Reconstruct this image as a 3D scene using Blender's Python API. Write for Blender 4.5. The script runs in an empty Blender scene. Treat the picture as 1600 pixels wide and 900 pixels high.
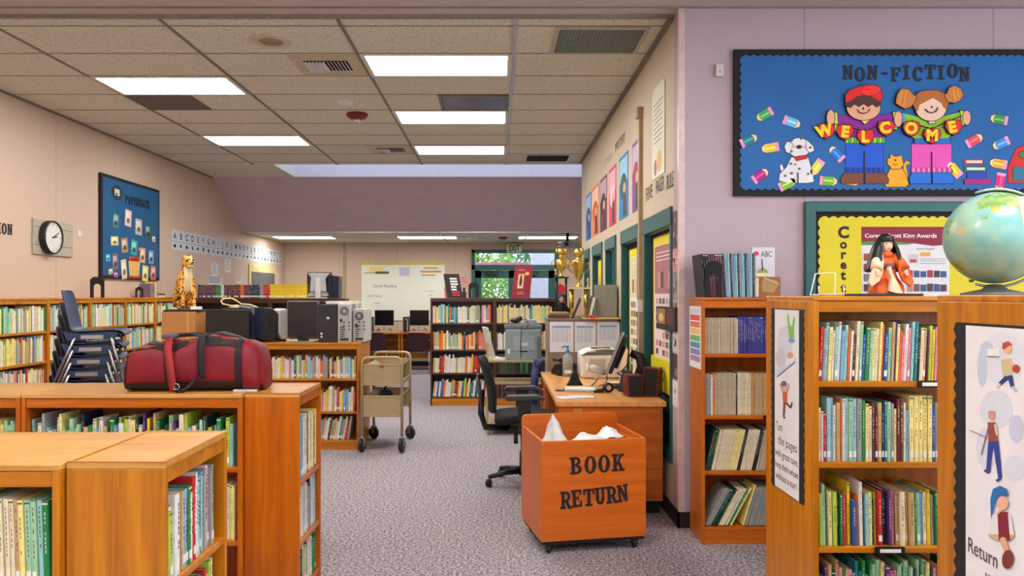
import bpy, bmesh, math, random
from mathutils import Vector, Matrix

RD = math.radians
rng = random.Random(11)
SC = bpy.context.scene
C = SC.collection
F, CX, CY, CZ = 1210.0, 778.0, 461.0, 1.5      # focal length and principal point of the photograph, eye height


def at(px, py, Y):
    return Vector(((px - CX) * Y / F, Y, CZ - (py - CY) * Y / F))


# ------------------------------------------------------------------ materials
def lin(c):
    out = []
    for v in c:
        v /= 255.0
        out.append(v / 12.92 if v <= 0.04045 else ((v + 0.055) / 1.055) ** 2.4)
    return out


_mats = {}


def _base(name):
    m = bpy.data.materials.new(name)
    m.use_nodes = True
    nt = m.node_tree
    return m, nt, nt.nodes['Principled BSDF']


def M(name, rgb=None, rough=0.55, metal=0.0, var=0.10, scale=18.0, bump=0.0, spec=0.5, coat=0.0, trans=0.0):
    """plain surface whose colour wanders slightly with a noise texture"""
    if name in _mats:
        return _mats[name]
    m, nt, b = _base(name)
    c = lin(rgb)
    tc = nt.nodes.new('ShaderNodeTexCoord')
    nz = nt.nodes.new('ShaderNodeTexNoise')
    nz.inputs['Scale'].default_value = scale
    nz.inputs['Detail'].default_value = 4
    nt.links.new(tc.outputs['Object'], nz.inputs['Vector'])
    rp = nt.nodes.new('ShaderNodeValToRGB')
    rp.color_ramp.elements[0].position = 0.3
    rp.color_ramp.elements[1].position = 0.7
    rp.color_ramp.elements[0].color = [v * (1 - var) for v in c] + [1]
    rp.color_ramp.elements[1].color = [min(1, v * (1 + var)) for v in c] + [1]
    nt.links.new(nz.outputs['Fac'], rp.inputs['Fac'])
    nt.links.new(rp.outputs['Color'], b.inputs['Base Color'])
    b.inputs['Roughness'].default_value = rough
    b.inputs['Metallic'].default_value = metal
    b.inputs['Specular IOR Level'].default_value = spec
    if coat:
        b.inputs['Coat Weight'].default_value = coat
        b.inputs['Coat Roughness'].default_value = 0.25
    if trans:
        b.inputs['Transmission Weight'].default_value = trans
    if bump:
        bp = nt.nodes.new('ShaderNodeBump')
        bp.inputs['Strength'].default_value = bump
        bp.inputs['Distance'].default_value = 0.01
        nt.links.new(nz.outputs['Fac'], bp.inputs['Height'])
        nt.links.new(bp.outputs['Normal'], b.inputs['Normal'])
    _mats[name] = m
    return m


def wood(name, axis, dark, mid, light, rough=0.33):
    """grain drawn out along one axis of the object"""
    if name in _mats:
        return _mats[name]
    m, nt, b = _base(name)
    tc = nt.nodes.new('ShaderNodeTexCoord')
    oi = nt.nodes.new('ShaderNodeObjectInfo')
    ad = nt.nodes.new('ShaderNodeVectorMath')
    ad.operation = 'ADD'
    mu = nt.nodes.new('ShaderNodeVectorMath')
    mu.operation = 'SCALE'
    mu.inputs[0].default_value = (7, 5, 9)
    nt.links.new(oi.outputs['Random'], mu.inputs['Scale'])
    nt.links.new(tc.outputs['Object'], ad.inputs[0])
    nt.links.new(mu.outputs[0], ad.inputs[1])
    mp = nt.nodes.new('ShaderNodeMapping')
    sc = [26.0, 26.0, 26.0]
    sc['xyz'.index(axis)] = 1.6
    mp.inputs['Scale'].default_value = sc
    nt.links.new(ad.outputs[0], mp.inputs['Vector'])
    n1 = nt.nodes.new('ShaderNodeTexNoise')
    n1.inputs['Scale'].default_value = 1.0
    n1.inputs['Detail'].default_value = 7
    n1.inputs['Roughness'].default_value = 0.62
    n1.inputs['Distortion'].default_value = 0.4
    nt.links.new(mp.outputs[0], n1.inputs['Vector'])
    rp = nt.nodes.new('ShaderNodeValToRGB')
    e = rp.color_ramp.elements
    e[0].position, e[0].color = 0.28, lin(dark) + [1]
    e[1].position, e[1].color = 0.72, lin(light) + [1]
    k = e.new(0.5)
    k.color = lin(mid) + [1]
    nt.links.new(n1.outputs['Fac'], rp.inputs['Fac'])
    nt.links.new(rp.outputs['Color'], b.inputs['Base Color'])
    b.inputs['Roughness'].default_value = rough
    _mats[name] = m
    return m


def emit(name, rgb, strength):
    if name in _mats:
        return _mats[name]
    m, nt, b = _base(name)
    b.inputs['Base Color'].default_value = lin(rgb) + [1]
    b.inputs['Emission Color'].default_value = lin(rgb) + [1]
    b.inputs['Emission Strength'].default_value = strength
    _mats[name] = m
    return m


# ------------------------------------------------------------------ mesh builder
class MB:
    def __init__(s):
        s.v, s.f, s.m, s.s = [], [], [], []
        s.T = None

    def add(s, vs, fs, m=0, smooth=False):
        b = len(s.v)
        if s.T is None:
            s.v += [tuple(p) for p in vs]
        else:
            s.v += [tuple(s.T @ Vector(p)) for p in vs]
        for f in fs:
            s.f.append(tuple(b + i for i in f))
            s.m.append(m)
            s.s.append(smooth)
        return s

    def box(s, a, b, m=0):
        x0, y0, z0 = [min(p, q) for p, q in zip(a, b)]
        x1, y1, z1 = [max(p, q) for p, q in zip(a, b)]
        return s.add([(x0, y0, z0), (x1, y0, z0), (x1, y1, z0), (x0, y1, z0), (x0, y0, z1), (x1, y0, z1), (x1, y1, z1), (x0, y1, z1)],
                     [(0, 3, 2, 1), (4, 5, 6, 7), (0, 1, 5, 4), (1, 2, 6, 5), (2, 3, 7, 6), (3, 0, 4, 7)], m)

    def obox(s, c, size, rot=(0, 0, 0), m=0):
        from mathutils import Euler
        E = Euler(rot).to_matrix()
        hx, hy, hz = [q / 2 for q in size]
        pts = [Vector(c) + E @ Vector((x, y, z)) for z in (-hz, hz) for (x, y) in ((-hx, -hy), (hx, -hy), (hx, hy), (-hx, hy))]
        return s.add(pts, [(0, 3, 2, 1), (4, 5, 6, 7), (0, 1, 5, 4), (1, 2, 6, 5), (2, 3, 7, 6), (3, 0, 4, 7)], m)

    def prism(s, pts, fn, w0, w1, m=0, side=None):
        """outline pts (u,v) lifted through fn(u,v,w) between w0 and w1"""
        n = len(pts)
        vs = [fn(u, v, w0) for u, v in pts] + [fn(u, v, w1) for u, v in pts]
        s.add(vs, [tuple(range(n)), tuple(range(2 * n - 1, n - 1, -1))], m)
        b = len(s.v) - 2 * n
        for i in range(n):
            j = (i + 1) % n
            s.f.append((b + i, b + j, b + n + j, b + n + i))
            s.m.append(m if side is None else side)
            s.s.append(False)
        return s

    def rect(s, fn, u0, v0, u1, v1, w0, w1, m=0):
        return s.prism([(u0, v0), (u1, v0), (u1, v1), (u0, v1)], fn, w0, w1, m)

    def flat(s, pts, fn, w, m=0):
        return s.add([fn(u, v, w) for u, v in pts], [tuple(range(len(pts)))], m)

    def tube(s, pts, r, n=8, m=0, closed=False):
        pts = [Vector(p) for p in pts]
        k = len(pts)
        rs = r if isinstance(r, (list, tuple)) else [r] * k
        vs, prev = [], None
        for i, p in enumerate(pts):
            a = pts[i - 1] if (i or closed) else pts[0]
            b = pts[(i + 1) % k] if (i < k - 1 or closed) else pts[-1]
            t = (b - a)
            t = t.normalized() if t.length > 1e-9 else Vector((0, 0, 1))
            if prev is None:
                u = t.orthogonal().normalized()
            else:
                u = prev - t * prev.dot(t)
                u = u.normalized() if u.length > 1e-6 else t.orthogonal().normalized()
            prev = u
            w = t.cross(u)
            for j in range(n):
                q = 2 * math.pi * j / n
                vs.append(p + (u * math.cos(q) + w * math.sin(q)) * rs[i])
        fs = []
        for i in range(k if closed else k - 1):
            for j in range(n):
                a, b = i * n + j, i * n + (j + 1) % n
                c, d = ((i + 1) % k) * n + (j + 1) % n, ((i + 1) % k) * n + j
                fs.append((a, b, c, d))
        s.add(vs, fs, m, True)
        if not closed:
            b0 = len(s.v) - k * n
            s.f.append(tuple(b0 + j for j in range(n - 1, -1, -1)))
            s.f.append(tuple(b0 + (k - 1) * n + j for j in range(n)))
            s.m += [m, m]
            s.s += [False, False]
        return s

    def lathe(s, prof, n=20, m=0, c=(0, 0, 0), axis='z', caps=True):
        vs, fs = [], []
        k = len(prof)
        for r, z in prof:
            for j in range(n):
                q = 2 * math.pi * j / n
                x, y = r * math.cos(q), r * math.sin(q)
                p = (x, y, z) if axis == 'z' else ((x, z, y) if axis == 'y' else (z, x, y))
                vs.append((p[0] + c[0], p[1] + c[1], p[2] + c[2]))
        for i in range(k - 1):
            for j in range(n):
                fs.append((i * n + j, i * n + (j + 1) % n, (i + 1) * n + (j + 1) % n, (i + 1) * n + j))
        s.add(vs, fs, m, True)
        if not caps:
            return s
        b = len(s.v) - k * n
        s.f.append(tuple(b + j for j in range(n - 1, -1, -1)))
        s.f.append(tuple(b + (k - 1) * n + j for j in range(n)))
        s.m += [m, m]
        s.s += [False, False]
        return s

    def ball(s, c, r, n=14, m=0):
        r = r if isinstance(r, (list, tuple)) else (r, r, r)
        h = n // 2 + 1
        vs, fs = [], []
        for i in range(h + 1):
            a = math.pi * i / h
            for j in range(n):
                q = 2 * math.pi * j / n
                vs.append((c[0] + r[0] * math.sin(a) * math.cos(q), c[1] + r[1] * math.sin(a) * math.sin(q), c[2] + r[2] * math.cos(a)))
        for i in range(h):
            for j in range(n):
                fs.append((i * n + j, (i + 1) * n + j, (i + 1) * n + (j + 1) % n, i * n + (j + 1) % n))
        return s.add(vs, fs, m, True)

    def grid(s, rows, m=0, smooth=True, thick=None):
        """surface through rows of points; thick gives it a back"""
        k, n = len(rows), len(rows[0])
        vs = [p for r in rows for p in r]
        fs = [(i * n + j, i * n + j + 1, (i + 1) * n + j + 1, (i + 1) * n + j) for i in range(k - 1) for j in range(n - 1)]
        return s.add(vs, fs, m, smooth)

    def build(s, name, mats, parent=None, bevel=0.0, solid=0.0, sub=0, fix=True):
        me = bpy.data.meshes.new(name)
        me.from_pydata(s.v, [], s.f)
        for mt in (mats if isinstance(mats, (list, tuple)) else [mats]):
            me.materials.append(mt)
        me.polygons.foreach_set('material_index', s.m)
        me.polygons.foreach_set('use_smooth', s.s)
        me.validate()
        if fix:
            bm = bmesh.new()
            bm.from_mesh(me)
            bmesh.ops.remove_doubles(bm, verts=bm.verts, dist=1e-6)
            bmesh.ops.recalc_face_normals(bm, faces=bm.faces)
            bm.to_mesh(me)
            bm.free()
        o = bpy.data.objects.new(name, me)
        C.objects.link(o)
        if parent is not None:
            o.parent = parent
        if solid:
            md = o.modifiers.new('solid', 'SOLIDIFY')
            md.thickness = solid
            md.offset = 0
        if bevel:
            md = o.modifiers.new('edge', 'BEVEL')
            md.width = bevel
            md.segments = 2
            md.limit_method = 'ANGLE'
            md.angle_limit = RD(50)
        if sub:
            md = o.modifiers.new('sub', 'SUBSURF')
            md.levels = md.render_levels = sub
        return o


def tag(o, label=None, cat=None, group=None, kind=None):
    if label:
        o['label'] = label
    if cat:
        o['category'] = cat
    if group:
        o['group'] = group
    if kind:
        o['kind'] = kind
    return o


def thing(name, label, cat, loc=(0, 0, 0), rz=0.0, group=None):
    o = bpy.data.objects.new(name, None)
    o.empty_display_size = 0.05
    C.objects.link(o)
    o.location = loc
    o.rotation_euler = (0, 0, rz)
    return tag(o, label, cat, group)


def dup(root, loc=None, rz=None, label=None, group=None):
    """copy of a thing with copies of its parts and sub-parts"""
    r = root.copy()
    C.objects.link(r)
    if loc is not None:
        r.location = loc
    if rz is not None:
        r.rotation_euler = (0, 0, rz)
    tag(r, label, None, group)

    def kids(src, dst):
        for ch in list(src.children):
            c = ch.copy()
            C.objects.link(c)
            c.parent = dst
            kids(ch, c)
    kids(root, r)
    return r


def struct(name, mb, mats, parent=None, bevel=0.0):
    o = mb.build(name, mats, parent, bevel)
    if parent is None:
        o['kind'] = 'structure'
    return o


# ------------------------------------------------------------------ lettering
_txt = {}


def text2d(t, bold=0.0):
    """(points, faces, width) of a line of print, capital height about 1"""
    key = (t, bold)
    if key in _txt:
        return _txt[key]
    cu = bpy.data.curves.new('print', 'FONT')
    cu.body = t
    cu.offset = bold
    cu.dimensions = '2D'
    cu.fill_mode = 'BOTH'
    cu.resolution_u = 3
    ob = bpy.data.objects.new('print', cu)
    me = bpy.data.meshes.new_from_object(ob)
    k = 1.0 / 0.69
    vs = [(v.co.x * k, v.co.y * k) for v in me.vertices]
    fs = [tuple(p.vertices) for p in me.polygons]
    w = max([v[0] for v in vs] or [0])
    bpy.data.objects.remove(ob)
    bpy.data.curves.remove(cu)
    bpy.data.meshes.remove(me)
    _txt[key] = (vs, fs, w)
    return _txt[key]


def put_text(mb, t, fn, u, v, h, w, m=0, bold=0.0, width=None, rot=0.0, center=False):
    vs, fs, tw = text2d(t, bold)
    sx = h if width is None else width / max(tw, 1e-6)
    off = -tw * sx / 2 if center else 0.0
    ca, sa = math.cos(rot), math.sin(rot)
    pts = []
    for x, y in vs:
        a, b = x * sx + off, y * h
        pts.append(fn(u + a * ca - b * sa, v + a * sa + b * ca, w))
    mb.add(pts, fs, m)
    return tw * sx


def ring2(cx, cy, rx, ry, ix, iy, a0, a1, n=14):
    """quads of an arc with unequal thickness"""
    out = []
    for i in range(n):
        p, q = RD(a0 + (a1 - a0) * i / n), RD(a0 + (a1 - a0) * (i + 1) / n)
        out.append([(cx + ix * math.cos(p), cy + iy * math.sin(p)), (cx + rx * math.cos(p), cy + ry * math.sin(p)),
                    (cx + rx * math.cos(q), cy + ry * math.sin(q)), (cx + ix * math.cos(q), cy + iy * math.sin(q))])
    return out


def rc(x0, y0, x1, y1):
    return [(x0, y0), (x1, y0), (x1, y1), (x0, y1)]


def slab_letter(ch):
    """heavy western slab-serif capital in a 0.9 x 1 cell"""
    S = 0.13
    if ch == 'N':
        return [rc(.10, 0, .28, 1), rc(.64, 0, .82, 1), [(.10, 1), (.34, 1), (.82, 0), (.60, 0)], rc(.0, 0, .38, S), rc(0, 1 - S, .3, 1), rc(.54, 1 - S, .92, 1)]
    if ch == 'O':
        return ring2(.45, .5, .45, .52, .17, .40, 0, 360, 24)
    if ch == 'C':
        return ring2(.45, .5, .45, .52, .17, .38, 40, 320, 20) + [rc(.68, .62, .82, .98)]
    if ch == 'F':
        return [rc(.12, 0, .36, 1), rc(0, 0, .5, S), rc(0, 1 - S, .82, 1), rc(.68, .68, .82, 1), rc(.3, .46, .62, .58), rc(.52, .38, .62, .66)]
    if ch == 'E':
        return [rc(.12, 0, .36, 1), rc(0, 0, .84, S), rc(0, 1 - S, .82, 1), rc(.68, .68, .82, 1), rc(.70, 0, .84, .34), rc(.3, .46, .62, .58), rc(.52, .38, .62, .66)]
    if ch == 'I':
        return [rc(.18, 0, .44, 1), rc(.02, 0, .60, S), rc(.02, 1 - S, .60, 1)]
    if ch == 'T':
        return [rc(.32, 0, .58, 1), rc(.16, 0, .74, S), rc(0, 1 - S, .9, 1), rc(0, .66, .13, 1), rc(.77, .66, .9, 1)]
    if ch == 'B':
        return [rc(.12, 0, .36, 1), rc(0, 0, .5, S), rc(0, 1 - S, .5, 1), rc(.3, .46, .5, .58)] + \
            ring2(.46, .755, .34, .245, .13, .12, -90, 90, 10) + ring2(.48, .275, .40, .275, .16, .14, -90, 90, 10)
    if ch == 'P':
        return [rc(.12, 0, .36, 1), rc(0, 0, .5, S), rc(0, 1 - S, .5, 1), rc(.3, .38, .5, .5)] + ring2(.48, .69, .38, .31, .15, .18, -90, 90, 12)
    if ch == 'R':
        return [rc(.12, 0, .36, 1), rc(0, 0, .46, S), rc(0, 1 - S, .5, 1), rc(.3, .40, .5, .52)] + ring2(.46, .70, .36, .30, .14, .17, -90, 90, 12) + \
            [[(.38, .46), (.62, .46), (.92, 0), (.64, 0)], rc(.60, 0, .96, S)]
    if ch == 'K':
        return [rc(.12, 0, .36, 1), rc(0, 0, .46, S), rc(0, 1 - S, .46, 1), [(.34, .40), (.66, 1), (.84, 1), (.40, .30)], [(.42, .58), (.58, .62), (.92, 0), (.66, 0)],
                rc(.54, 1 - S, .94, 1), rc(.56, 0, .97, S)]
    if ch == 'U':
        return [rc(.10, .3, .34, 1), rc(.60, .3, .78, 1), rc(0, 1 - S, .44, 1), rc(.5, 1 - S, .9, 1)] + ring2(.44, .34, .34, .34, .10, .18, 180, 360, 12)
    if ch == 'A':
        return [[(.08, 0), (.26, 0), (.5, 1), (.36, 1)], [(.36, 1), (.52, 1), (.84, 0), (.56, 0)], rc(.22, .26, .66, .38), rc(0, 0, .32, S), rc(.5, 0, .92, S)]
    if ch == '-':
        return [rc(.2, .36, .7, .52)]
    return []


def put_slab(mb, t, fn, u, v, h, w0, w1, m=0, adv=1.0, wob=0.0, wid=1.0, slope=0.0, tilts=None):
    x = 0.0
    for i, ch in enumerate(t):
        dv = (wob * h if i % 2 else 0) + slope * x
        ti = tilts[i % len(tilts)] if tilts else 0.0
        ca, sa = math.cos(ti), math.sin(ti)
        for k, p in enumerate(slab_letter(ch)):
            q = []
            for a, b in p:
                a, b = a * h * wid, b * h
                q.append((u + x + a * ca - b * sa, v + dv + a * sa + b * ca))
            mb.prism(q, fn, w0, w1 + k * 2e-5, m)
        x += h * wid * adv * (0.72 if ch == 'I' else 1.0)
    return x


def ell(cx, cy, rx, ry, n=20, rot=0.0, a0=0, a1=360):
    out = []
    for i in range(n):
        a = RD(a0 + (a1 - a0) * i / (n if a1 - a0 == 360 else n - 1))
        x, y = rx * math.cos(a), ry * math.sin(a)
        out.append((cx + x * math.cos(rot) - y * math.sin(rot), cy + x * math.sin(rot) + y * math.cos(rot)))
    return out


def grow(pts, d):
    cx = sum(p[0] for p in pts) / len(pts)
    cy = sum(p[1] for p in pts) / len(pts)
    out = []
    for x, y in pts:
        l = math.hypot(x - cx, y - cy) or 1
        out.append((x + (x - cx) / l * d, y + (y - cy) / l * d))
    return out


def limb2(x0, y0, x1, y1, r0, r1):
    a = math.atan2(y1 - y0, x1 - x0)
    n = a + math.pi / 2
    return [(x0 + r0 * math.cos(n), y0 + r0 * math.sin(n)), (x1 + r1 * math.cos(n), y1 + r1 * math.sin(n)), (x1 + r1 * .7 * math.cos(a), y1 + r1 * .7 * math.sin(a)),
            (x1 - r1 * math.cos(n), y1 - r1 * math.sin(n)), (x0 - r0 * math.cos(n), y0 - r0 * math.sin(n)), (x0 - r0 * .7 * math.cos(a), y0 - r0 * .7 * math.sin(a))]


# planes of the room, each fn(u, v, w): u to the viewer's right, v up, w out of the wall
XL, XR, YN, YB = -4.51, 1.17, 5.0, 16.4
ZC = 3.36
mapL = lambda u, v, w: (XL + w, u, v)
mapR = lambda u, v, w: (XR - w, -u, v)
mapN = lambda u, v, w: (u, YN - w, v)
mapB = lambda u, v, w: (u, YB - w, v)

ORD = ['', 'first', 'second', 'third', 'fourth', 'fifth', 'sixth', 'seventh', 'eighth', 'ninth', 'tenth', 'eleventh', 'twelfth', 'thirteenth', 'fourteenth', 'fifteenth',
       'sixteenth', 'seventeenth', 'eighteenth', 'nineteenth', 'twentieth']
_T = {2: 'twenty', 3: 'thirty', 4: 'forty', 5: 'fifty', 6: 'sixty', 7: 'seventy', 8: 'eighty', 9: 'ninety'}
_TT = {2: 'twentieth', 3: 'thirtieth', 4: 'fortieth', 5: 'fiftieth', 6: 'sixtieth', 7: 'seventieth', 8: 'eightieth', 9: 'ninetieth'}


def nth(n):
    if n <= 20:
        return ORD[n]
    a, b = divmod(n, 10)
    return _TT[a] if b == 0 else _T[a] + '-' + ORD[b]

# ------------------------------------------------------------------ palette
OAK = ((152, 88, 6), (190, 116, 10), (210, 140, 26))
oak_x = wood('oak, grain along x', 'x', *OAK)
oak_y = wood('oak, grain along y', 'y', *OAK)
oak_z = wood('oak, grain along z', 'z', *OAK)
top_x = wood('pale oak top along x', 'x', (178, 124, 52), (206, 150, 74), (222, 172, 98), 0.28)  # tops coloured paler than the rest of the oak
top_y = wood('pale oak top along y', 'y', (170, 112, 42), (200, 142, 62), (218, 164, 88), 0.28)
red_x = wood('red oak along x', 'x', (158, 76, 4), (184, 94, 8), (200, 114, 18))
red_z = wood('red oak along z', 'z', (158, 76, 4), (184, 94, 8), (200, 114, 18))
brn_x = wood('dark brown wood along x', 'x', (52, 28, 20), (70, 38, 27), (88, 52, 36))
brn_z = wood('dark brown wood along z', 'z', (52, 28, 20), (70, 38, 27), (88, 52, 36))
black = M('black plastic', (18, 18, 20), 0.45)
blackm = M('black matt paper', (20, 18, 20), 0.8)
white = M('white plastic', (222, 222, 218), 0.4, var=.03)
paper = M('white paper', (232, 230, 226), 0.7, var=.03)
pages = M('book pages', (214, 204, 180), 0.8, var=.12, scale=60)
chrome = M('chrome', (168, 170, 174), 0.25, 1.0, var=.04)
gold = M('gold metal', (226, 196, 96), 0.25, 0.9, var=.12)
teal = M('teal painted metal', (28, 92, 92), 0.4)
tealL = M('teal frame catching light', (60, 128, 124), 0.4)
beige = M('beige enamel', (168, 148, 112), 0.38, var=.05)
silver = M('silver grey plastic', (176, 178, 178), 0.4, var=.05)
# ================================================================== the room
def wall_mat(name, rgb, axis, step=1.22, off=0.0):
    """woven vinyl wallboard with a hairline joint every step metres"""
    m, nt, b = _base(name)
    g = nt.nodes.new('ShaderNodeTexCoord')
    sp = nt.nodes.new('ShaderNodeSeparateXYZ')
    nt.links.new(g.outputs['Object'], sp.inputs[0])
    a = nt.nodes.new('ShaderNodeMath'); a.operation = 'ADD'; a.inputs[1].default_value = 100 * step - off
    nt.links.new(sp.outputs['XY'.index(axis)], a.inputs[0])
    md = nt.nodes.new('ShaderNodeMath'); md.operation = 'MODULO'; md.inputs[1].default_value = step
    nt.links.new(a.outputs[0], md.inputs[0])
    lt = nt.nodes.new('ShaderNodeMath'); lt.operation = 'LESS_THAN'; lt.inputs[1].default_value = 0.006
    nt.links.new(md.outputs[0], lt.inputs[0])
    nz = nt.nodes.new('ShaderNodeTexNoise'); nz.inputs['Scale'].default_value = 90; nz.inputs['Detail'].default_value = 3
    nt.links.new(g.outputs['Object'], nz.inputs['Vector'])
    rp = nt.nodes.new('ShaderNodeValToRGB')
    c = lin(rgb)
    rp.color_ramp.elements[0].position, rp.color_ramp.elements[1].position = .3, .7
    rp.color_ramp.elements[0].color = [v * .92 for v in c] + [1]
    rp.color_ramp.elements[1].color = [v * 1.07 for v in c] + [1]
    nt.links.new(nz.outputs['Fac'], rp.inputs['Fac'])
    mx = nt.nodes.new('ShaderNodeMix'); mx.data_type = 'RGBA'
    mx.inputs['B'].default_value = [v * .55 for v in c] + [1]
    nt.links.new(lt.outputs[0], mx.inputs['Factor'])
    nt.links.new(rp.outputs['Color'], mx.inputs['A'])
    nt.links.new(mx.outputs['Result'], b.inputs['Base Color'])
    b.inputs['Roughness'].default_value = .6
    bp = nt.nodes.new('ShaderNodeBump'); bp.inputs['Strength'].default_value = .15; bp.inputs['Distance'].default_value = .004
    nt.links.new(nz.outputs['Fac'], bp.inputs['Height'])
    nt.links.new(bp.outputs['Normal'], b.inputs['Normal'])
    return m


WALL = (203, 180, 162)
wl = wall_mat('mauve wallboard left', WALL, 'Y', 1.22, 7.9)
wr = wall_mat('mauve wallboard right', (202, 185, 162), 'Y', 1.22, 6.3)
wn = wall_mat('mauve wallboard beside the office', (182, 166, 176), 'X', 1.22, 1.975)
wb = wall_mat('mauve wallboard back', WALL, 'X', 1.22, .3)
wpl = M('mauve painted plaster', (206, 186, 194), .7, var=.04, scale=4)


def carpet():
    m, nt, b = _base('speckled loop carpet')
    g = nt.nodes.new('ShaderNodeTexCoord')
    n1 = nt.nodes.new('ShaderNodeTexNoise'); n1.inputs['Scale'].default_value = 62; n1.inputs['Detail'].default_value = 5; n1.inputs['Roughness'].default_value = .75
    n2 = nt.nodes.new('ShaderNodeTexNoise'); n2.inputs['Scale'].default_value = 1.1
    for n in (n1, n2):
        nt.links.new(g.outputs['Object'], n.inputs['Vector'])
    rp = nt.nodes.new('ShaderNodeValToRGB')
    e = rp.color_ramp.elements
    e[0].position, e[0].color = .36, lin((62, 55, 68)) + [1]
    e[1].position, e[1].color = .64, lin((222, 215, 218)) + [1]
    k = e.new(.5); k.color = lin((146, 138, 148)) + [1]
    nt.links.new(n1.outputs['Fac'], rp.inputs['Fac'])
    nt.links.new(rp.outputs['Color'], b.inputs['Base Color'])
    b.inputs['Roughness'].default_value = .95
    b.inputs['Specular IOR Level'].default_value = .15
    bp = nt.nodes.new('ShaderNodeBump'); bp.inputs['Strength'].default_value = .5; bp.inputs['Distance'].default_value = .01
    nt.links.new(n1.outputs['Fac'], bp.inputs['Height'])
    nt.links.new(bp.outputs['Normal'], b.inputs['Normal'])
    return m


XO, YF, XA = 6.0, -5.0, 2.6      # far right of the near room, rear wall behind the viewer, alcove side wall
struct('floor', MB().box((XL - .2, YF - .2, -.1), (XO + .2, YB + .2, 0)), carpet())
struct('wall_left', MB().box((XL - .15, YF, 0), (XL, YB + .15, ZC)), wl)
WX0, WX1, WY0, WY1, WA, WB = -3.6, 4.6, -3.6, 4.2, .9, 2.75     # unseen windows behind and beside the viewer, added for cool daylight
b = MB().box((XL - .15, YF - .15, 0), (XO + .15, YF, WA)).box((XL - .15, YF - .15, WB), (XO + .15, YF, ZC)).box((XL - .15, YF - .15, WA), (WX0, YF, WB)).box((WX1, YF - .15, WA), (XO + .15, YF, WB))
struct('wall_rear', b, wb)
b = MB().box((XO, YF, 0), (XO + .15, YN + .1, WA)).box((XO, YF, WB), (XO + .15, YN + .1, ZC)).box((XO, YF, WA), (XO + .15, WY0, WB)).box((XO, WY1, WA), (XO + .15, YN + .1, WB))
struct('wall_right_near', b, wl)
for nm, horiz in (('window_6', True), ('window_7', False)):
    b = MB()
    lo, hi = (WX0, WX1) if horiz else (WY0, WY1)
    q = (lambda a, c, z0, z1: b.box((a, YF - .1, z0), (c, YF - .04, z1))) if horiz else (lambda a, c, z0, z1: b.box((XO + .04, a, z0), (XO + .1, c, z1)))
    q(lo, hi, WA, WA + .06); q(lo, hi, WB - .06, WB)
    for k in range(6):
        x = lo + (hi - lo - .06) * k / 5
        q(x, x + .06, WA + .06, WB - .06)
    struct(nm, b, teal)
    L = bpy.data.lights.new('daylight', 'AREA')  # area lamp supplies the daylight of the added window
    L.shape = 'RECTANGLE'
    L.size, L.size_y = hi - lo, WB - WA
    L.energy = 150 if horiz else 210
    L.color = (.80, .88, 1.0)
    lo_ = bpy.data.objects.new('daylight', L)
    C.objects.link(lo_)
    lo_.location = ((lo + hi) / 2, YF - .14, (WA + WB) / 2) if horiz else (XO + .14, (lo + hi) / 2, (WA + WB) / 2)
    lo_.rotation_euler = (RD(90), 0, RD(180)) if horiz else (RD(90), 0, RD(90))
struct('wall_middle', MB().box((XR, YN, 0), (XO + .15, YN + .15, ZC)), wn)
# right hand wall with its office windows (recesses closed by panels)
WIN = [(5.20, 6.16), (6.42, 7.28), (7.66, 8.36), (8.66, 9.50), (9.86, 10.42)]
WZ0, WZ1 = 0.42, 2.075
b = MB()
b.box((XR, YN + .15, WZ1), (XR + .20, 10.8, ZC)).box((XR, YN + .15, 0), (XR + .20, 10.8, WZ0))
ys = [YN + .15] + [v for w in WIN for v in w] + [10.8]
for i in range(0, len(ys), 2):
    b.box((XR, ys[i], WZ0), (XR + .20, ys[i + 1], WZ1))
struct('wall_right', b, wr)
struct('wall_alcove', MB().box((XR + .2, 10.65, 0), (XA, 10.8, ZC)).box((XA, 10.65, 0), (XA + .15, YB + .15, ZC)), wr)
# back wall with the double door
DX0, DX1, DZ = -.556, 1.274, 2.46
b = MB()
b.box((XL, YB, 0), (DX0, YB + .15, 3.0)).box((DX1, YB, 0), (XA, YB + .15, 3.0)).box((DX0, YB, DZ), (DX1, YB + .15, 3.0))
struct('wall_back', b, wb)
# sloping bulkhead below the skylight, lower ceiling
b = MB()
b.add([(XL, 12.2, 3.36), (XA, 12.2, 3.36), (XA, 13.6, 2.61), (XL, 13.6, 2.61), (XL, 12.2, 3.5), (XA, 12.2, 3.5), (XA, 13.68, 2.68), (XL, 13.68, 2.68)],
      [(0, 1, 2, 3), (4, 7, 6, 5), (0, 4, 5, 1), (3, 2, 6, 7), (0, 3, 7, 4), (1, 5, 6, 2)])
struct('wall_bulkhead', b, wpl)


def tile_mat():
    m, nt, b = _base('fissured ceiling tile')
    g = nt.nodes.new('ShaderNodeTexCoord')
    n1 = nt.nodes.new('ShaderNodeTexNoise'); n1.inputs['Scale'].default_value = 110; n1.inputs['Detail'].default_value = 3
    nt.links.new(g.outputs['Object'], n1.inputs['Vector'])
    rp = nt.nodes.new('ShaderNodeValToRGB')
    e = rp.color_ramp.elements
    e[0].position, e[0].color = .34, lin((176, 178, 160)) + [1]
    e[1].position, e[1].color = .52, lin((222, 224, 208)) + [1]
    nt.links.new(n1.outputs['Fac'], rp.inputs['Fac'])
    nt.links.new(rp.outputs['Color'], b.inputs['Base Color'])
    b.inputs['Roughness'].default_value = .85
    return m


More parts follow.
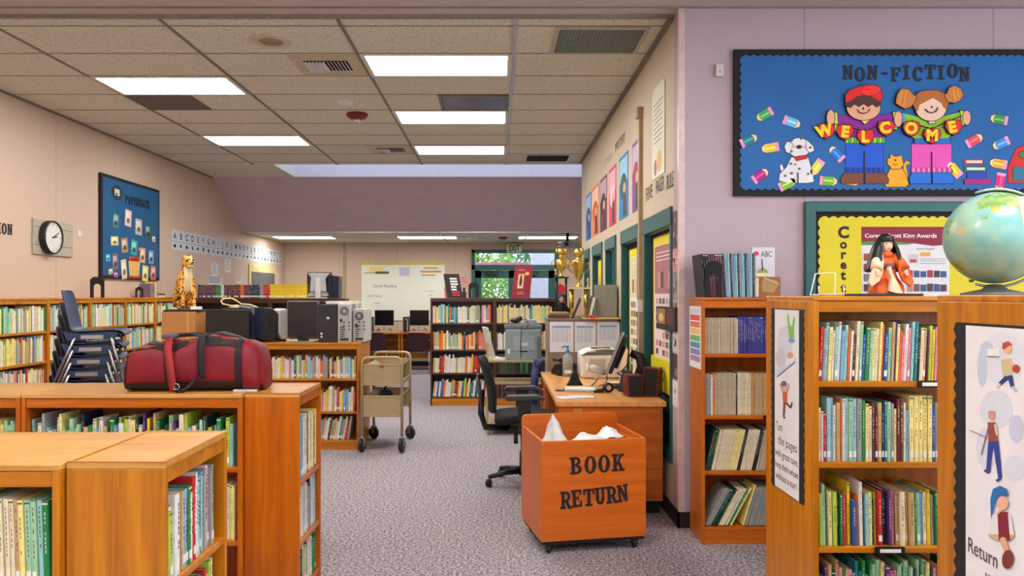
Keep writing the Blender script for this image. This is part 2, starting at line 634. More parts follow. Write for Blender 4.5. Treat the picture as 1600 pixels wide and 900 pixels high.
tile = tile_mat()
SKX0, SKY0, SKY1 = -3.2, 11.03, 12.2
b = MB()
b.box((XL, 5.15, ZC), (XA, SKY0, ZC + .08)).box((XL, SKY0, ZC), (SKX0, SKY1, ZC + .08))
struct('ceiling', b, tile)
struct('ceiling_near', MB().box((XL, YF, ZC), (XO, 5.15, ZC + .08)).box((XA, 5.0, ZC), (XO, 5.15, ZC + .08)), M('painted ceiling band', (190, 180, 170), .8, var=.04))
b = MB().box((XL, 13.6, 2.61), (XA, YB, 2.69))
struct('ceiling_low', b, tile)
# skylight shaft, open to the sky
wsh = M('white skylight shaft', (214, 214, 224), .7, var=.03)
b = MB()
b.box((SKX0 - .05, SKY0 - .05, ZC + .08), (SKX0, SKY1 + .05, ZC + .8)).box((XA, SKY0 - .05, ZC), (XA + .05, SKY1 + .05, ZC + .8))
b.box((SKX0, SKY0 - .05, ZC + .08), (XA, SKY0, ZC + .8)).box((SKX0, SKY1 - .02, ZC), (XA, SKY1 - .002, ZC + .8))
struct('window_skylight', b, wsh)
# roof over the wall heads keeps the daylight out
b = MB().box((XL - .15, 12.25, 3.5), (XA + .15, YB + .15, 3.58)).box((XL - .15, YB, 3.0), (XA + .15, YB + .15, 3.5))
struct('roof', b, wpl)

# suspended grid: dark hairlines across, tees along
tee = M('grey ceiling tee', (120, 112, 98), .5)
teel = M('ceiling tee with painted sheen', (200, 204, 214), .25, .6)  # paler copy of the tee, skylight reflection painted into its colour
GX = [-3.48, -2.28, -1.08, .12]
GY = [5.35 + .607 * i for i in range(10)]
b = MB()
for x in GX[:3]:
    b.box((x - .012, 5.15, ZC - .006), (x + .012, SKY0, ZC + .001))
for y in GY:
    b.box((XL, y - .006, ZC - .003), (XR, y + .006, ZC + .001))
struct('trim_1', b, tee)
struct('trim_2', MB().box((.12 - .014, 5.15, ZC - .008), (.12 + .014, SKY0, ZC + .001)), teel)
struct('trim_3', MB().box((XL, 5.13, ZC - .022), (XR, 5.16, ZC)).box((XL, 4.99, ZC - .01), (XO, 5.0, ZC)), M('ceiling edge trim', (132, 128, 116), .5))
struct('trim_4', MB().box((XL, 5.15, ZC - .02), (XL + .02, SKY1, ZC)).box((XR - .03, 5.15, ZC - .03), (XR, 10.8, ZC)), tee)
struct('trim_5', MB().box((XL, 13.6, 2.6), (XA, 13.63, 2.612)).box((-1.05, 13.6, 2.6), (-1.02, YB, 2.612)).box((.52, 13.6, 2.6), (.55, YB, 2.612)).box((XL, 15.0, 2.604), (XA, 15.015, 2.612)), teel)
# corner bead of the wall end
struct('trim_6', MB().box((XR - .004, YN - .004, .1), (XR + .035, YN + .03, ZC - .002)), M('corner bead', (212, 190, 186), .3))
bb = M('black vinyl base', (22, 20, 24), .5)
struct('baseboard_right', MB().box((XR - .012, YN - .012, 0), (XR, 10.8, .1)), bb)
struct('baseboard_middle', MB().box((XR - .012, YN - .012, 0), (XO, YN, .1)), bb)
struct('baseboard_left', MB().box((XL, YF, 0), (XL + .012, YB, .1)), bb)
struct('baseboard_back', MB().box((XL, YB - .012, 0), (DX0 - .02, YB, .1)), bb)

# ------------------------------------------------------------------ windows in the right hand wall
tealD = M('dark teal paint', (14, 58, 58), .45)
for i, (a, c) in enumerate(WIN):
    b = MB()
    fw = .07
    b.box((XR - .018, a - .02, WZ1 - .10), (XR + .02, c + .02, WZ1 + .02))
    b.box((XR - .012, a - .02, WZ0), (XR + .058, a + .03, WZ1 - .1)).box((XR - .012, c - .03, WZ0), (XR + .058, c + .02, WZ1 - .1))
    b.box((XR - .014, a - .02, WZ0 - .05), (XR + .06, c + .02, WZ0 + .02))
    o = struct('window_%d' % (i + 1), b, teal, bevel=.003)
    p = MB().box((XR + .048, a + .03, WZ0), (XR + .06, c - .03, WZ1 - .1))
    p.build('panel', tealD if i == 2 else blackm, o)  # black sheet stands in for the dark office behind the opening
    if i == 2:
        MB().box((XR + .02, (a + c) / 2 - .03, WZ0), (XR + .047, (a + c) / 2 + .03, WZ1 - .1)).build('mullion', teal, o)

# ------------------------------------------------------------------ back door, transom, outdoors
glass = _base('window glass')
_g = glass[2]
_g.inputs['Base Color'].default_value = (.95, 1, 1, 1)
_g.inputs['Roughness'].default_value = 0.0
_g.inputs['Transmission Weight'].default_value = 1.0
_g.inputs['IOR'].default_value = 1.02
glass = glass[0]
b = MB()
b.box((DX0, YB - .04, 0), (DX0 + .07, YB + .13, DZ)).box((DX1 - .07, YB - .04, 0), (DX1, YB + .13, DZ)).box((DX0, YB - .04, DZ - .07), (DX1, YB + .13, DZ))
b.box((DX0, YB - .04, 2.03), (DX1, YB + .13, 2.14))
d = struct('door_frame', b, teal, bevel=.004)
MB().box((DX0 + .07, YB + .03, 2.14), (DX1 - .07, YB + .036, DZ - .07)).build('transom_pane', glass, d)
MID = (DX0 + DX1) / 2
for k, (x0, x1) in enumerate(((DX0 + .075, MID - .004), (MID + .004, DX1 - .075))):
    b = MB()
    b.box((x0, YB, .01), (x0 + .13, YB + .045, 2.02)).box((x1 - .13, YB, .01), (x1, YB + .045, 2.02))
    b.box((x0, YB, 1.86), (x1, YB + .045, 2.02)).box((x0, YB, .01), (x1, YB + .045, .3))
    o = struct('door_%d' % (k + 1), b, teal, bevel=.004)
    MB().box((x0 + .13, YB + .02, .3), (x1 - .13, YB + .026, 1.86)).build('pane', glass, o)
    cl = MB().box((x0 + .22, YB - .05, 1.90), (x0 + .46, YB - .0, 1.96))
    cl.tube([(x0 + .28, YB - .04, 1.975), (x0 + .10, YB - .12, 1.985), (x0 + .5, YB - .06, 1.99)], .009, 6)
    cl.build('door_closer', black, o)
    MB().box((x0 + .05, YB - .06, 1.0), (x1 - .05, YB - .03, 1.04)).box((x0 + .06, YB - .035, .98), (x0 + .1, YB, 1.06)).box((x1 - .1, YB - .035, .98), (x1 - .06, YB, 1.06)).build('push_bar', silver, o)

struct('ground', MB().box((-9, YB + .16, -.1), (9, 30, -.02)), M('grey paving', (150, 148, 142), .9))
g1 = M('tree leaf green', (150, 196, 84), .6, var=.4, scale=3)
g2 = M('tree leaf blue green', (104, 156, 110), .6, var=.4, scale=3)
bark = M('bark', (92, 72, 56), .9)
for k, (x, y, h, lm, lab) in enumerate(((-.55, 21.0, 3.5, g1, 'bright green tree outdoors behind the glass of the exit door'), (1.1, 24.6, 3.9, g2, 'darker bluish tree outdoors seen through the transom over the exit door'),
                                        (-2.9, 23.6, 3.9, g1, 'leafy tree outdoors, partly hidden by the exit door frame'))):
    t = thing('tree', lab, 'tree', (x, y, 0), 0, 'trees outside the exit')
    r2 = random.Random(k)
    MB().tube([(0, 0, -.02), (.03, 0, 1.2), (0, .02, h - .8)], [.07, .055, .03], 8).build('trunk', bark, t)
    f = MB()
    for i in range(2600):
        u = Vector((r2.gauss(0, 1), r2.gauss(0, 1), r2.gauss(0, 1))).normalized() * (r2.random() ** .35)
        p = Vector((u.x * 1.15, u.y * .95, h * .58 + u.z * h * .42))
        s_ = r2.uniform(.05, .095)
        a = Vector((r2.uniform(-1, 1), r2.uniform(-1, 1), r2.uniform(-1, 1))).normalized() * s_
        c_ = a.orthogonal().normalized() * s_ * .5
        f.add([p - a, p + c_, p + a, p - c_], [(0, 1, 2, 3)])
    f.build('foliage', lm, t, fix=False)
o = MB().box((-3, 19.2, 2.16), (.78, 19.9, 2.31)).box((-3, 19.86, -.02), (-2.9, 19.9, 2.16)).build('walkway_roof', M('pink painted fascia', (226, 150, 156), .6))
tag(o, 'pale pink walkway roof edge outdoors, seen through the transom', 'roof')
o = MB().box((.80, 18.6, -.02), (2.2, 18.9, 3.4)).build('exterior_pillar', M('pale blue white stucco', (232, 238, 248), .8))
tag(o, 'pale blue stucco pillar outdoors behind one pane of the exit door', 'pillar')

# ------------------------------------------------------------------ ceiling lights
lamp = emit('lit acrylic lens', (255, 250, 240), 26.0)
lfr = M('white lamp frame', (220, 214, 196), .4)


lampl = emit('lit acrylic lens of the low ceiling', (255, 250, 240), 20.0)


def troffer(name, x0, y0, x1, y1, z, label, group):
    t = thing(name, label, 'ceiling light', ((x0 + x1) / 2, (y0 + y1) / 2, z), 0, group)
    w, d_ = (x1 - x0) / 2, (y1 - y0) / 2
    f = .035
    b = MB().box((-w, -d_, -.012), (w, -d_ + f, 0)).box((-w, d_ - f, -.012), (w, d_, 0)).box((-w, -d_ + f, -.012), (-w + f, d_ - f, 0)).box((w - f, -d_ + f, -.012), (w, d_ - f, 0))
    b.build('frame', lfr, t)
    MB().box((-w + f, -d_ + f, -.006), (w - f, d_ - f, -.003)).build('diffuser', lamp if z > 3 else lampl, t)
    return t


def cell(i, k):
    return GX[i] + .012, GY[k] + .006, GX[i] + 1.188, GY[k + 1] - .006


GR = 'fluorescent panels in the tile ceiling'
troffer('ceiling_light', *cell(2, 1), ZC, 'lit ceiling panel with the tiled return grille behind it, largest beside the bright tee', GR)
troffer('ceiling_light', *cell(2, 4), ZC, 'lit ceiling panel, middle of the three along the bright tee', GR)
troffer('ceiling_light', *cell(2, 7), ZC, 'lit ceiling panel along the bright tee, closest to the skylight', GR)
troffer('ceiling_light', *cell(0, 2), ZC, 'lit ceiling panel with a dark grey blank tile behind it, toward the clock wall', GR)
troffer('ceiling_light', *cell(0, 6), ZC, 'lit ceiling panel farther along the clock wall, last before the skylight', GR)
LG = 'fluorescent panels in the low ceiling'
for px0, px1, lab in ((432, 526, 'lit panel in the low ceiling toward the alphabet wall'), (622, 716, 'lit panel in the low ceiling above the whiteboard'), (808, 902, 'lit panel in the low ceiling above the exit door')):
    x0, x1 = (px0 - CX) * 15 / F, (px1 - CX) * 15 / F
    troffer('ceiling_light', x0, 14.55, x1, 15.15, 2.61, lab, LG)
NG = 'fluorescent panels over the entrance'
for i, x in enumerate((-3.2, -.5, 2.2, 4.4)):
    for j, y in enumerate((-3.4, -.6, 2.4)):
        if (i, j) == (3, 2):
            continue
        troffer('ceiling_light', x - .6, y - .3, x + .6, y + .3, ZC, 'lit ceiling panel over the entrance half of the library', NG)
# ================================================================== bookcases and books
def case(name, label, loc, rz, w, d, h, shelves, mx, mz, mt, st=.02, rail=.045, kick=.09, back=True, double=False, group=None, toplip=.0, kickm=None, lip=False):
    """open bookcase: front at local y=0 facing -y, x from 0 to w"""
    t = thing(name, label, 'bookcase', loc, rz, group)
    for x in (0, w - st):
        MB().box((x, 0, 0), (x + st, d, h - .018)).build('side_panel', mz, t, bevel=.002)
    MB().box((-toplip, -toplip, h - .018), (w + toplip, d + toplip, h)).build('top', mt, t, bevel=.003)
    MB().box((st, .006, h - .018 - rail), (w - st, .024, h - .020)).build('rail', mx, t, bevel=.002)
    if lip:
        e = .012
        b = MB().box((0, 0, h), (w, e, h + .0025)).box((0, d - e, h), (w, d, h + .0025)).box((0, e, h), (e, d - e, h + .0025)).box((w - e, e, h), (w, d - e, h + .0025))
        b.build('edge_trim', mx, t, bevel=.001)
    if kick:
        MB().box((st, .008, 0), (w - st, .028, kick)).build('kick_board', kickm or mx, t)
        MB().box((st, .004, kick - .016), (w - st, d - .01, kick + .002)).build('shelf', mx, t, bevel=.002)
    if back:
        y = d / 2 if double else d - .008
        MB().box((st, y, kick), (w - st, y + .008, h - .02)).build('back_panel', mz, t)
    if double:
        MB().box((st, d - .024, h - .018 - rail), (w - st, d - .006, h - .020)).build('rail', mx, t)
    for z in shelves:
        MB().box((st, .004, z - .022), (w - st, (d / 2 if double else d - .012), z)).build('shelf', mx, t, bevel=.002)
    return t


PAL = {'pale yellow': (236, 222, 140), 'cream': (228, 216, 182), 'white': (226, 226, 222), 'mint green': (158, 204, 166), 'light aqua': (150, 202, 204), 'sky blue': (120, 176, 214), 'teal': (26, 124, 132),
       'blue': (24, 86, 164), 'navy': (26, 36, 76), 'green': (28, 130, 66), 'dark green': (18, 66, 50), 'red': (196, 32, 36), 'maroon': (108, 26, 38), 'orange': (230, 112, 40), 'tan': (196, 164, 112),
       'grey': (152, 156, 156), 'pink': (224, 140, 158), 'purple': (96, 50, 120), 'brown': (92, 56, 38), 'black': (26, 26, 30), 'lime': (176, 204, 66), 'yellow': (234, 198, 32), 'beige': (190, 178, 150),
       'plum': (98, 52, 76), 'royal blue': (52, 52, 140)}
BM = {k: M(k + ' book cloth', v, .5, var=.12, scale=25) for k, v in PAL.items()}
inkD = M('dark print', (82, 76, 74), .6)
inkL = M('pale print', (226, 218, 190), .6)
stick = M('white call number label', (236, 236, 232), .5, var=.02)
DARK = {'teal', 'blue', 'navy', 'green', 'dark green', 'red', 'maroon', 'purple', 'brown', 'black', 'plum', 'royal blue'}


def pal(s):
    out = []
    for it in s.split(','):
        n, k = it.strip().rsplit(' ', 1)
        out += [n] * int(k)
    return out


def book_mesh(t, h, d, colour, full, labelled, r):
    """cover (boards + rounded spine) in the book's own frame: spine at y=0, x 0..t"""
    b = MB()
    k = min(.003, t * .16)
    b.box((0, .003, 0), (k, d, h)).box((t - k, .003, 0), (t, d, h))
    n = 4
    sp = []
    for i in range(n + 1):
        a = math.pi * i / n
        sp.append((t / 2 - math.cos(a) * t / 2, .005 - math.sin(a) * min(.006, t * .3)))
    for i in range(n):
        (x0, y0), (x1, y1) = sp[i], sp[i + 1]
        b.add([(x0, y0, 0), (x1, y1, 0), (x1, y1, h), (x0, y0, h)], [(0, 1, 2, 3)])
    if full and t > .006:
        yb = -min(.006, t * .3) + .005 - .0006
        w0 = t * .17
        z = h * r.uniform(.30, .42)
        top = h * r.uniform(.84, .94)
        two = r.random() < .5
        while z < top:
            l = min(r.uniform(.005, .012), top - z)
            if r.random() < .82:
                for j in ((0, 1) if two else (0,)):
                    x0 = t / 2 - w0 * .5 + (j * w0 * .62 if two else w0 * .1)
                    b.box((x0, yb, z), (x0 + w0 * (.4 if two else .8), yb + .0012, z + l), 1)
            z += l + r.uniform(.003, .006)
        if r.random() < .3:
            b.box((.0006, yb + .0006, h * .955), (t - .0006, yb + .0014, h * .975), 1)
    return b


SEEN = {}


def shelf_books(T, rz, x0, x1, z, y0, clear, colours, where, group, name='picture_book', kind='picture book', tr=(.006, .018), hr=(.19, .26), dr=(.17, .21), lean=None, seed=1, full=True,
                labels=.5, into=None, jit=.012, fixed=None, maxn=200):
    """stand books side by side on one shelf; each is a thing of its own"""
    r = random.Random(seed)
    x, i, prev = x0, 0, None
    while i < maxn:
        if fixed is not None:
            if i >= len(fixed):
                break
            col, t, h = fixed[i]
        else:
            col = colours[i % len(colours)] if isinstance(colours, tuple) else r.choice(colours)
            t, h = r.uniform(*tr), min(r.uniform(*hr), clear - .008)
        d = r.uniform(*dr)
        a = (lean(x) if callable(lean) else (lean or 0.0)) + (r.uniform(-.004, .008) if lean is not None else 0.0)
        if prev is not None and prev[0] > a:
            x += min(h, prev[1]) * (math.tan(prev[0]) - math.tan(a)) + .0005
        prev = (a, h)
        step = t / math.cos(a) + .0012
        if x + step + max(0.0, math.sin(a)) * h > x1 and fixed is None:
            break
        px = x + (max(0.0, -math.sin(a)) * 0)
        zz = z + .001 + (t * math.sin(a) if a > 0 else 0.0)
        yy = y0 + r.uniform(0, jit)
        P = T @ Vector((px, yy, zz))
        i += 1
        if into is not None:
            mb, order = into
            mb.T = T @ Matrix.Translation((px, yy, zz)) @ Matrix.Rotation(a, 4, 'Y')
            if col not in order:
                order.append(col)
            q = order.index(col)
            mb.box((0, 0, 0), (t, d, h), q)
            mb.T = None
        else:
            b = book_mesh(t, h, d, col, full, False, r)
            o = b.build(name, [BM[col], inkL if col in DARK else inkD], None, fix=False)
            o.location = P
            o.rotation_euler = (0, a, rz)
            size = 'thin ' if t < .008 else ('thick ' if t > .019 else '')
            tag(o, '%s%s %s, %s from left on %s' % (size, col, kind, nth(i), where), 'book' if kind != 'magazine' else 'magazine', group)
            if full:
                k = min(.003, t * .16)
                MB().box((k, .006, .003), (t - k, d - .004, h - .003)).build('page_block', pages, o, fix=False)
                if r.random() < labels and t > .007:
                    yb = -min(.006, t * .3) + .005 - .0011
                    MB().box((t * .1, yb, .018), (t * .9, yb + .002, .042)).build('call_number_label', stick, o, fix=False)
        x += step + (r.uniform(0, .0015))
    return i


def Tm(loc, rz):
    return Matrix.Translation(loc) @ Matrix.Rotation(rz, 4, 'Z')


Q = math.pi / 2
H = 1.04
# ---- row A (closest on the clock side)
A1 = (-2.235, 2.10, 0)
case('bookcase', 'low oak double bookcase in the lower corner, cream and green books in it', A1, 0, 1.045, .50, H, (.70, .36), oak_x, oak_z, top_x, double=True, kick=.08)
A2 = (-.913, 2.125, 0)
case('bookcase', 'low oak end bookcase with big picture books facing the aisle, tall blank end panel', A2, Q, .487, .272, H, (.69, .35), oak_y, oak_z, top_y, kick=.08, lip=True)
T1, T2 = Tm(A1, 0), Tm(A2, Q)
shelf_books(T1, 0, .592, 1.02, .70, .016, .27, pal('x 1'), 'front shelf of the low corner bookcase', 'picture books in the low corner bookcase', seed=5, lean=-.035, tr=(.008, .02), hr=(.22, .255),
            fixed=[('mint green', .012, .235), ('cream', .02, .24), ('light aqua', .014, .225), ('pale yellow', .02, .25), ('cream', .012, .24), ('green', .015, .23), ('white', .016, .24), ('pale yellow', .024, .235),
                   ('tan', .01, .23), ('light aqua', .016, .24), ('orange', .012, .22), ('pale yellow', .018, .248), ('lime', .012, .24), ('blue', .010, .236), ('grey', .022, .242), ('cream', .01, .24),
                   ('cream', .013, .238), ('cream', .012, .238), ('tan', .012, .238), ('pale yellow', .014, .236), ('mint green', .016, .236), ('mint green', .014, .234), ('light aqua', .013, .236), ('green', .018, .236)])
WA = 'middle shelf of the blank-ended low case'
shelf_books(T2, Q, .024, .47, .69, .012, .3, 0, WA, 'large picture books in the low end bookcase', seed=9, hr=(.2, .3), dr=(.20, .24),
            fixed=[('light aqua', .016, .245), ('white', .012, .25), ('lime', .02, .195), ('cream', .018, .205), ('white', .034, .235), ('grey', .014, .225), ('tan', .02, .232), ('sky blue', .02, .232), ('green', .022, .236), ('white', .014, .21),
                   ('red', .022, .252), ('white', .012, .262), ('light aqua', .026, .24), ('sky blue', .016, .245), ('light aqua', .014, .25), ('grey', .018, .255), ('white', .014, .262), ('pink', .012, .262), ('grey', .012, .25), ('light aqua', .01, .255)])
shelf_books(T2, Q, .22, .47, .35, .012, .3, 0, 'lower shelf of the blank-ended low case', 'large picture books in the low end bookcase', seed=10,
            fixed=[('maroon', .016, .24), ('white', .016, .26), ('cream', .02, .24), ('blue', .024, .255), ('green', .02, .27), ('red', .018, .28), ('white', .02, .27), ('yellow', .014, .25), ('lime', .016, .285), ('cream', .012, .29), ('maroon', .016, .22)])
# ---- row B (carries the red bag)
B0 = (-3.255, 3.58, 0)
B1 = (-2.205, 3.58, 0)
B2 = (-.927, 3.61, 0)
case('bookcase', 'low oak bookcase at the frame edge, next to the one under the red bag', B0, 0, 1.045, .48, H, (.70, .36), red_x, red_z, top_x, double=True, kick=.08)
case('bookcase', 'low oak double bookcase carrying the red duffel bag', B1, 0, 1.02, .48, H, (.70, .36), red_x, red_z, top_x, double=True, kick=.08)
case('bookcase', 'low reddish oak end bookcase beside the bag, picture books facing the aisle', B2, Q, .45, .255, H, (.62, .33), red_x, red_z, top_y, kick=.08, lip=True)
TB1, TB2 = Tm(B1, 0), Tm(B2, Q)
shelf_books(Tm(B0, 0), 0, .6, 1.02, .70, .02, .27, pal('lime 3, mint green 3, cream 4, pale yellow 2'), 'the shelf left of the bag bookcase', 'picture books under the red bag', seed=21, hr=(.18, .22), labels=.2)
shelf_books(TB1, 0, .024, .98, .70, .02, .265, pal('mint green 5, light aqua 5, grey 5, lime 3, pale yellow 4, white 5, green 3, navy 2, sky blue 4, cream 5, yellow 2, purple 1, tan 2, dark green 2'), 'the shelf under the red bag',
            'picture books under the red bag', seed=22, hr=(.165, .25), tr=(.009, .02), dr=(.15, .185), jit=.03, labels=.2)
shelf_books(TB1, 0, .90, .99, .36, .012, .27, pal('pale yellow 3, cream 3'), 'the second shelf under the red bag', 'picture books under the red bag', seed=24, hr=(.24, .26), tr=(.009, .016))
W2 = 'of end case by bag'
shelf_books(TB2, Q, .024, .43, .62, .012, .36, pal('light aqua 4, teal 1, white 6, pale yellow 4, tan 1, purple 1, sky blue 3, cream 4, grey 3, mint green 3, navy 1'), 'upper shelf ' + W2, 'picture books in the end bookcase beside the bag', seed=31,
            hr=(.25, .30), tr=(.006, .016))
shelf_books(TB2, Q, .034, .43, .33, .012, .26, pal('white 8, grey 4, sky blue 3, navy 2, cream 3, black 1, light aqua 3, pink 1'), 'middle shelf ' + W2, 'picture books in the end bookcase beside the bag', seed=32, hr=(.21, .255), tr=(.005, .014), lean=-.03)
shelf_books(TB2, Q, .10, .43, .082, .012, .24, pal('white 4, green 3, mint green 3, dark green 2, teal 2, cream 2, maroon 1'), 'bottom shelf ' + W2, 'picture books in the end bookcase beside the bag', seed=33, hr=(.17, .212), tr=(.006, .016))
# ---- row C (carries the computers)
C1 = (-3.33, 7.5, 0)
C2 = (-2.338, 7.5, 0)
case('bookcase', 'low oak bookcase under the cardboard box, mostly hidden by the red bag', C1, 0, .99, .67, 1.035, (.69, .37), oak_x, oak_z, oak_x, double=True)
case('bookcase', 'low oak double bookcase carrying the old computer towers, beside the beige cart', C2, 0, .99, .67, 1.035, (.69, .37), oak_x, oak_z, oak_x, double=True)
TC = Tm(C2, 0)
WC = 'shelf under the old computers'
shelf_books(TC, 0, .05, .965, .69, .014, .26, pal('teal 3, cream 7, navy 2, pale yellow 5, tan 3, light aqua 3, white 8, grey 5, orange 1, sky blue 2, dark green 2, pink 2, lime 1, yellow 1, maroon 1'), 'top ' + WC, 'books under the old computers', 'book', 'book',
            seed=41, hr=(.165, .225), tr=(.013, .026), dr=(.13, .16))
shelf_books(TC, 0, .5, .965, .37, .014, .26, pal('pink 2, white 5, cream 3, red 2, blue 1, yellow 2, tan 2, grey 3, sky blue 2, navy 1'), 'middle ' + WC, 'books under the old computers', 'book', 'book', seed=42, hr=(.17, .25), tr=(.012, .024), lean=.03, dr=(.13, .16))
shelf_books(TC, 0, .5, .93, .092, .014, .25, pal('tan 3, maroon 2, cream 3, sky blue 2, teal 2, grey 3, white 3, red 1, mint green 2'), 'bottom ' + WC, 'books under the old computers', 'book', 'book', seed=43, hr=(.18, .235), tr=(.012, .024), lean=.16, dr=(.13, .16))
# ---- dark bookcases by the exit
D1 = (-.915, 10.49, 0)
D2 = (-.0445, 10.49, 0)
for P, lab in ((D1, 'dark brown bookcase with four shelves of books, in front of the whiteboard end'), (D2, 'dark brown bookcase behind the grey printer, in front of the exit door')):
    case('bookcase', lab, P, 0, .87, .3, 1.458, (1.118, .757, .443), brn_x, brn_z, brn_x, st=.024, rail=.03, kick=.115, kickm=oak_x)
TD1, TD2 = Tm(D1, 0), Tm(D2, 0)
MIX = pal('light aqua 3, grey 3, sky blue 2, tan 3, cream 6, orange 3, maroon 2, blue 1, mint green 3, teal 2, pale yellow 3, white 5, pink 2, navy 1')
GD = 'books in the dark bookcase by the whiteboard'
WD = 'shelf of dark case by whiteboard'
shelf_books(TD1, 0, .03, .84, 1.118, .012, .3, MIX, 'top ' + WD, GD, 'book', 'book', seed=51, hr=(.2, .26), tr=(.018, .030), dr=(.14, .18), labels=.3)
shelf_books(TD1, 0, .03, .84, .757, .012, .31, pal('cream 5, orange 3, red 2, lime 1, mint green 2, tan 4, pale yellow 4, grey 3, pink 3, brown 1, dark green 1'), 'second ' + WD, GD, 'book', 'book', seed=52, hr=(.19, .26), tr=(.018, .030), dr=(.14, .18), labels=.3)
shelf_books(TD1, 0, .03, .80, .443, .012, .28, pal('white 6, cream 6, red 3, maroon 2, tan 3, orange 1, mint green 1, yellow 1'), 'third ' + WD, GD, 'book', 'book', seed=53, hr=(.19, .25), tr=(.016, .028), dr=(.14, .18), lean=.045, labels=.3)
shelf_books(TD1, 0, .03, .80, .118, .012, .29, pal('cream 4, tan 3, grey 3, orange 2, teal 1, sky blue 2, maroon 2, lime 1, pale yellow 2, white 3, blue 1, green 1'), 'bottom ' + WD, GD, 'book', 'book', seed=54, hr=(.19, .25), tr=(.016, .028), dr=(.14, .18), lean=.1, labels=.3)
GP = 'books in the dark bookcase behind the printer'
WP = 'shelf of dark case behind printer'
shelf_books(TD2, 0, .03, .80, 1.118, .012, .3, pal('pale yellow 8, cream 5, tan 2, teal 1, mint green 2, orange 1, red 1, white 2'), 'top ' + WP, GP, 'book', 'book', seed=55, hr=(.2, .25), tr=(.016, .026), dr=(.14, .18), labels=.2)
# ---- oak cases along the clock wall
YL = [5.755 + .757 * i for i in range(7)]
FD = .29
far_mb, far_order = MB(), []
NM = ['second', 'third', 'fourth', 'fifth', 'sixth']
for i in range(0, 6):
    L = (XL + FD + .005, YL[i], 0)
    lab = 'oak wall bookcase below the clock wall, %s' % {0: 'the first one, beyond the frame edge', 1: 'at the edge of the frame', 2: 'just before the stacked chairs', 3: 'partly behind the stacked blue chairs', 4: 'below the paperback board, right of the stacked chairs', 5: 'behind the leopard and the cardboard box'}[i]
    case('bookcase', lab, L, Q, .757, FD, 1.47, (1.165, .885, .6, .31), oak_y, oak_z, oak_y, rail=.035)
    TL = Tm(L, Q)
    for s, z in enumerate((1.165, .885, .6)):
        cl = .25 if s == 0 else .255
        P = [pal('cream 5, pale yellow 6, light aqua 4, white 6, grey 2, green 1, tan 3, maroon 1, mint green 3'), pal('grey 4, cream 4, sky blue 2, pale yellow 5, mint green 3, orange 2, red 1, lime 1, white 4'),
             pal('cream 6, pink 3, tan 3, orange 2, sky blue 2, purple 1, pale yellow 5, white 4, red 1')][s]
        shelf_books(TL, Q, .03, .735, z, .012, cl, P, '', '', seed=60 + i * 5 + s, hr=(.185, .24), tr=(.014, .026), dr=(.13, .17), into=(far_mb, far_order))
shelf_books(TD2, 0, .03, .80, .757, .012, .3, pal('cream 4, tan 3, grey 3, white 3'), '', '', seed=56, hr=(.2, .25), tr=(.016, .026), dr=(.14, .18), into=(far_mb, far_order))
shelf_books(TD2, 0, .03, .84, .443, .012, .29, pal('black 5, dark green 3, brown 3, navy 2, green 1'), '', '', seed=57, hr=(.25, .26), tr=(.02, .03), dr=(.14, .18), into=(far_mb, far_order))
shelf_books(TD2, 0, .03, .84, .118, .012, .29, pal('maroon 5, brown 5, black 3, plum 3'), '', '', seed=58, hr=(.23, .26), tr=(.02, .03), dr=(.14, .18), into=(far_mb, far_order))
for T_, x1_, sd in ((Tm(C1, 0), .96, 201), (TC, .49, 207)):
    for s, z in enumerate((.69, .37, .092)):
        if T_ is TC and s == 0:
            continue
        shelf_books(T_, 0, .03, x1_, z, .014, .25, pal('cream 6, white 5, grey 3, pale yellow 4, light aqua 3, tan 3, red 1, blue 1, teal 1'), '', '', seed=sd + s, hr=(.17, .22), tr=(.013, .024), dr=(.13, .16), into=(far_mb, far_order))
# ---- tall case against the middle wall (magazines)
G1 = (1.225, 4.655, 0)
case('bookcase', 'tall reddish oak bookcase of magazines against the mauve wall, rainbow poster on its side', G1, 0, .93, .29, 1.485, (1.146, .774, .439), red_x, red_z, red_x, kick=.10)
TG = Tm(G1, 0)
GG = 'magazines in the tall case by the wall'
WG = 'shelf of the magazine case'
n1 = [('beige', .0078, .215)] * 20 + [('cream', .006, .21)] + [('royal blue', .0095, .222)] * 22
shelf_books(TG, 0, .028, .9, 1.146, .02, .25, 0, 'top ' + WG, GG, 'magazine', 'magazine', seed=71, fixed=n1, dr=(.2, .21), jit=.006, labels=0)
n2 = [('grey', .009, .25)] * 3 + [('white', .012, .24), ('orange', .010, .25)] + [('beige', .008, .252)] * 13 + [('black', .007, .255)] + [('cream', .008, .252)] * 8 + [('tan', .009, .25)] * 18
shelf_books(TG, 0, .028, .9, .774, .02, .3, 0, 'second ' + WG, GG, 'magazine', 'magazine', seed=72, fixed=n2, dr=(.2, .21), jit=.006, labels=0)
n3 = [('dark green', .009, .25)] * 3 + [('cream', .009, .25)] * 9 + [('pale yellow', .01, .25)] * 4 + [('navy', .007, .255)] * 2 + [('cream', .009, .25)] * 6 + [('black', .009, .25)] * 2 + [('beige', .009, .25)] * 8
shelf_books(TG, 0, .028, .9, .439, .02, .3, 0, 'third ' + WG, GG, 'magazine', 'magazine', seed=73, fixed=n3, dr=(.2, .21), jit=.006, lean=.22, labels=0)
n4 = [('grey', .008, .25)] * 3 + [('dark green', .010, .25)] * 3 + [('cream', .010, .25)] * 4 + [('green', .010, .255)] + [('pale yellow', .009, .255)] * 2 + [('grey', .008, .24)] * 12
shelf_books(TG, 0, .028, .9, .105, .02, .3, 0, 'bottom ' + WG, GG, 'magazine', 'magazine', seed=74, fixed=n4, dr=(.2, .21), jit=.006, lean=lambda x: .5 if x < .19 else .3, labels=0)
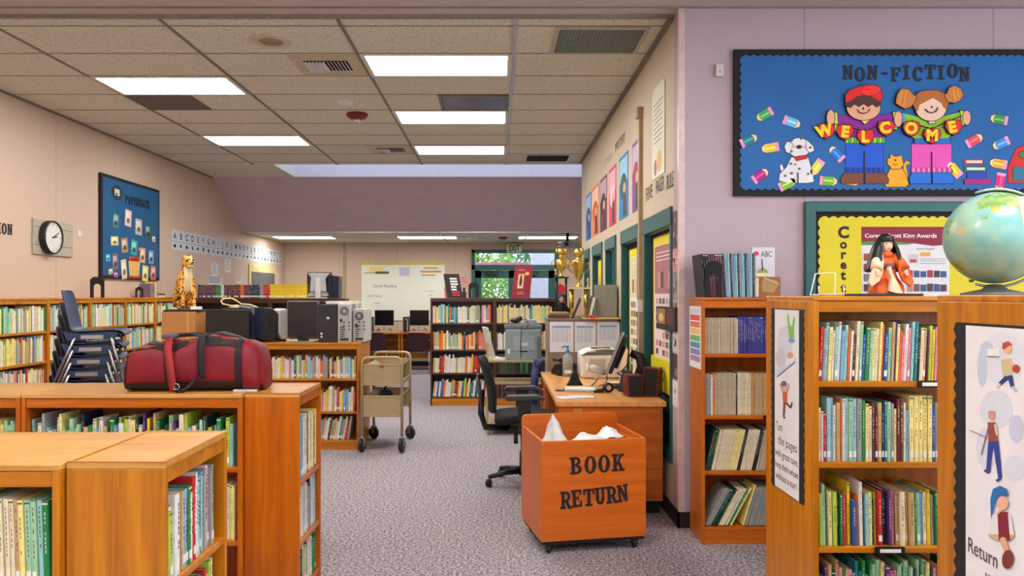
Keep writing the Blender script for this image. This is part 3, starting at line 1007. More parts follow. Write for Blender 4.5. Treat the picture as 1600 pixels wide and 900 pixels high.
# ---- tall double case with the doll on top
E1 = (1.25, 3.07, 0)
E2 = (2.17, 3.07, 0)
for P, lab in ((E1, 'tall oak double bookcase with the doll on top and a narrow banner on its end'), (E2, 'tall oak double bookcase under the globe, hidden behind the closest case')):
    case('bookcase', lab, P, 0, .918, .54, 1.495, (1.157, .835, .498, .17), oak_x, oak_z, oak_x, double=True, kick=.1, st=.023)
TE = Tm(E1, 0)
GE = 'picture books in the case under the doll'
WE = 'shelf of the doll case'
rE = [('red', .012, .215), ('grey', .008, .21), ('light aqua', .010, .232), ('pale yellow', .012, .215), ('cream', .008, .2), ('light aqua', .012, .215), ('white', .008, .235), ('sky blue', .012, .2), ('light aqua', .010, .222), ('orange', .006, .21), ('white', .008, .2),
      ('brown', .009, .185), ('cream', .011, .238), ('mint green', .010, .236), ('blue', .010, .185), ('green', .014, .215), ('mint green', .010, .21), ('pale yellow', .010, .21), ('cream', .012, .208), ('pale yellow', .008, .235), ('orange', .006, .225), ('blue', .014, .19),
      ('mint green', .011, .212), ('tan', .009, .235), ('purple', .006, .235), ('pale yellow', .009, .225), ('orange', .007, .2), ('pink', .011, .19), ('white', .010, .226), ('pink', .010, .212), ('light aqua', .010, .236), ('teal', .010, .236),
      ('black', .007, .2), ('cream', .012, .212), ('tan', .009, .21), ('maroon', .006, .2), ('lime', .010, .22), ('yellow', .008, .205), ('pink', .009, .215), ('purple', .006, .22), ('white', .010, .21), ('maroon', .009, .2), ('sky blue', .01, .21), ('cream', .012, .22)]
shelf_books(TE, 0, .028, .89, 1.157, .012, .28, 0, 'top ' + WE, GE, seed=81, fixed=rE, lean=.045, jit=.006, labels=.35)
rE2 = [('cream', .009, .215), ('white', .008, .2), ('red', .010, .195), ('light aqua', .014, .255), ('sky blue', .008, .255), ('cream', .010, .225), ('tan', .014, .235), ('orange', .005, .25), ('white', .008, .25), ('light aqua', .014, .252), ('mint green', .014, .252),
       ('light aqua', .016, .25), ('grey', .018, .25), ('green', .012, .245), ('pale yellow', .012, .23), ('cream', .010, .22), ('brown', .010, .235), ('maroon', .010, .205), ('tan', .014, .235), ('navy', .008, .225), ('teal', .008, .24), ('mint green', .014, .238), ('grey', .010, .232),
       ('pale yellow', .008, .21), ('maroon', .012, .25), ('brown', .012, .255), ('cream', .008, .235), ('sky blue', .010, .205)] + [('pale yellow', .0165, .262)] * 5 + [('blue', .010, .22), ('grey', .012, .235), ('brown', .012, .228), ('tan', .014, .22), ('cream', .012, .24), ('teal', .01, .23)]
shelf_books(TE, 0, .028, .89, .835, .012, .3, 0, 'second ' + WE, GE, seed=82, fixed=rE2, jit=.005, labels=.35)
rE3 = [('lime', .010, .21), ('mint green', .012, .245), ('teal', .007, .22), ('pale yellow', .014, .215), ('lime', .016, .215), ('navy', .008, .205), ('green', .008, .205), ('red', .012, .205), ('tan', .006, .21), ('yellow', .012, .25), ('blue', .018, .18), ('orange', .006, .2), ('white', .012, .255),
       ('maroon', .008, .21), ('light aqua', .010, .205), ('pale yellow', .014, .212), ('navy', .008, .18), ('lime', .008, .21), ('red', .016, .215), ('dark green', .022, .22), ('purple', .012, .215), ('pink', .012, .215), ('tan', .012, .21), ('cream', .018, .215), ('pale yellow', .014, .21), ('tan', .020, .212),
       ('green', .009, .205), ('mint green', .012, .21), ('sky blue', .012, .215), ('cream', .012, .21), ('yellow', .014, .22), ('grey', .012, .2), ('green', .012, .21), ('cream', .012, .215)]
shelf_books(TE, 0, .034, .89, .498, .012, .3, 0, 'third ' + WE, GE, seed=83, fixed=rE3, lean=-.02, jit=.03, labels=.2)
shelf_books(TE, 0, .04, .6, .17, .02, .3, pal('dark green 2, orange 2, green 3, pale yellow 2, teal 2, mint green 2, pink 2, purple 1, tan 3'), 'bottom ' + WE, GE, seed=84, hr=(.2, .27), tr=(.008, .018), labels=.2)
# ---- closest case on the near side, only its end shows
case('bookcase', 'closest tall oak bookcase, only its wide end panel with the large banner in view', (1.27, 1.55, 0), 0, 1.0, .69, 1.5, (1.16, .83, .5, .17), oak_x, oak_z, oak_x, double=True, st=.023)
# ---- dark low case across the back with the row of volumes
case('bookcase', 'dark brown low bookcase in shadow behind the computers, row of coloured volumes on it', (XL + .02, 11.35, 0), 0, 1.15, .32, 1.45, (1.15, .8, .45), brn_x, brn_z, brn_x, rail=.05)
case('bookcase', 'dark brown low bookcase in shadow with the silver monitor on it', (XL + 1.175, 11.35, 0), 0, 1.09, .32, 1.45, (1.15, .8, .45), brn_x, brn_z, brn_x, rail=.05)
TV = Tm((XL + .02, 11.35, 1.45), 0)
v = [('black', .02, .2)] + [('plum', .022, .198)] * 10 + [('green', .024, .2)] * 3 + [('white', .02, .2)] * 2 + [('plum', .022, .198)] * 7 + [('maroon', .022, .198)] * 3 + [('orange', .024, .198)] * 2 + [('plum', .022, .198)] * 4 + [('navy', .022, .198)] * 6 + [('grey', .02, .2)] * 2 + [('red', .024, .198)] * 4 + \
    [('yellow', .0215, .205)] * 23
shelf_books(TV, 0, .08, 3, 0.0, .03, 1, 0, 'top of the dark low bookcase', 'row of volumes on the dark low bookcase', 'reference_volume', 'reference volume', seed=91, fixed=v, labels=.7, dr=(.14, .15), jit=.004)
# shelf label holders
lh = M('black label holder', (16, 16, 18), .4)
for nm, T, x, y, z, wd, lab in (('shelf_label', TG, .37, -.008, .752, .16, 'black label holder on the shelf edge under the second row of magazines'),
                                ('shelf_label', TG, .72, -.008, .417, .14, 'black label holder on the shelf edge under the leaning magazines'),
                                ('shelf_label', TE, .415, -.008, 1.135, .09, 'black label holder on the top shelf edge of the doll case'),
                                ('shelf_label', TE, .245, -.008, .476, .115, 'black label holder on the third shelf edge of the doll case')):
    p = T @ Vector((x, y, z))
    o = MB().box((0, 0, -.002), (wd, .012, .026)).build(nm, lh)
    o.location = p
    tag(o, lab, 'shelf label', 'black holders on shelf edges')
    MB().box((wd * .14, -.001, .005), (wd * .86, .001, .019)).build('card', paper, o)

o = far_mb.build('small_books', [BM[c] for c in far_order], fix=False)
tag(o, 'rows of small books filling the oak wall bookcases and other dim shelves', 'books', kind='stuff')
# ================================================================== what hangs on the walls
def pm(rgb, rough=.65):
    return M('paper %d %d %d' % rgb, rgb, rough, var=.04, scale=9)


def scallop(u0, v0, u1, v1, band, step=.045, amp=.012):
    """outline of an inner rectangle with a wavy edge, used as paper over a black border"""
    x0, y0, x1, y1 = u0 + band, v0 + band, u1 - band, v1 - band
    pts = []

    def run(ax, ay, bx, by):
        L = math.hypot(bx - ax, by - ay)
        n = max(2, int(L / step)) * 6
        nx, ny = -(by - ay) / L, (bx - ax) / L
        for i in range(n):
            t = i / n
            s = abs(math.sin(math.pi * t * n / 6)) * amp
            pts.append((ax + (bx - ax) * t + nx * s, ay + (by - ay) * t + ny * s))
    run(x0, y0, x1, y0)
    run(x1, y0, x1, y1)
    run(x1, y1, x0, y1)
    run(x0, y1, x0, y0)
    return pts


blueP = M('royal blue bulletin paper', (4, 98, 170), .6, var=.10, scale=2)
blueD = M('deep blue bulletin paper', (4, 84, 134), .6, var=.08, scale=2)
yelP = M('yellow bulletin paper', (222, 208, 22), .6, var=.06, scale=2)
line = M('black outline print', (20, 16, 24), .6)

# ------------------------------------------------------------------ NON-FICTION board
K = 4.97 / F
pn = lambda px, py: ((px - CX) * K, CZ - (py - CY) * K)
bd = thing('bulletin_board', 'large blue NON-FICTION bulletin board with welcome children above the tall bookcases', 'bulletin board', (0, 0, 0))
u0, v1 = pn(1147, 77)
u1, v0 = pn(1780, 306)
MB().rect(mapN, u0, v0, u1, v1, .004, .03).build('black_border', blackm, bd)
mb = MB()
mb.prism(scallop(u0, v0, u1, v1, .05, .05, -.014), mapN, .0305, .034)
mb.build('blue_backing', blueP, bd)
# lettering
b = MB()
ua, va = pn(1316, 125)
x = ua
lay = [('N', 0, .02), ('O', -.012, .03), ('N', 0, .0), ('-', 0, 0), ('F', -.012, -.02), ('I', .0, .02), ('C', -.010, 0), ('T', .004, 0), ('I', .0, 0), ('O', .010, 0), ('N', -.012, .05)]
for ch, dv, ti in lay:
    put_slab(b, ch, mapN, x, va + dv, .092, .035, .038, wid=.82, tilts=[ti])
    x += .064 if ch == 'I' else (.072 if ch == '-' else .0785)
b.build('lettering', line, bd)


class Cut:
    """a printed paper cut-out: colour patches stacked in thin layers, drawn in photo pixels"""

    def __init__(s, w=.0345):
        s.mb, s.mats, s.w = MB(), [], w

    def mi(s, rgb):
        m = line if rgb == 0 else pm(rgb)
        if m not in s.mats:
            s.mats.append(m)
        return s.mats.index(m)

    def p(s, pts, rgb, out=1.1):
        q = [pn(*a) for a in pts]
        if out:
            s.w += .0004
            s.mb.prism([pn(*a) for a in grow(pts, out)], s.f, .034, s.w, s.mi(0))
        s.w += .0004
        s.mb.prism(q, s.f, .034, s.w, s.mi(rgb))
        return s

    f = staticmethod(mapN)

    def txt(s, t, px, py, h, rgb, rot=0.0, bold=.06):
        s.w += .0004
        u, v = pn(px, py)
        put_text(s.mb, t, s.f, u, v, h * K, s.w, s.mi(rgb), bold=bold, rot=rot, center=True)
        return s

    def build(s, name, parent, label=None):
        o = s.mb.build(name, s.mats, parent)
        if label:
            o['label'] = label
        return o


SK, RED, YEL = (232, 172, 140), (228, 22, 24), (250, 214, 20)
boy = Cut()
boy.p([(1321, 222), (1379, 222), (1379, 262), (1321, 262)], (16, 88, 214)).p([(1320, 262), (1380, 262), (1379, 272), (1321, 272)], (20, 66, 176))
for i in range(7):
    boy.p([(1323 + i * 8, 263), (1326 + i * 8, 263), (1326 + i * 8, 271), (1323 + i * 8, 271)], (14, 46, 130), 0)
boy.p([(1349, 236), (1350.5, 236), (1350.5, 272), (1349, 272)], 0, 0)
boy.p([(1318, 271), (1348, 271), (1348, 287), (1314, 287), (1313, 280)], (120, 66, 40)).p([(1351, 271), (1381, 271), (1387, 280), (1386, 287), (1351, 287)], (120, 66, 40))
boy.p([(1306, 180), (1336, 182), (1349, 193), (1362, 182), (1393, 178), (1395, 204), (1378, 217), (1321, 217), (1306, 206)], (136, 22, 150))
for i in range(14):
    boy.p([(1320.5 + i * 4.3, 216), (1324 + i * 4.3, 216), (1324 + i * 4.3, 224), (1320.5 + i * 4.3, 224)], (70, 190, 60) if i % 2 else (180, 214, 60), 0)
boy.p([(1301, 177), (1306, 177), (1308, 206), (1303, 206)], (190, 220, 50)).p([(1393, 176), (1398, 176), (1399, 203), (1395, 203)], (190, 220, 50))
boy.p(ell(1296, 185, 6, 12), SK).p(ell(1401, 187, 6, 12), SK)
boy.p([(1337, 184), (1349, 195), (1362, 184), (1360, 182), (1349, 190), (1339, 182)], (232, 226, 120), .8)
boy.p(ell(1347, 170, 26, 19), SK)
boy.p([(1319, 166), (1321, 154), (1336, 148), (1360, 148), (1372, 156), (1373, 165), (1366, 169), (1360, 164), (1353, 168), (1347, 163), (1340, 168), (1333, 164), (1327, 170)], (74, 40, 22))
boy.p([(1319, 162), (1319, 150), (1326, 142), (1334, 139), (1342, 137), (1350, 134), (1364, 134), (1374, 141), (1376, 152), (1373, 160), (1366, 156), (1358, 152), (1346, 150), (1336, 152), (1328, 158)], RED)
boy.p(ell(1358, 143, 15, 8, 16, -.1), (246, 40, 36), .8)
boy.p([(1337, 172), (1340, 176), (1346, 178), (1353, 176), (1356, 171), (1357.2, 172.5), (1353, 177.5), (1346, 179.6), (1339, 177.5), (1336, 173)], 0, 0).p(ell(1346, 171, 1.4, 2), 0, 0)
boy.build('boy_cutout', bd)
girl = Cut()
girl.p([(1424, 224), (1486, 224), (1486, 262), (1424, 262)], (232, 84, 186)).p([(1423, 262), (1487, 262), (1487, 270), (1423, 270)], (214, 60, 150))
for i in range(8):
    girl.p([(1425 + i * 8, 262.5), (1428 + i * 8, 262.5), (1428 + i * 8, 270), (1425 + i * 8, 270)], (240, 150, 200), 0)
girl.p([(1454, 238), (1455.5, 238), (1455.5, 270), (1454, 270)], 0, 0)
girl.p([(1424, 270), (1453, 270), (1453, 287), (1421, 287), (1420, 279)], (22, 110, 214)).p([(1456, 270), (1484, 270), (1489, 279), (1488, 287), (1456, 287)], (22, 110, 214))
girl.p([(1411, 178), (1436, 184), (1452, 194), (1466, 184), (1498, 176), (1501, 196), (1478, 218), (1429, 218), (1412, 206)], (140, 200, 40))
for i, (x, y) in enumerate(((1425, 190), (1440, 198), (1475, 190), (1462, 206), (1436, 211), (1470, 200))):
    girl.p(ell(x, y, 2, 1.6, 8), (220, 70, 60), 0)
girl.p([(1428, 217), (1482, 217), (1483, 225), (1427, 225)], (20, 110, 200))
girl.p([(1406, 178), (1411, 177), (1414, 206), (1409, 206)], (60, 170, 220)).p([(1498, 174), (1503, 174), (1504, 196), (1500, 198)], (190, 220, 50))
girl.p(ell(1508, 185, 6, 11), SK)
girl.p([(1448, 186), (1459, 186), (1458, 194), (1449, 194)], (240, 200, 176))
girl.p(ell(1452, 169, 24, 21), (240, 204, 180))
girl.p([(1429, 174), (1424, 164), (1426, 152), (1434, 145), (1448, 142), (1464, 143), (1475, 149), (1480, 158), (1477, 172), (1472, 170), (1468, 162), (1455, 154), (1444, 160), (1434, 165), (1432, 174)], (184, 104, 40))
girl.p([(1425, 150), (1417, 141), (1406, 140), (1400, 148), (1397, 162), (1404, 167), (1412, 171), (1420, 168), (1427, 160), (1429, 152)], (206, 128, 52)).p([(1477, 147), (1480, 139), (1488, 135), (1498, 140), (1502, 150), (1497, 158), (1488, 162), (1478, 160), (1473, 150)], (206, 128, 52))
for a in ((1407, 144, 1402, 163), (1413, 144, 1409, 167), (1486, 141, 1490, 160), (1492, 142, 1496, 155)):
    girl.p(limb2(*a, .8, .8), (236, 176, 70), 0)
girl.p([(1443, 171), (1447, 175), (1453, 177), (1459, 174), (1462, 169), (1463, 170.5), (1460, 175.8), (1453, 178.6), (1446, 176.6), (1442, 172)], 0, 0).p(ell(1453, 168.5, 1.3, 1.6), 0, 0)
girl.build('girl_cutout', bd)
ap = Cut(.048)
for a in ((1289, 192, 1318, 198), (1318, 197, 1350, 206), (1350, 206, 1382, 192), (1421, 193, 1453, 202), (1453, 202, 1500, 182)):
    ap.p(limb2(*a, .7, .7), 0, 0)
for t, x, y, ro in (('W', 1289, 204, .25), ('E', 1318, 206, -.12), ('L', 1350, 214, 0), ('C', 1382, 200, .15), ('O', 1421, 201, 0), ('M', 1453, 212, 0), ('E', 1486, 199, .22)):
    s = [(x, y + 13), (x - 8, y + 9), (x - 13, y), (x - 11, y - 8), (x - 5, y - 10), (x, y - 7), (x + 5, y - 10), (x + 11, y - 8), (x + 13, y), (x + 8, y + 9)]
    ap.p(s, RED, 1.2)
    ap.p(limb2(x, y - 7, x + 2, y - 12, .9, .9), (60, 90, 30), 0)
    ap.txt(t, x - .5, y + 8.5, 16, YEL, rot=ro)
ap.build('welcome_apples', bd)
dog = Cut()
W_ = (228, 232, 236)
dog.p(limb2(1222, 266, 1220, 258, 2.5, 1.5), W_).p([(1236, 246), (1262, 246), (1268, 266), (1271, 284), (1262, 286), (1228, 286), (1217, 282), (1218, 272), (1228, 262)], W_)
dog.p(ell(1248, 231, 17, 15), W_).p([(1230, 221), (1225, 229), (1228, 238), (1233, 240), (1238, 226)], W_).p([(1259, 219), (1270, 229), (1271, 236), (1264, 239), (1259, 232)], W_)
dog.p([(1240, 245), (1260, 242), (1260, 248), (1244, 252)], (196, 30, 40), .7)
for x, y, r in ((1236, 220, 2.4), (1251, 217, 2.2), (1265, 231, 2.2), (1236, 237, 2), (1235, 256, 2), (1242, 257, 1.5), (1248, 264, 2), (1236, 271, 2.2), (1226, 275, 2), (1262, 272, 2)):
    dog.p(ell(x, y, r, r * .9, 8), (96, 100, 112), 0)
dog.p(ell(1240, 229, 3, 2.4, 8), (232, 180, 192), 0).p(ell(1255, 230, 3, 2.4, 8), (232, 180, 192), 0).p(ell(1247.5, 230, 4, 3, 10), 0, 0).p([(1245.4, 270), (1246.4, 270), (1246.4, 286), (1245.4, 286)], 0, 0)
dog.build('puppy_cutout', bd)
cat = Cut()
OC = (246, 172, 26)
cat.p([(1410, 270), (1412, 256), (1416, 251), (1421, 254), (1420, 258), (1417, 255), (1415, 260), (1418, 276), (1416, 284), (1410, 284)], OC).p([(1391, 263), (1408, 263), (1414, 272), (1419, 288), (1414, 292), (1384, 292), (1381, 285), (1386, 273)], OC)
cat.p([(1386, 248), (1390, 248), (1391, 241), (1396, 245), (1402, 245), (1408, 243), (1409, 250), (1411, 258), (1405, 264), (1393, 264), (1386, 256)], OC)
cat.p(ell(1398, 250.5, 1.6, 1.4, 8), 0, 0).p([(1394, 256), (1398, 258), (1402, 256), (1402, 257), (1398, 259), (1394, 257)], 0, 0)
cat.build('kitten_cutout', bd)
for x, y, a, c in ((1195, 179, 150, (60, 170, 90)), (1236, 191, 20, (110, 190, 236)), (1169, 220, -25, (20, 130, 140)), (1204, 231, 170, (240, 200, 60)), (1187, 275, -35, (176, 20, 140)), (1276, 261, 125, (236, 220, 90)), (1307, 241, 225, (20, 120, 220)),
                   (1229, 288, -25, (130, 190, 50)), (1293, 283, 5, (120, 180, 50)), (1328, 282, 12, (250, 150, 30)), (1561, 187, 190, (60, 150, 50)), (1521, 220, -30, (230, 70, 90)), (1564, 224, 155, (60, 140, 220)), (1560, 256, 190, (250, 170, 40)),
                   (1491, 266, 230, (250, 200, 30)), (1562, 283, 100, (226, 30, 120))):
    pc = Cut()
    ca, sa = math.cos(RD(a)), math.sin(RD(a))
    tr = lambda l: [(x + p * ca - q * sa, y + p * sa + q * ca) for p, q in l]
    pc.p(tr([(-13, -7), (8, -7), (14, -3), (14, 3), (8, 7), (-13, 7)]), c, .9)
    pc.p(tr([(-13, -7), (-8, -7), (-8, 7), (-13, 7)]), (238, 160, 214), 0).p(tr([(8, -7), (14, -3), (14, 3), (8, 7), (10, 0)]), (244, 220, 170), 0)
    pc.p(tr([(-7, -2), (8, -2), (8, 1), (-7, 1)]), tuple(min(255, v + 60) for v in c), 0)
    pc.build('pencil_cutout', bd)
bk = Cut()
for y0, y1, x0, x1, c in ((249, 257, 1505, 1535, (200, 30, 50)), (260, 268, 1506, 1539, (40, 120, 70)), (269, 279, 1510, 1540, (30, 70, 180)), (280, 288, 1506, 1548, (170, 20, 130))):
    bk.p(rc(x0, y0, x1, y1), c, .8).p(rc(x0 + 4, y0 + 2, x1 - 1, y1 - 2), (226, 226, 224) if y0 < 269 else c, 0)
bk.build('book_stack_cutout', bd)
bp = Cut()
bp.p([(1575, 286), (1574, 262), (1581, 246), (1587, 232), (1600, 227), (1624, 227), (1634, 240), (1642, 262), (1642, 286)], (212, 34, 36)).p(rc(1582, 261, 1634, 282), (40, 120, 150)).p(ell(1603, 242, 12, 6), (60, 140, 50))
bp.build('backpack_cutout', bd)

# ------------------------------------------------------------------ yellow display window in the middle wall
fr = thing('display_board', 'yellow display board in a teal window frame behind the doll', 'bulletin board', (0, 0, 0))
u0, v1 = pn(1258, 315)
u1, v0 = 3.75, .95
b = MB()
fw = .066
b.rect(mapN, u0, v0, u0 + fw, v1, .002, .04).rect(mapN, u1 - fw, v0, u1, v1, .002, .04).rect(mapN, u0 + fw, v1 - fw, u1 - fw, v1, .002, .04)
b.build('frame', teal, fr, bevel=.004)
MB().rect(mapN, u0 + fw, v0, u1 - fw, v1 - fw, .003, .008).build('black_border', blackm, fr)
MB().prism(scallop(u0 + .045, v0, u1 - .045, v1 - .045, .06, .058, -.014), mapN, .0085, .011).build('yellow_backing', yelP, fr)
b = MB()
px, py = 1320, 371
for ch, h, d in (('C', .070, 16.5), ('o', .055, 16), ('r', .055, 16), ('e', .055, 17), ('t', .058, 20), ('t', .058, 20), ('a', .055, 20)):
    u, v = pn(px, py)
    put_text(b, ch, mapN, u, v, h, .0115, bold=.045, center=True)
    py += d
u, v = pn(1521, 440)
put_text(b, 's', mapN, u, v, .062, .0115, bold=.045, center=True)
b.build('lettering', line, fr)
po = Cut(.0115)
po.f = lambda u, v, w: (u, YN - (.011 + w - .034 if w >= .034 else w), v)
po.p = lambda pts, rgb, out=0, s=po: Cut.p(s, pts, rgb, 0)
po.w = .0345
po.p(rc(1348, 354, 1486, 466), (226, 226, 230))
po.p([(1348, 354), (1486, 354), (1486, 382), (1460, 384), (1430, 380), (1400, 377), (1370, 377), (1348, 378)], (140, 30, 60))
po.p([(1348, 378), (1370, 377), (1400, 377), (1430, 380), (1420, 382), (1390, 382), (1348, 383)], (80, 150, 70))
u, v = pn(1353, 371)
po.w += .0003
put_text(po.mb, 'Coretta Scott King Awards', po.f, u, v, .026, po.w, po.mi((238, 234, 236)), width=113 * K, bold=.02)
u, v = pn(1434, 390)
put_text(po.mb, 'Author Award', po.f, u, v, .012, po.w, po.mi((60, 60, 66)), width=28 * K)
po.p(rc(1422, 397, 1437, 411), (200, 196, 196)).p(rc(1424, 405, 1434, 410), (180, 80, 60)).p(rc(1440, 394, 1456, 400), (224, 170, 90))
for y in (404, 407, 411):
    po.p(rc(1440, y, 1480, y + .8), (150, 150, 156))
r3 = random.Random(3)
for y, h in ((422, 11), (443, 12)):
    for i in range(6):
        po.p(rc(1420 + i * 10.5, y + (i % 3) * .8, 1428 + i * 10.5, y + h), r3.choice(((90, 60, 70), (160, 60, 70), (60, 60, 72), (190, 130, 120), (50, 90, 140), (120, 90, 80))))
for i in range(4):
    po.p(rc(1352, 396 + i * 16, 1360, 407 + i * 16), r3.choice(((60, 60, 70), (160, 80, 60), (110, 120, 130))))
o = po.build('award_poster', fr, 'white award poster with maroon banner')

# small wall box
o = MB().rect(mapN, pn(1119, 0)[0], pn(0, 119)[1], pn(1131, 0)[0], pn(0, 100)[1], .001, .03).build('wall_switch', M('cream plastic box', (206, 204, 196), .5), bevel=.003)
tag(o, 'small cream control box on the mauve wall beside the blue board', 'switch')
MB().lathe([(.004, 0), (.004, .004)], 8, c=(pn(1125, 0)[0], YN - .034, pn(0, 112)[1]), axis='y').build('button', black, o)

# ------------------------------------------------------------------ clock wall
def PL(px, py):
    """point of the left wall seen at a pixel, as (u, v)"""
    Y = XL * F / (px - CX)
    return Y, CZ - (py - CY) * Y / F


def add_letters(name, word, label, fn, u, v, h, wid=.85, adv=1.02):
    b = MB()
    put_slab(b, word, fn, u, v, h, .0005, .004, wid=wid, adv=adv)
    return tag(b.build(name, line), label, 'letters')


o = add_letters('wall_letters', 'TION', 'dark letters ending in ION at the edge of the frame on the clock wall', mapL, 6.895, 2.055, .10, .8)
o.name = 'wall_letters'
o['label'] = 'dark slab letters reading TION beside the wall clock'
# clock on its panel
ck = thing('wall_clock', 'round black rimmed wall clock on a grey beige panel', 'clock', (0, 0, 0))
ya, za = PL(49, 326)
yb, zb = PL(111, 388)
za, zb = 2.245, 1.90
MB().rect(mapL, ya, zb, yb, za, .001, .02).rect(mapL, ya + .02, zb + .09, yb - .01, zb + .096, .0201, .022, 1).rect(mapL, ya + .02, za - .08, yb - .01, za - .074, .0201, .022, 1).build('mounting_panel', [M('grey beige steel', (178, 170, 154), .45), M('panel groove', (110, 104, 96), .6)], ck, bevel=.003)
yc, zc, rr = 7.745 - .30, 2.075, .168
yc = ya + .25
cf = MB()
cf.lathe([(rr, .02), (rr, .075), (rr - .012, .085), (rr - .016, .07)], 36, c=(XL, yc, zc), axis='x', caps=False)
cf.build('rim', black, ck)
cf = MB().lathe([(rr - .014, .03), (rr - .014, .066)], 36, c=(XL, yc, zc), axis='x')
for k in range(12):
    a = k * math.pi / 6
    l = .02 if k % 3 else .032
    q = [(yc + math.sin(a) * (rr - .022) + math.cos(a) * s * .003, zc + math.cos(a) * (rr - .022) - math.sin(a) * s * .003) for s in (-1, 1)] + \
        [(yc + math.sin(a) * (rr - .022 - l) + math.cos(a) * s * .003, zc + math.cos(a) * (rr - .022 - l) - math.sin(a) * s * .003) for s in (1, -1)]
    cf.prism(q, mapL, .0662, .0668, 1)
cf.build('face', [white, line], ck)
for nm, a, l, w in (('hour_hand', 80, .075, .006), ('minute_hand', 62, .115, .0045)):
    a = RD(a)
    q = [(yc + math.sin(a) * t + math.cos(a) * s * w, zc + math.cos(a) * t - math.sin(a) * s * w) for t, s in ((-.02, -1), (l, -1), (l, 1), (-.02, 1))]
    MB().prism(q, mapL, .0675, .0685).build(nm, line, ck)
y0, z0 = PL(120, 361)
o = MB().rect(mapL, y0, z0 - .055, y0 + .09, z0 + .01, .001, .008).build('wall_switch', white, bevel=.002)
tag(o, 'small white switch plate between the clock and the paperback board', 'switch')

# paperback board
pb = thing('bulletin_board', 'dark blue PAPERBACK bulletin board on the clock wall', 'bulletin board', (0, 0, 0))
y0, y1, z0, z1 = 8.74, 10.25, 1.69, 2.885
MB().rect(mapL, y0, z0, y1, z1, .002, .03).build('black_border', blackm, pb)
MB().prism(scallop(y0, z0, y1, z1, .045, .05, -.012), mapL, .0305, .033).build('blue_backing', blueD, pb)


def ub(fx, fz):
    return y0 + fx * (y1 - y0), z1 - fz * (z1 - z0)


b = MB()
u, v = ub(.36, .30)
put_slab(b, 'PAPERBACK', mapL, ub(.37, 0)[0], ub(0, .235)[1], .10, .034, .037, wid=.74, adv=.98)
b.build('lettering', line, pb)
b = MB()
u, v = ub(.24, .15)
b.prism(ell(u, v, .13, .085), mapL, .0335, .035, 0).prism(ell(u, v, .118, .074), mapL, .035, .0365, 1)
put_text(b, 'PB', mapL, u - .06, v - .035, .07, .0368, 2, bold=.03, width=.12)
b.build('round_badge', [line, pm((40, 60, 60)), paper], pb)
covers = [(.22, .43, .10, .15, (60, 120, 130)), (.42, .38, .11, .17, (222, 190, 190)), (.60, .45, .12, .17, (180, 170, 160)), (.77, .48, .11, .15, (40, 90, 80)), (.20, .63, .12, .09, (214, 206, 130)), (.36, .66, .11, .15, (170, 130, 90)), (.52, .67, .11, .16, (40, 160, 160)),
          (.67, .74, .10, .16, (220, 170, 120)), (.83, .75, .10, .15, (120, 140, 190)), (.10, .80, .07, .07, (60, 170, 220)), (.21, .83, .09, .16, (120, 90, 120)), (.35, .90, .09, .2, (214, 200, 170)), (.72, .93, .11, .17, (224, 210, 120)), (.87, .92, .10, .16, (200, 110, 90)),
          (.62, .69, .05, .06, (210, 60, 60)), (.88, .55, .06, .06, (226, 190, 150)), (.14, .93, .06, .05, (230, 220, 90)), (.22, .96, .06, .05, (200, 90, 190))]
for i, (fx, fz, w, h, c) in enumerate(covers):
    u, v = ub(fx, fz)
    mb = MB()
    a = RD((i * 37 % 17) - 8)
    ca, sa = math.cos(a), math.sin(a)
    tr = lambda l: [(u + p * ca - q * sa, v + p * sa + q * ca) for p, q in l]
    W2_, H2_ = w * .72, h * .58
    mb.prism(tr(rc(-W2_, -H2_, W2_, H2_)), mapL, .0335, .036)
    mb.prism(tr(rc(-W2_ * .8, -H2_ * .3, W2_ * .5, H2_ * .7)), mapL, .036, .0362, 1).prism(tr(ell(0, -H2_ * .3, W2_ * .5, H2_ * .35, 10)), mapL, .0362, .0364, 2)
    k = tuple(int(255 - (255 - x) * .5) for x in c)
    d_ = tuple(int(x * .5) for x in c)
    mb.build('paper_cover', [pm(c), pm(k), pm(d_)], pb)
b = MB()
u, v = ub(.52, .98)
b.prism([(u - .12, v), (u + .12, v), (u + .15, v + .20), (u - .15, v + .20)], mapL, .0365, .039)
for i in range(5):
    x = u - .11 + i * .05
    b.prism(rc(x, v + .01, x + .008, v + .2), mapL, .039, .0395, 1)
for i in range(5):
    b.prism(ell(u - .10 + i * .05, v + .225, .04, .035, 12), mapL, .036, .0385, 2)
b.rect(mapL, u - .16, v - .01, u + .16, v + .02, .039, .041, 3)
b.build('basket_cutout', [pm((226, 186, 110)), pm((150, 90, 40)), pm((214, 70, 40)), pm((160, 50, 40))], pb)

# alphabet cards
GA = 'alphabet cards along the clock wall'
cardm = M('pale alphabet card', (206, 212, 220), .85, var=.03)
cink = M('blue black print', (32, 38, 60), .85, spec=.2)
for i, ch in enumerate('ABCDEFGHIJKLMNOPQRSTUVWXYZ'):
    ua = 10.70 + i * .209
    b = MB().rect(mapL, ua, 2.13, ua + .2, 2.41, .001, .0035)
    b.rect(mapL, ua + .006, 2.245, ua + .194, 2.25, .0036, .0039, 1)
    put_text(b, ch, mapL, ua + .10, 2.285, .09, .0041, 1, bold=.02, center=True)
    r4 = random.Random(i)
    q = [(ua + .1 + math.cos(k * 1.047) * r4.uniform(.02, .05), 2.19 + math.sin(k * 1.047) * r4.uniform(.02, .045)) for k in range(6)]
    b.prism(q, mapL, .0036, .004, 1)
    tag(b.build('alphabet_card', [cardm, cink]), 'white alphabet card reading %s on the clock wall' % ch, 'card', GA)
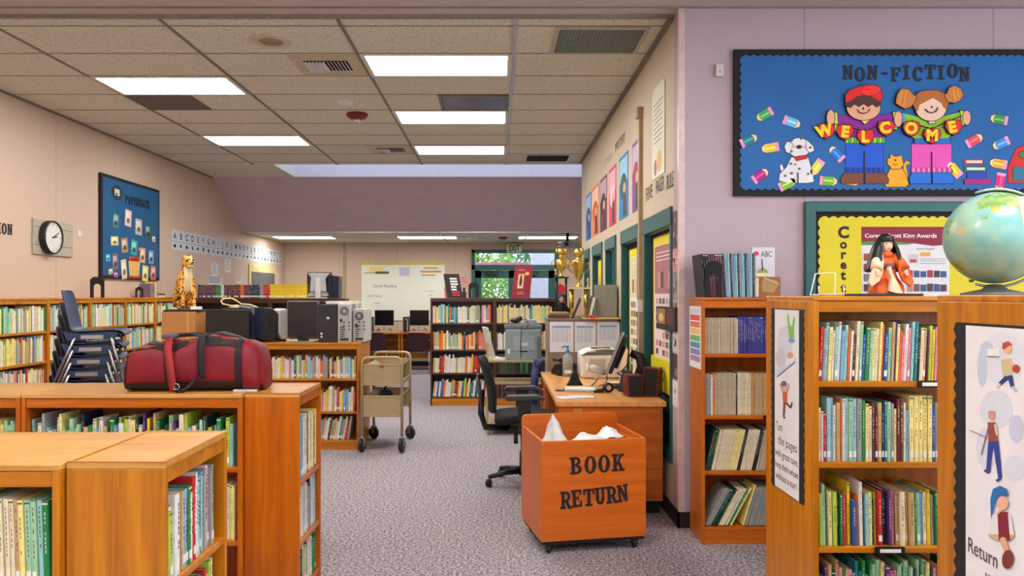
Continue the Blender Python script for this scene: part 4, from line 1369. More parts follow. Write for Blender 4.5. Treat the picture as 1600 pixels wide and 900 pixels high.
# papers and little chalkboard below the cards
for px0, py0, px1, py1, lab in ((330, 410, 340, 432, 'white notice paper on the clock wall above the leopard, lower of two'), (351, 404, 360, 426, 'white notice paper on the clock wall, higher of two'), (325, 433, 346, 445, 'small picture paper behind the plum volumes'),
                                (369, 430, 378, 442, 'white card on the clock wall behind the volumes')):
    a, c = PL(px0, py0), PL(px1, py1)
    b = MB().rect(mapL, a[0], c[1], c[0], a[1], .001, .003)
    for k in range(5):
        v = a[1] + (c[1] - a[1]) * (k + .8) / 6
        b.rect(mapL, a[0] + .03, v, c[0] - .04 - .02 * (k % 2), v + .012, .003, .0033, 1)
    tag(b.build('notice_paper', [paper, M('grey print', (128, 136, 160), .7)]), lab, 'paper')
a, c = PL(388, 411), PL(430, 446)
cb = thing('chalkboard', 'small grey chalkboard with a patterned yellow border on the clock wall', 'board', (0, 0, 0))
za = 2.06
MB().rect(mapL, a[0], 1.5, c[0], za, .002, .02).build('patterned_border', M('cream patterned border', (206, 196, 140), .7, var=.3, scale=40), cb)
MB().rect(mapL, a[0] + .12, 1.5, c[0] - .12, za - .13, .0202, .026).build('slate', M('grey slate', (92, 92, 94), .6), cb)
a = PL(437, 420)
o = MB().rect(mapL, a[0] - .25, 1.55, a[0], 1.95, .001, .003).build('growth_chart', M('pale chart paper', (214, 196, 176), .7, var=.2, scale=30))
tag(o, 'narrow pale chart hanging below the last alphabet cards', 'paper')

# ------------------------------------------------------------------ back wall
pb_ = lambda px, py, Y=YB: ((px - CX) * Y / F, CZ - (py - CY) * Y / F)
wbd = thing('whiteboard', 'large whiteboard with a yellow ruler border on the back wall', 'whiteboard', (0, 0, 0))
u0, v1 = pb_(565, 410)
u1, v0 = pb_(695, 501)
wbm = M('whiteboard enamel', (230, 235, 226), .25, var=.03, scale=2)
MB().rect(mapB, u0, v0, u1, v1, .002, .02).build('panel', wbm, wbd, bevel=.003)
b = MB().rect(mapB, u0, v1 - .055, u1, v1, .0202, .023)
for i in range(48):
    x = u0 + (u1 - u0) * i / 48
    b.rect(mapB, x, v1 - .055, x + .008, v1 - (.015 if i % 4 else .0), .0231, .0235, 1)
b.build('ruler_border', [pm((222, 206, 96)), pm((110, 100, 40))], wbd)
b = MB()
for px0, py0, px1, py1, m in ((577, 418, 600, 425, 0), (568, 426, 607, 427, 1), (587, 424, 608, 428, 1), (624, 418, 640, 431, 2), (657, 423, 690, 426, 3), (658, 429, 680, 431, 3), (662, 418, 684, 420, 3)):
    a, c = pb_(px0, py0), pb_(px1, py1)
    MB().rect(mapB, a[0], c[1], c[0], a[1], .0203 + .0002 * m, .0215 + .0002 * m).build('paper_strip', pm(((240, 214, 140), (150, 130, 60), (190, 196, 224), (190, 150, 70))[m]), wbd)
mk = M('dry marker', (110, 112, 112), .7)
for t, px, py, h in (('Good Reading', 583, 449, .06), ('clock time', 574, 464, .05), ('math', 585, 475, .04), ('see teacher', 664, 456, .03), ('daily', 670, 462, .03)):
    u, v = pb_(px, py)
    b = MB()
    put_text(b, t, mapB, u, v, h, .0206)
    b.build('marker_writing', mk, wbd)
# exit sign
u0, v1 = pb_(792, 381, 16.25)
u1, v0 = pb_(815, 394, 16.25)
ex = thing('exit_sign', 'white EXIT sign with green letters over the door', 'sign', (0, 0, 0))
MB().box((u0, 16.28, v0), (u1, 16.398, v1)).build('housing', M('exit sign face', (206, 214, 190), .4), ex, bevel=.004)
b = MB()
put_text(b, 'EXIT', lambda u, v, w: (u, 16.279 - w, v), u0 + .04, v0 + .025, (v1 - v0) * .72, .001, bold=.03, width=.23)
b.build('lettering', M('exit green', (20, 70, 50), .6), ex)
b = MB()
u, v = pb_(876, 455)
b.prism(ell(u, v + .03, .10, .12, 24), mapB, .001, .004)
tag(b.build('balloon_cutout', pm((206, 20, 36))), 'red round paper cut-out on the back wall beside the exit door', 'paper')
for px0, py0, px1, py1, c, lab in ((713, 431, 734, 448, (226, 160, 160), 'pink paper sheet on the back wall above the dark bookcase'), (873, 448, 882, 464, (214, 206, 206), 'white paper below the red cut-out on the back wall')):
    a, c2 = pb_(px0, py0), pb_(px1, py1)
    b = MB().rect(mapB, a[0], c2[1], c2[0], a[1], .001, .003)
    for k in range(3):
        v = a[1] + (c2[1] - a[1]) * (k + 1) / 5
        b.rect(mapB, a[0] + .03, v, c2[0] - .05, v + .012, .003, .0033, 1)
    tag(b.build('notice_paper', [pm(c), M('grey print', (128, 136, 160), .7)]), lab, 'paper')
# conduit on the back wall
o = MB().box((pb_(536, 0)[0], YB - .03, .1), (pb_(540, 0)[0], YB, 2.6)).build('wall_conduit', beige)
tag(o, 'beige vertical cable duct on the back wall beside the whiteboard', 'duct')

# ------------------------------------------------------------------ right hand wall
def PR(px, py):
    Y = XR * F / (px - CX)
    return -Y, CZ - (py - CY) * Y / F


PG = 'tall narrow reading posters high on the office wall'
pdef = [((22, 110, 190), (40, 70, 130), 'blue'), ((226, 130, 80), (200, 90, 60), 'orange'), ((110, 50, 80), (70, 36, 50), 'plum'), ((214, 50, 100), (230, 190, 220), 'crimson pink'), ((20, 130, 200), (30, 80, 90), 'bright blue'), ((120, 70, 150), (170, 30, 90), 'violet')]
for i, (pa, pc) in enumerate(((916, 924), (925.5, 936), (938, 948.5), (952, 963), (968, 982), (988.5, 1000.5))):
    ua, uc = PR(pa, 0)[0], PR(pc, 0)[0]
    v0, v1 = 2.21, 2.80
    c1, c2, nm = pdef[i]
    b = MB().rect(mapR, ua, v0, uc, v1, .001, .004)
    w = uc - ua
    b.rect(mapR, ua + w * .05, v0 + .34, uc - w * .05, v1 - .03, .004, .0043, 1)
    b.prism(ell(ua + w * .5, v0 + .3, w * .36, .12, 16), mapR, .0043, .0046, 2).prism([(ua + w * .45, v0 + .02), (ua + w * .85, v0 + .02), (ua + w * .8, v0 + .25), (ua + w * .5, v0 + .25)], mapR, .0046, .0049, 3)
    b.prism(ell(ua + w * .62, v0 + .28, w * .16, .05, 12), mapR, .0049, .0052, 4)
    lt = tuple(int(255 - (255 - x) * .45) for x in c1)
    tag(b.build('reading_poster', [pm(c1), pm(lt), pm(c2), pm((70, 60, 60)), pm((214, 170, 140))]), '%s narrow poster, %s from the far end of the high row on office wall' % (nm, nth(i + 1)), 'poster', PG)
# row of words above the posters
b = MB()
put_text(b, 'MYSTERY', mapR, -7.72, 2.92, .085, .002, width=.62)
put_text(b, 'IT IS A', mapR, -8.5, 2.90, .07, .002, 1, width=.55)
tag(b.build('wall_letters', [line, M('faint grey letters', (150, 130, 130), .7)]), 'small dark letters above the narrow reading posters', 'letters')
fw_ = thing('wall_letters', 'dark letters reading FIVE FINGER RULE above the closest office window', 'letters')
b = MB()
put_text(b, 'FIVE', mapR, -6.12, 2.235, .105, .002, width=.27, rot=.02)
b.build('word', line, fw_)
b = MB()
put_text(b, 'FINGER', mapR, -5.74, 2.245, .10, .002, width=.29)
b.build('word', line, fw_)
b = MB()
put_text(b, 'RULE', mapR, -5.37, 2.225, .105, .002, width=.22)
b.build('word', line, fw_)
# white rules poster
ua, uc = PR(1020, 0)[0], PR(1040, 0)[0]
b = MB().prism([(ua, 2.36), (uc, 2.36), (uc, 3.0), (uc - .06, 3.03), (ua + .06, 3.03), (ua, 2.98)], mapR, .001, .005)
for k in range(9):
    b.rect(mapR, ua + .05, 2.9 - k * .035, uc - .06 - (k % 3) * .04, 2.908 - k * .035, .005, .0053, 1)
b.prism(ell(ua + .26, 2.47, .08, .08, 14), mapR, .005, .0055, 2).prism(ell(ua + .12, 2.44, .05, .06, 14), mapR, .005, .0056, 3)
b.prism([(uc - .012, 2.36), (uc, 2.36), (uc, 3.0), (uc - .012, 3.0)], mapR, .005, .0055, 4)
tag(b.build('rules_poster', [pm((226, 226, 210)), pm((130, 130, 130)), pm((226, 190, 110)), pm((150, 120, 130)), line]), 'tall white poster with an arched top high on the office wall', 'poster')
# duct
yd = 6.28
du = thing('cable_duct', 'beige vertical cable duct on the office wall between the posters', 'duct', (XR, yd, 0))
MB().box((-.032, -.028, .8), (0, .028, 2.97)).build('channel', beige, du, bevel=.004)
MB().box((-.05, -.045, 2.93), (0, .045, 3.02)).build('end_cap', beige, du, bevel=.008)
MB().box((-.045, -.04, 1.36), (-.0, .04, 1.46)).build('outlet_box', white, du, bevel=.006)

# boards inside the windows
def thumbs(mb, u0, v0, u1, v1, rows, cols, w, nm, r, lab=None):
    """rows of small printed covers"""
    ch = (v1 - v0) / rows
    cw = (u1 - u0) / cols
    for i in range(rows):
        for j in range(cols):
            if r.random() < .12:
                continue
            mb.rect(mapR, u0 + (j + .15) * cw, v0 + (i + .12) * ch, u0 + (j + .85) * cw, v0 + (i + .78) * ch, w, w + .0004, 2 + r.randrange(nm))


TH = [pm(c) for c in ((150, 80, 84), (86, 66, 80), (196, 150, 140), (120, 60, 60), (90, 100, 120), (210, 180, 150))]


def jag(u0, v0, u1, v1, t, step=.03):
    out = []
    n = max(3, int(abs(u1 - u0) / step))
    top = [(u0 + (u1 - u0) * i / n, v1 + (t if i % 2 else 0)) for i in range(n + 1)]
    return [(u0, v0), (u1, v0)] + top[::-1]


def book_board(k, name, label, paperc, toprgb, v0, v1, inset, rows, cols, extra=None):
    a, c = WIN[k]
    ua, uc = -c + .045 + inset, -a - .01
    t = thing(name, label, 'poster', (0, 0, 0))
    W0 = -.044
    b = MB().prism(jag(ua, v0, uc, v1, .015), mapR, W0, W0 + .006)
    b.build('yellow_border', yelP, t)
    b = MB().rect(mapR, ua + .06, v0 + .08, uc - .004, v1 - .06, W0 + .0062, W0 + .009, 0)
    b.rect(mapR, ua + .062, v1 - .42, uc - .006, v1 - .065, W0 + .009, W0 + .0094, 1)
    r = random.Random(k)
    thumbs(b, ua + .1, v0 + .12, uc - .03, v1 - .44, rows, cols, W0 + .0092, 6, r)
    thumbs(b, ua + .16, v1 - .4, uc - .05, v1 - .22, 1, max(2, cols - 1), W0 + .0096, 6, r)
    for q in range(3):
        b.rect(mapR, ua + .12, v1 - .12 - q * .028, uc - .1, v1 - .112 - q * .028, W0 + .0096, W0 + .0098, 8)
    b.build('cover_sheet', [pm(paperc), pm(toprgb)] + TH + [pm((230, 214, 220))], t)
    return t


t = book_board(0, 'reading_poster', 'mauve book cover chart with jagged yellow edge in the closest office window', (226, 210, 210), (166, 110, 122), .93, 1.93, .10, 7, 6)
a, c = WIN[0]
MB().prism(jag(-c + .1, .80, -a - .02, 1.02, .02), mapR, -.034, -.028).build('yellow_sign', yelP, t)
b = MB()
put_text(b, 'GOOD', mapR, -c + .30, .88, .075, -.0275, bold=.03, width=.28)
b.build('lettering', line, t)
MB().rect(mapR, -c + .14, .45, -a - .01, .76, -.044, -.040).build('landscape_picture', M('dim green landscape print', (44, 84, 78), .5, var=.5, scale=5), t)
book_board(1, 'reading_poster', 'cream book cover chart with jagged yellow edge in the second office window', (226, 222, 192), (208, 206, 170), .45, 1.90, .12, 11, 5)
t = thing('display_board', 'plain yellow sheet with faded prints in the far office window', 'poster', (0, 0, 0))
a, c = WIN[3]
MB().prism(jag(-c + .16, 1.0, -a - .02, 1.90, .015), mapR, -.044, -.039).build('yellow_border', yelP, t)
b = MB()
thumbs(b, -c + .22, 1.2, -a - .08, 1.75, 4, 3, -.0385, 4, random.Random(9))
b.build('print', [pm((220, 200, 60))] * 2 + [pm((232, 190, 60)), pm((206, 170, 60)), pm((226, 210, 120)), pm((190, 150, 60))], t)
MB().rect(mapR, -WIN[4][1] + .12, 1.2, -WIN[4][0] - .03, 1.9, -.044, -.040).build('sheet', pm((210, 200, 90)), tag(thing('notice_paper', 'pale yellow sheet in the farthest office window', 'paper'), None))
# sheets at the wall end
zz = [2.06, 1.80, 1.66, 1.46, 1.28, 1.12, .94, .76]
GS = 'printed sheets down the wall end'
for i, (c, nm) in enumerate((((96, 70, 84), 'dark mauve'), ((206, 130, 140), 'pink'), ((140, 132, 128), 'grey'), ((150, 110, 100), 'brownish'), ((196, 190, 190), 'pale'), ((80, 46, 50), 'dark brown'), ((226, 220, 220), 'white'))):
    b = MB().rect(mapR, -5.175, zz[i + 1] + .006, -5.015, zz[i] - .006, .001, .003)
    r = random.Random(40 + i)
    for q in range(7):
        x, y = r.uniform(-5.165, -5.06), r.uniform(zz[i + 1] + .02, zz[i] - .06)
        b.rect(mapR, x, y, x + r.uniform(.02, .035), y + r.uniform(.02, .05), .003, .0034, r.choice((1, 2)))
    k = tuple(int(255 - (255 - x) * .6) for x in c)
    tag(b.build('photo_sheet', [pm(c), pm(k), pm(tuple(int(x * .5) for x in c))]), '%s printed sheet, %s from the top down the wall end' % (nm, nth(i + 1)), 'paper', GS)
pk = thing('framed_covers', 'black frame with two dark book covers hanging beside the closest office window', 'picture', (0, 0, 0))
ua, uc = -5.62, -5.03
MB().rect(mapR, ua, 1.26, uc, 1.42, .004, .02).build('frame', black, pk, bevel=.003)
MB().rect(mapR, ua + .04, 1.30, ua + .30, 1.405, .0202, .022).prism(ell(ua + .17, 1.345, .08, .03), mapR, .022, .0224, 1).build('picture', [pm((150, 110, 60)), pm((210, 180, 100))], pk)
MB().rect(mapR, ua + .35, 1.30, uc - .04, 1.405, .0202, .022).build('picture', pm((90, 40, 44)), pk)

# rainbow chart on the side of the magazine case
mapG = lambda u, v, w: (1.225 - w, -u, v)
b = MB().rect(mapG, -4.94, 1.05, -4.665, 1.43, .001, .003)
for k, c in enumerate(((236, 236, 236), (214, 74, 66), (222, 110, 84), (236, 190, 110), (110, 180, 120), (80, 150, 190), (130, 130, 190), (170, 130, 190))):
    b.rect(mapG, -4.915, 1.385 - k * .042, -4.685, 1.42 - k * .042 if k else 1.42, .003, .0034, k + 1)
tag(b.build('rainbow_chart', [paper] + [pm(c) for c in ((200, 206, 220), (214, 74, 66), (222, 110, 84), (236, 190, 110), (110, 180, 120), (80, 150, 190), (130, 130, 190), (170, 130, 190))]), 'white chart with rainbow bands on the side of the magazine bookcase', 'poster')

# ------------------------------------------------------------------ banners on the case ends
def wavy(u0, v0, u1, v1, amp, step):
    pts = []
    n = int((v1 - v0) / step)
    for i in range(n + 1):
        pts.append((u0 - (amp if i % 2 else 0), v0 + (v1 - v0) * i / n))
    for i in range(n, -1, -1):
        pts.append((u1 + (amp if i % 2 else 0), v0 + (v1 - v0) * i / n))
    return pts


mapE = lambda u, v, w: (1.25 - w, -u, v)
bn = thing('banner', 'narrow white banner TURN THE PAGES with scalloped black edging on the doll case', 'banner', (0, 0, 0))
MB().prism(wavy(-3.525, .640, -3.165, 1.44, .012, .02), mapE, .001, .003).build('black_edging', blackm, bn)
MB().rect(mapE, -3.482, .645, -3.206, 1.436, .0031, .005).build('white_sheet', pm((226, 224, 226)), bn)


def PE(px, py, X=1.25):
    Y = X * F / (px - CX)
    return -Y, CZ - (py - CY) * Y / F


class Art:
    def __init__(s, fn, P, w):
        s.mb, s.mats, s.fn, s.P, s.w = MB(), [], fn, P, w

    def p(s, pts, rgb):
        m = pm(rgb)
        if m not in s.mats:
            s.mats.append(m)
        s.w += .00012
        s.mb.prism([s.P(*a) for a in pts], s.fn, s.w - .0003, s.w, s.mats.index(m))
        return s


ar = Art(mapE, PE, .0052)
ar.p(ell(1228, 535, 12, 26, 16), (206, 208, 220)).p(ell(1222, 560, 8, 16, 16), (196, 198, 214))
ar.p([(1214, 578), (1240, 566), (1246, 556), (1246, 566), (1216, 590)], (196, 206, 226)).p(limb2(1216, 589, 1244, 566, .8, .8), (60, 60, 66))
ar.p(limb2(1238, 512, 1239, 528, 4.5, 3.5), (120, 186, 80)).p(limb2(1235, 512, 1233, 492, 2, 1.2), (126, 190, 90)).p(limb2(1241, 512, 1243, 496, 2, 1.2), (126, 190, 90)).p(ell(1239, 532, 5, 4), (110, 150, 210))
ar.p(ell(1237, 555, 5, 5, 12), (214, 150, 120)).p(ell(1217, 560, 3, 3, 10), (226, 180, 160))
ar.p(ell(1227, 600, 4.4, 5, 14), (90, 100, 160)).p(ell(1228, 607, 3.2, 4, 12), (220, 170, 140)).p([(1225, 612), (1232, 612), (1232, 630), (1226, 630)], (196, 90, 60)).p(limb2(1226, 613, 1221, 600, 1.2, .9), (210, 150, 120)).p(limb2(1232, 613, 1235, 600, 1.2, .9), (210, 150, 120))
ar.p(limb2(1228, 630, 1227, 650, 1.8, 1.3), (120, 70, 40)).p(limb2(1231, 630, 1238, 637, 1.8, 1.4), (120, 70, 40)).p(limb2(1227, 652, 1229, 653, 1.5, 1.2), (60, 40, 40)).p(limb2(1238, 637, 1240, 629, 1.4, 1), (60, 40, 40))
ar.mb.build('painted_figures', ar.mats, bn)
b = MB()
inkP = M('plum hand lettering', (84, 58, 74), .7)
for t, u, v, h, wd in (('Turn', -3.465, .90, .038, .075), ('the pages', -3.44, .842, .038, .215), ('with great care,', -3.475, .786, .032, .262), ('keep them whole', -3.475, .735, .030, .262), ("without a tear!", -3.465, .685, .030, .235)):
    put_text(b, t, mapE, u, v, h, .0058, width=wd)
b.build('lettering', inkP, bn)

mapF = lambda u, v, w: (1.27 - w, -u, v)
PF = lambda px, py: PE(px, py, 1.27)
bn = thing('banner', 'large white banner RETURN with painted children on the closest case end', 'banner', (0, 0, 0))
MB().prism(wavy(-2.142, .50, -1.72, 1.425, .012, .02), mapF, .001, .003).build('black_edging', blackm, bn)
MB().rect(mapF, -2.094, .51, -1.77, 1.418, .0031, .005).build('white_sheet', pm((232, 230, 236)), bn)
ar = Art(mapF, PF, .0052)
BLU = (196, 204, 226)
ar.p(ell(1570, 560, 36, 42, 20), (222, 224, 236)).p(ell(1538, 575, 8, 30, 16), BLU).p(ell(1545, 545, 10, 12), BLU).p(ell(1560, 640, 26, 30), (214, 218, 232)).p(ell(1592, 670, 12, 22), BLU).p(ell(1545, 700, 16, 34), (214, 218, 234)).p(ell(1588, 732, 16, 20), (216, 220, 236))
# running child with a ball
ar.p(limb2(1577, 590, 1566, 600, 4, 3), (40, 60, 120)).p(limb2(1582, 588, 1586, 605, 4, 3), (40, 60, 120)).p(limb2(1566, 600, 1562, 606, 2, 2), (230, 190, 170)).p(limb2(1586, 605, 1592, 611, 2.6, 2), (190, 200, 200))
ar.p([(1568, 562), (1584, 560), (1586, 586), (1571, 588)], (206, 190, 150)).p(limb2(1582, 566, 1590, 576, 2.6, 2), (230, 180, 150)).p(ell(1592, 576, 6, 6.5, 14), (176, 70, 40)).p(ell(1578, 545, 7, 8, 14), (232, 180, 150))
ar.p([(1570, 545), (1571, 536), (1580, 533), (1586, 539), (1580, 541), (1574, 546)], (190, 70, 50)).p(rc(1547, 545, 1566, 556), (236, 236, 238)).p(limb2(1547, 557, 1566, 558, .5, .5), (90, 90, 100))
# walking child with a stick
ar.p(limb2(1553, 690, 1548, 738, 4.5, 3), (44, 60, 150)).p(limb2(1560, 690, 1567, 746, 4.5, 3), (44, 60, 150)).p(limb2(1548, 738, 1543, 735, 2, 2), (70, 70, 90)).p(limb2(1567, 748, 1562, 751, 2, 2), (70, 70, 90))
ar.p([(1548, 660), (1560, 660), (1564, 690), (1549, 690)], (150, 70, 60)).p(ell(1554, 650, 5, 6), (222, 150, 140)).p(ell(1554, 645, 5.5, 3.5), (214, 150, 150)).p(limb2(1550, 664, 1538, 710, .8, .8), (150, 90, 90)).p(limb2(1560, 664, 1563, 680, 2, 1.5), (206, 200, 180)).p(limb2(1520, 672, 1548, 684, .5, .5), (100, 100, 110))
# sitting child with a blue cap
ar.p(ell(1570, 836, 20, 9), (206, 170, 130)).p([(1553, 805), (1585, 805), (1590, 835), (1552, 835)], (226, 224, 226)).p([(1564, 800), (1580, 800), (1584, 845), (1566, 845)], (130, 30, 46)).p(limb2(1572, 842, 1582, 870, 5, 4), (222, 170, 130)).p(ell(1580, 874, 9, 15, 14, .1), (120, 50, 40))
ar.p(ell(1572, 786, 9, 11, 14), (232, 180, 150)).p([(1554, 812), (1553, 780), (1557, 764), (1568, 759), (1579, 764), (1581, 774), (1568, 775), (1560, 786)], (34, 110, 180)).p(limb2(1564, 802, 1572, 795, 2, 1.5), (232, 180, 150))
ar.mb.build('painted_figures', ar.mats, bn)
b = MB()
for t, u, v, h, wd in (('Return', -2.085, .812, .040, .125), ('your', -2.01, .755, .040, .09), ('books', -2.075, .70, .040, .14)):
    put_text(b, t, mapF, u, v, h, .0066, width=wd, rot=-.04)
b.build('lettering', inkP, bn)

# ------------------------------------------------------------------ ceiling fittings
def ceil_at(px, py, z=ZC):
    Y = (z - CZ) * F / (CY - py)
    return (px - CX) * Y / F, Y


def grille(name, x0, y0, x1, y1, label, mfr, mcore, nx=24, ny=12, z=ZC, mback=None):
    t = thing(name, label, 'vent', ((x0 + x1) / 2, (y0 + y1) / 2, z))
    w, d = (x1 - x0) / 2, (y1 - y0) / 2
    b = MB().box((-w, -d, -.012), (-w + .03, d, 0)).box((w - .03, -d, -.012), (w, d, 0)).box((-w + .03, -d, -.012), (w - .03, -d + .03, 0)).box((-w + .03, d - .03, -.012), (w - .03, d, 0))
    b.build('frame', mfr, t)
    b = MB().box((-w + .03, -d + .03, -.002), (w - .03, d - .03, 0))
    for i in range(1, nx):
        x = -w + .03 + (2 * w - .06) * i / nx
        b.box((x - .002, -d + .03, -.011), (x + .002, d - .03, -.002), 1)
    for i in range(1, ny):
        y = -d + .03 + (2 * d - .06) * i / ny
        b.box((-w + .03, y - .002, -.010), (w - .03, y + .002, -.002), 1)
    b.build('grid', [mback or blackm, mcore], t)
    return t


grille('ceiling_vent', .40, 5.37, 1.06, 5.95, 'large square grey green return grille in the ceiling beside the office wall', M('grille frame', (176, 170, 158), .4), M('grey green grille', (140, 152, 136), .5), 26, 22, mback=M('grey green filter', (96, 106, 92), .8))
x0, y0 = ceil_at(703, 147)
grille('ceiling_vent', -.56, 7.18, .10, 7.77, 'silvery grille in the ceiling between two lit panels', tee, M('bright louvre', (190, 198, 216), .25, .7), 40, 10, mback=M('blue grey filter', (112, 118, 134), .6))
grille('ceiling_vent', .36, 10.23, .98, 10.78, 'dark long vent in the ceiling by the skylight', M('bright vent frame', (210, 212, 218), .3, .4), M('dark louvre', (70, 62, 54), .6), 4, 8)
o = MB().box((-3.46, 7.19, ZC - .006), (-2.86, 7.76, ZC)).build('ceiling_panel', M('dark grey blank panel', (96, 94, 84), .7))
tag(o, 'dark grey blank panel in the ceiling behind the lit panel', 'ceiling panel')


def diffuser(cx, cy, s, label):
    t = thing('ceiling_vent', label, 'vent', (cx, cy, ZC), 0, 'supply diffusers')
    MB().box((-s, -s, -.006), (s, s, 0)).build('plate', M('cream diffuser plate', (196, 184, 154), .5), t)
    MB().box((-.175, -.13, -.008), (.175, .13, -.0061)).build('opening', blackm, t)
    for sx in (-1, 1):
        b = MB()
        for i in range(6):
            x = sx * (.02 + i * .028)
            b.obox((x, 0, -.017), (.004, .24, .024), (0, sx * -.7, 0))
        b.build('louvre', M('white louvre', (226, 228, 230), .35), t)
    return t


diffuser(-1.37, 6.26, .27, 'cream square air diffuser with white louvres, beside the biggest lit panel')
diffuser(-1.37, 9.9, .27, 'cream square air diffuser with white louvres, close to the skylight')
x, y = ceil_at(424, 63)
t = thing('ceiling_speaker', 'round cream speaker grille flush in the ceiling', 'speaker', (x, y, ZC))
MB().lathe([(.155, 0), (.155, -.006), (.14, -.012), (.09, -.012)], 36).build('ring', M('cream speaker ring', (198, 188, 162), .5), t)
MB().lathe([(.09, -.010), (.085, -.014), (.0, -.015)], 30).build('grille', M('tan speaker cloth', (150, 138, 112), .8, var=.3, scale=120), t)
x, y = ceil_at(540, 158)
t = thing('smoke_detector', 'white smoke detector on the ceiling beside the red strobe', 'detector', (x, y, ZC))
MB().lathe([(.075, 0), (.075, -.02), (.06, -.035), (.035, -.05), (.0, -.052)], 24).build('dome', white, t)
MB().lathe([(.09, 0), (.09, -.008), (.07, -.008)], 24).build('base', white, t)
x, y = ceil_at(558, 178)
rd = M('red strobe plastic', (120, 14, 20), .3)
t = thing('fire_strobe', 'dark red fire strobe on the tile ceiling', 'alarm', (x, y, ZC))
MB().lathe([(.11, 0), (.11, -.02), (.08, -.05), (.03, -.065), (.0, -.065)], 24).build('housing', rd, t)
MB().box((-.025, -.03, -.085), (.025, .03, -.06)).build('lens', M('clear strobe lens', (226, 226, 230), .15), t)
for px, py, red, lab in ((737, 370, 0, 'small white sprinkler cover on the low ceiling'), (786, 370, 1, 'dark red fire strobe on the low ceiling before the exit')):
    x, y = ceil_at(px, py, 2.61)
    t = thing('fire_strobe' if red else 'smoke_detector', lab, 'alarm' if red else 'detector', (x, y, 2.61))
    MB().lathe([(.09, 0), (.09, -.02), (.06, -.05), (.0, -.055)], 20).build('housing', rd if red else white, t)
    MB().lathe([(.1, 0), (.1, -.006), (.08, -.006)], 20).build('base', white, t)
# projector under the low ceiling
t = thing('projector', 'grey projector hanging from the low ceiling near the exit', 'projector', at(885, 377, 13.9), RD(12))
MB().tube([(.02, 0, 0), (.02, 0, .165)], .028, 10).build('mount_pole', black, t)
MB().box((-.12, -.12, -.11), (.17, .14, -.01)).build('body', M('projector grey', (150, 146, 156), .4), t, bevel=.02)
MB().lathe([(.035, 0), (.035, .03), (.026, .03)], 16, c=(-.04, -.15, -.06), axis='y').build('lens', black, t)
MB().tube([(.02, 0, 0), (-.2, -.06, -.07), (.0, -.1, -.02)], .01, 6).build('bracket', black, t)
# ================================================================== free standing things
# ------------------------------------------------------------------ BOOK RETURN bin
BL, BROT = Vector((.25, 4.46, 0)), RD(11)
bn = thing('book_return_bin', 'orange wooden BOOK RETURN bin on casters before the desk', 'bin', BL, BROT)
bin_x = wood('bin laminate along x', 'x', (182, 84, 10), (200, 98, 16), (212, 114, 28), .4)
bin_z = wood('bin laminate along z', 'z', (182, 84, 10), (200, 98, 16), (212, 114, 28), .4)
W, D, Z0, Z1, Z2 = .638, .50, .075, .655, .735
MB().box((0, 0, Z0), (W, .018, Z1)).build('front_panel', bin_x, bn, bevel=.002)
b = MB()
b.prism([(0, Z0), (.017, Z0), (D, Z0), (D, Z1 + .01), (.017, Z1)], lambda u, v, w: (w, u + (.0181 if u == 0 else 0), v), 0, .018)
b.build('side_panel', bin_z, bn, bevel=.002)
b = MB()
b.prism([(.0181, Z0), (D, Z0), (D, Z1 + .01), (.0181, Z1)], lambda u, v, w: (w, u, v), W - .018, W)
b.build('side_panel', bin_z, bn, bevel=.002)
r_ = .03
pts = [(0, Z0), (W, Z0), (W, Z2)] + [(r_ - r_ * math.sin(RD(a)), Z2 - r_ + r_ * math.cos(RD(a))) for a in (0, 30, 60, 90)]
pts = [(0, Z0), (W, Z0), (W, Z2 - r_)] + [(W - r_ + r_ * math.cos(RD(a)), Z2 - r_ + r_ * math.sin(RD(a))) for a in (30, 60, 90)] + [(r_ - r_ * math.sin(RD(a)), Z2 - r_ + r_ * math.cos(RD(a))) for a in (0, 30, 60, 90)]
MB().prism(pts, lambda u, v, w: (u, w, v), D + .0005, D + .018).build('back_panel', bin_x, bn, bevel=.002)
MB().box((.018, .018, .30), (W - .018, D, .315)).build('bottom_board', bin_x, bn)
MB().box((.01, .01, Z0 - .02), (W - .01, D, Z0 - .001)).build('base', blackm, bn)
MB().box((.0185, .02, Z1 - .05), (.04, D - .004, Z1 - .03)).box((W - .04, .02, Z1 - .05), (W - .0185, D - .004, Z1 - .03)).build('cleat', bin_x, bn)
b = MB()
mapBin = lambda u, v, w: (u, -w, v)
put_slab(b, 'BOOK', mapBin, .172, .458, .10, .0, .004, wid=.80, adv=1.06, wob=.010, tilts=[.03, -.02, 0, .02], slope=.03)
b.build('lettering', line, bn)
b = MB()
put_slab(b, 'RETURN', mapBin, .112, .262, .10, .0, .004, wid=.74, adv=.95, wob=.012, tilts=[.0, .06, .02, .04, .06, .10], slope=.055)
b.build('lettering', line, bn)
for x, y in ((.05, .04), (W - .06, .04), (.05, D - .05), (W - .06, D - .05)):
    b = MB().box((x - .022, y - .022, .050), (x + .022, y + .022, .0555)).box((x - .017, y - .02, .022), (x - .012, y + .02, .052)).box((x + .012, y - .02, .022), (x + .017, y + .02, .052))
    c_ = b.build('caster', M('caster steel', (70, 70, 74), .35, .8), bn)
    MB().lathe([(.020, -.011), (.027, -.009), (.027, .009), (.020, .011)], 18, c=(x, y, .027), axis='x').build('wheel', black, c_)
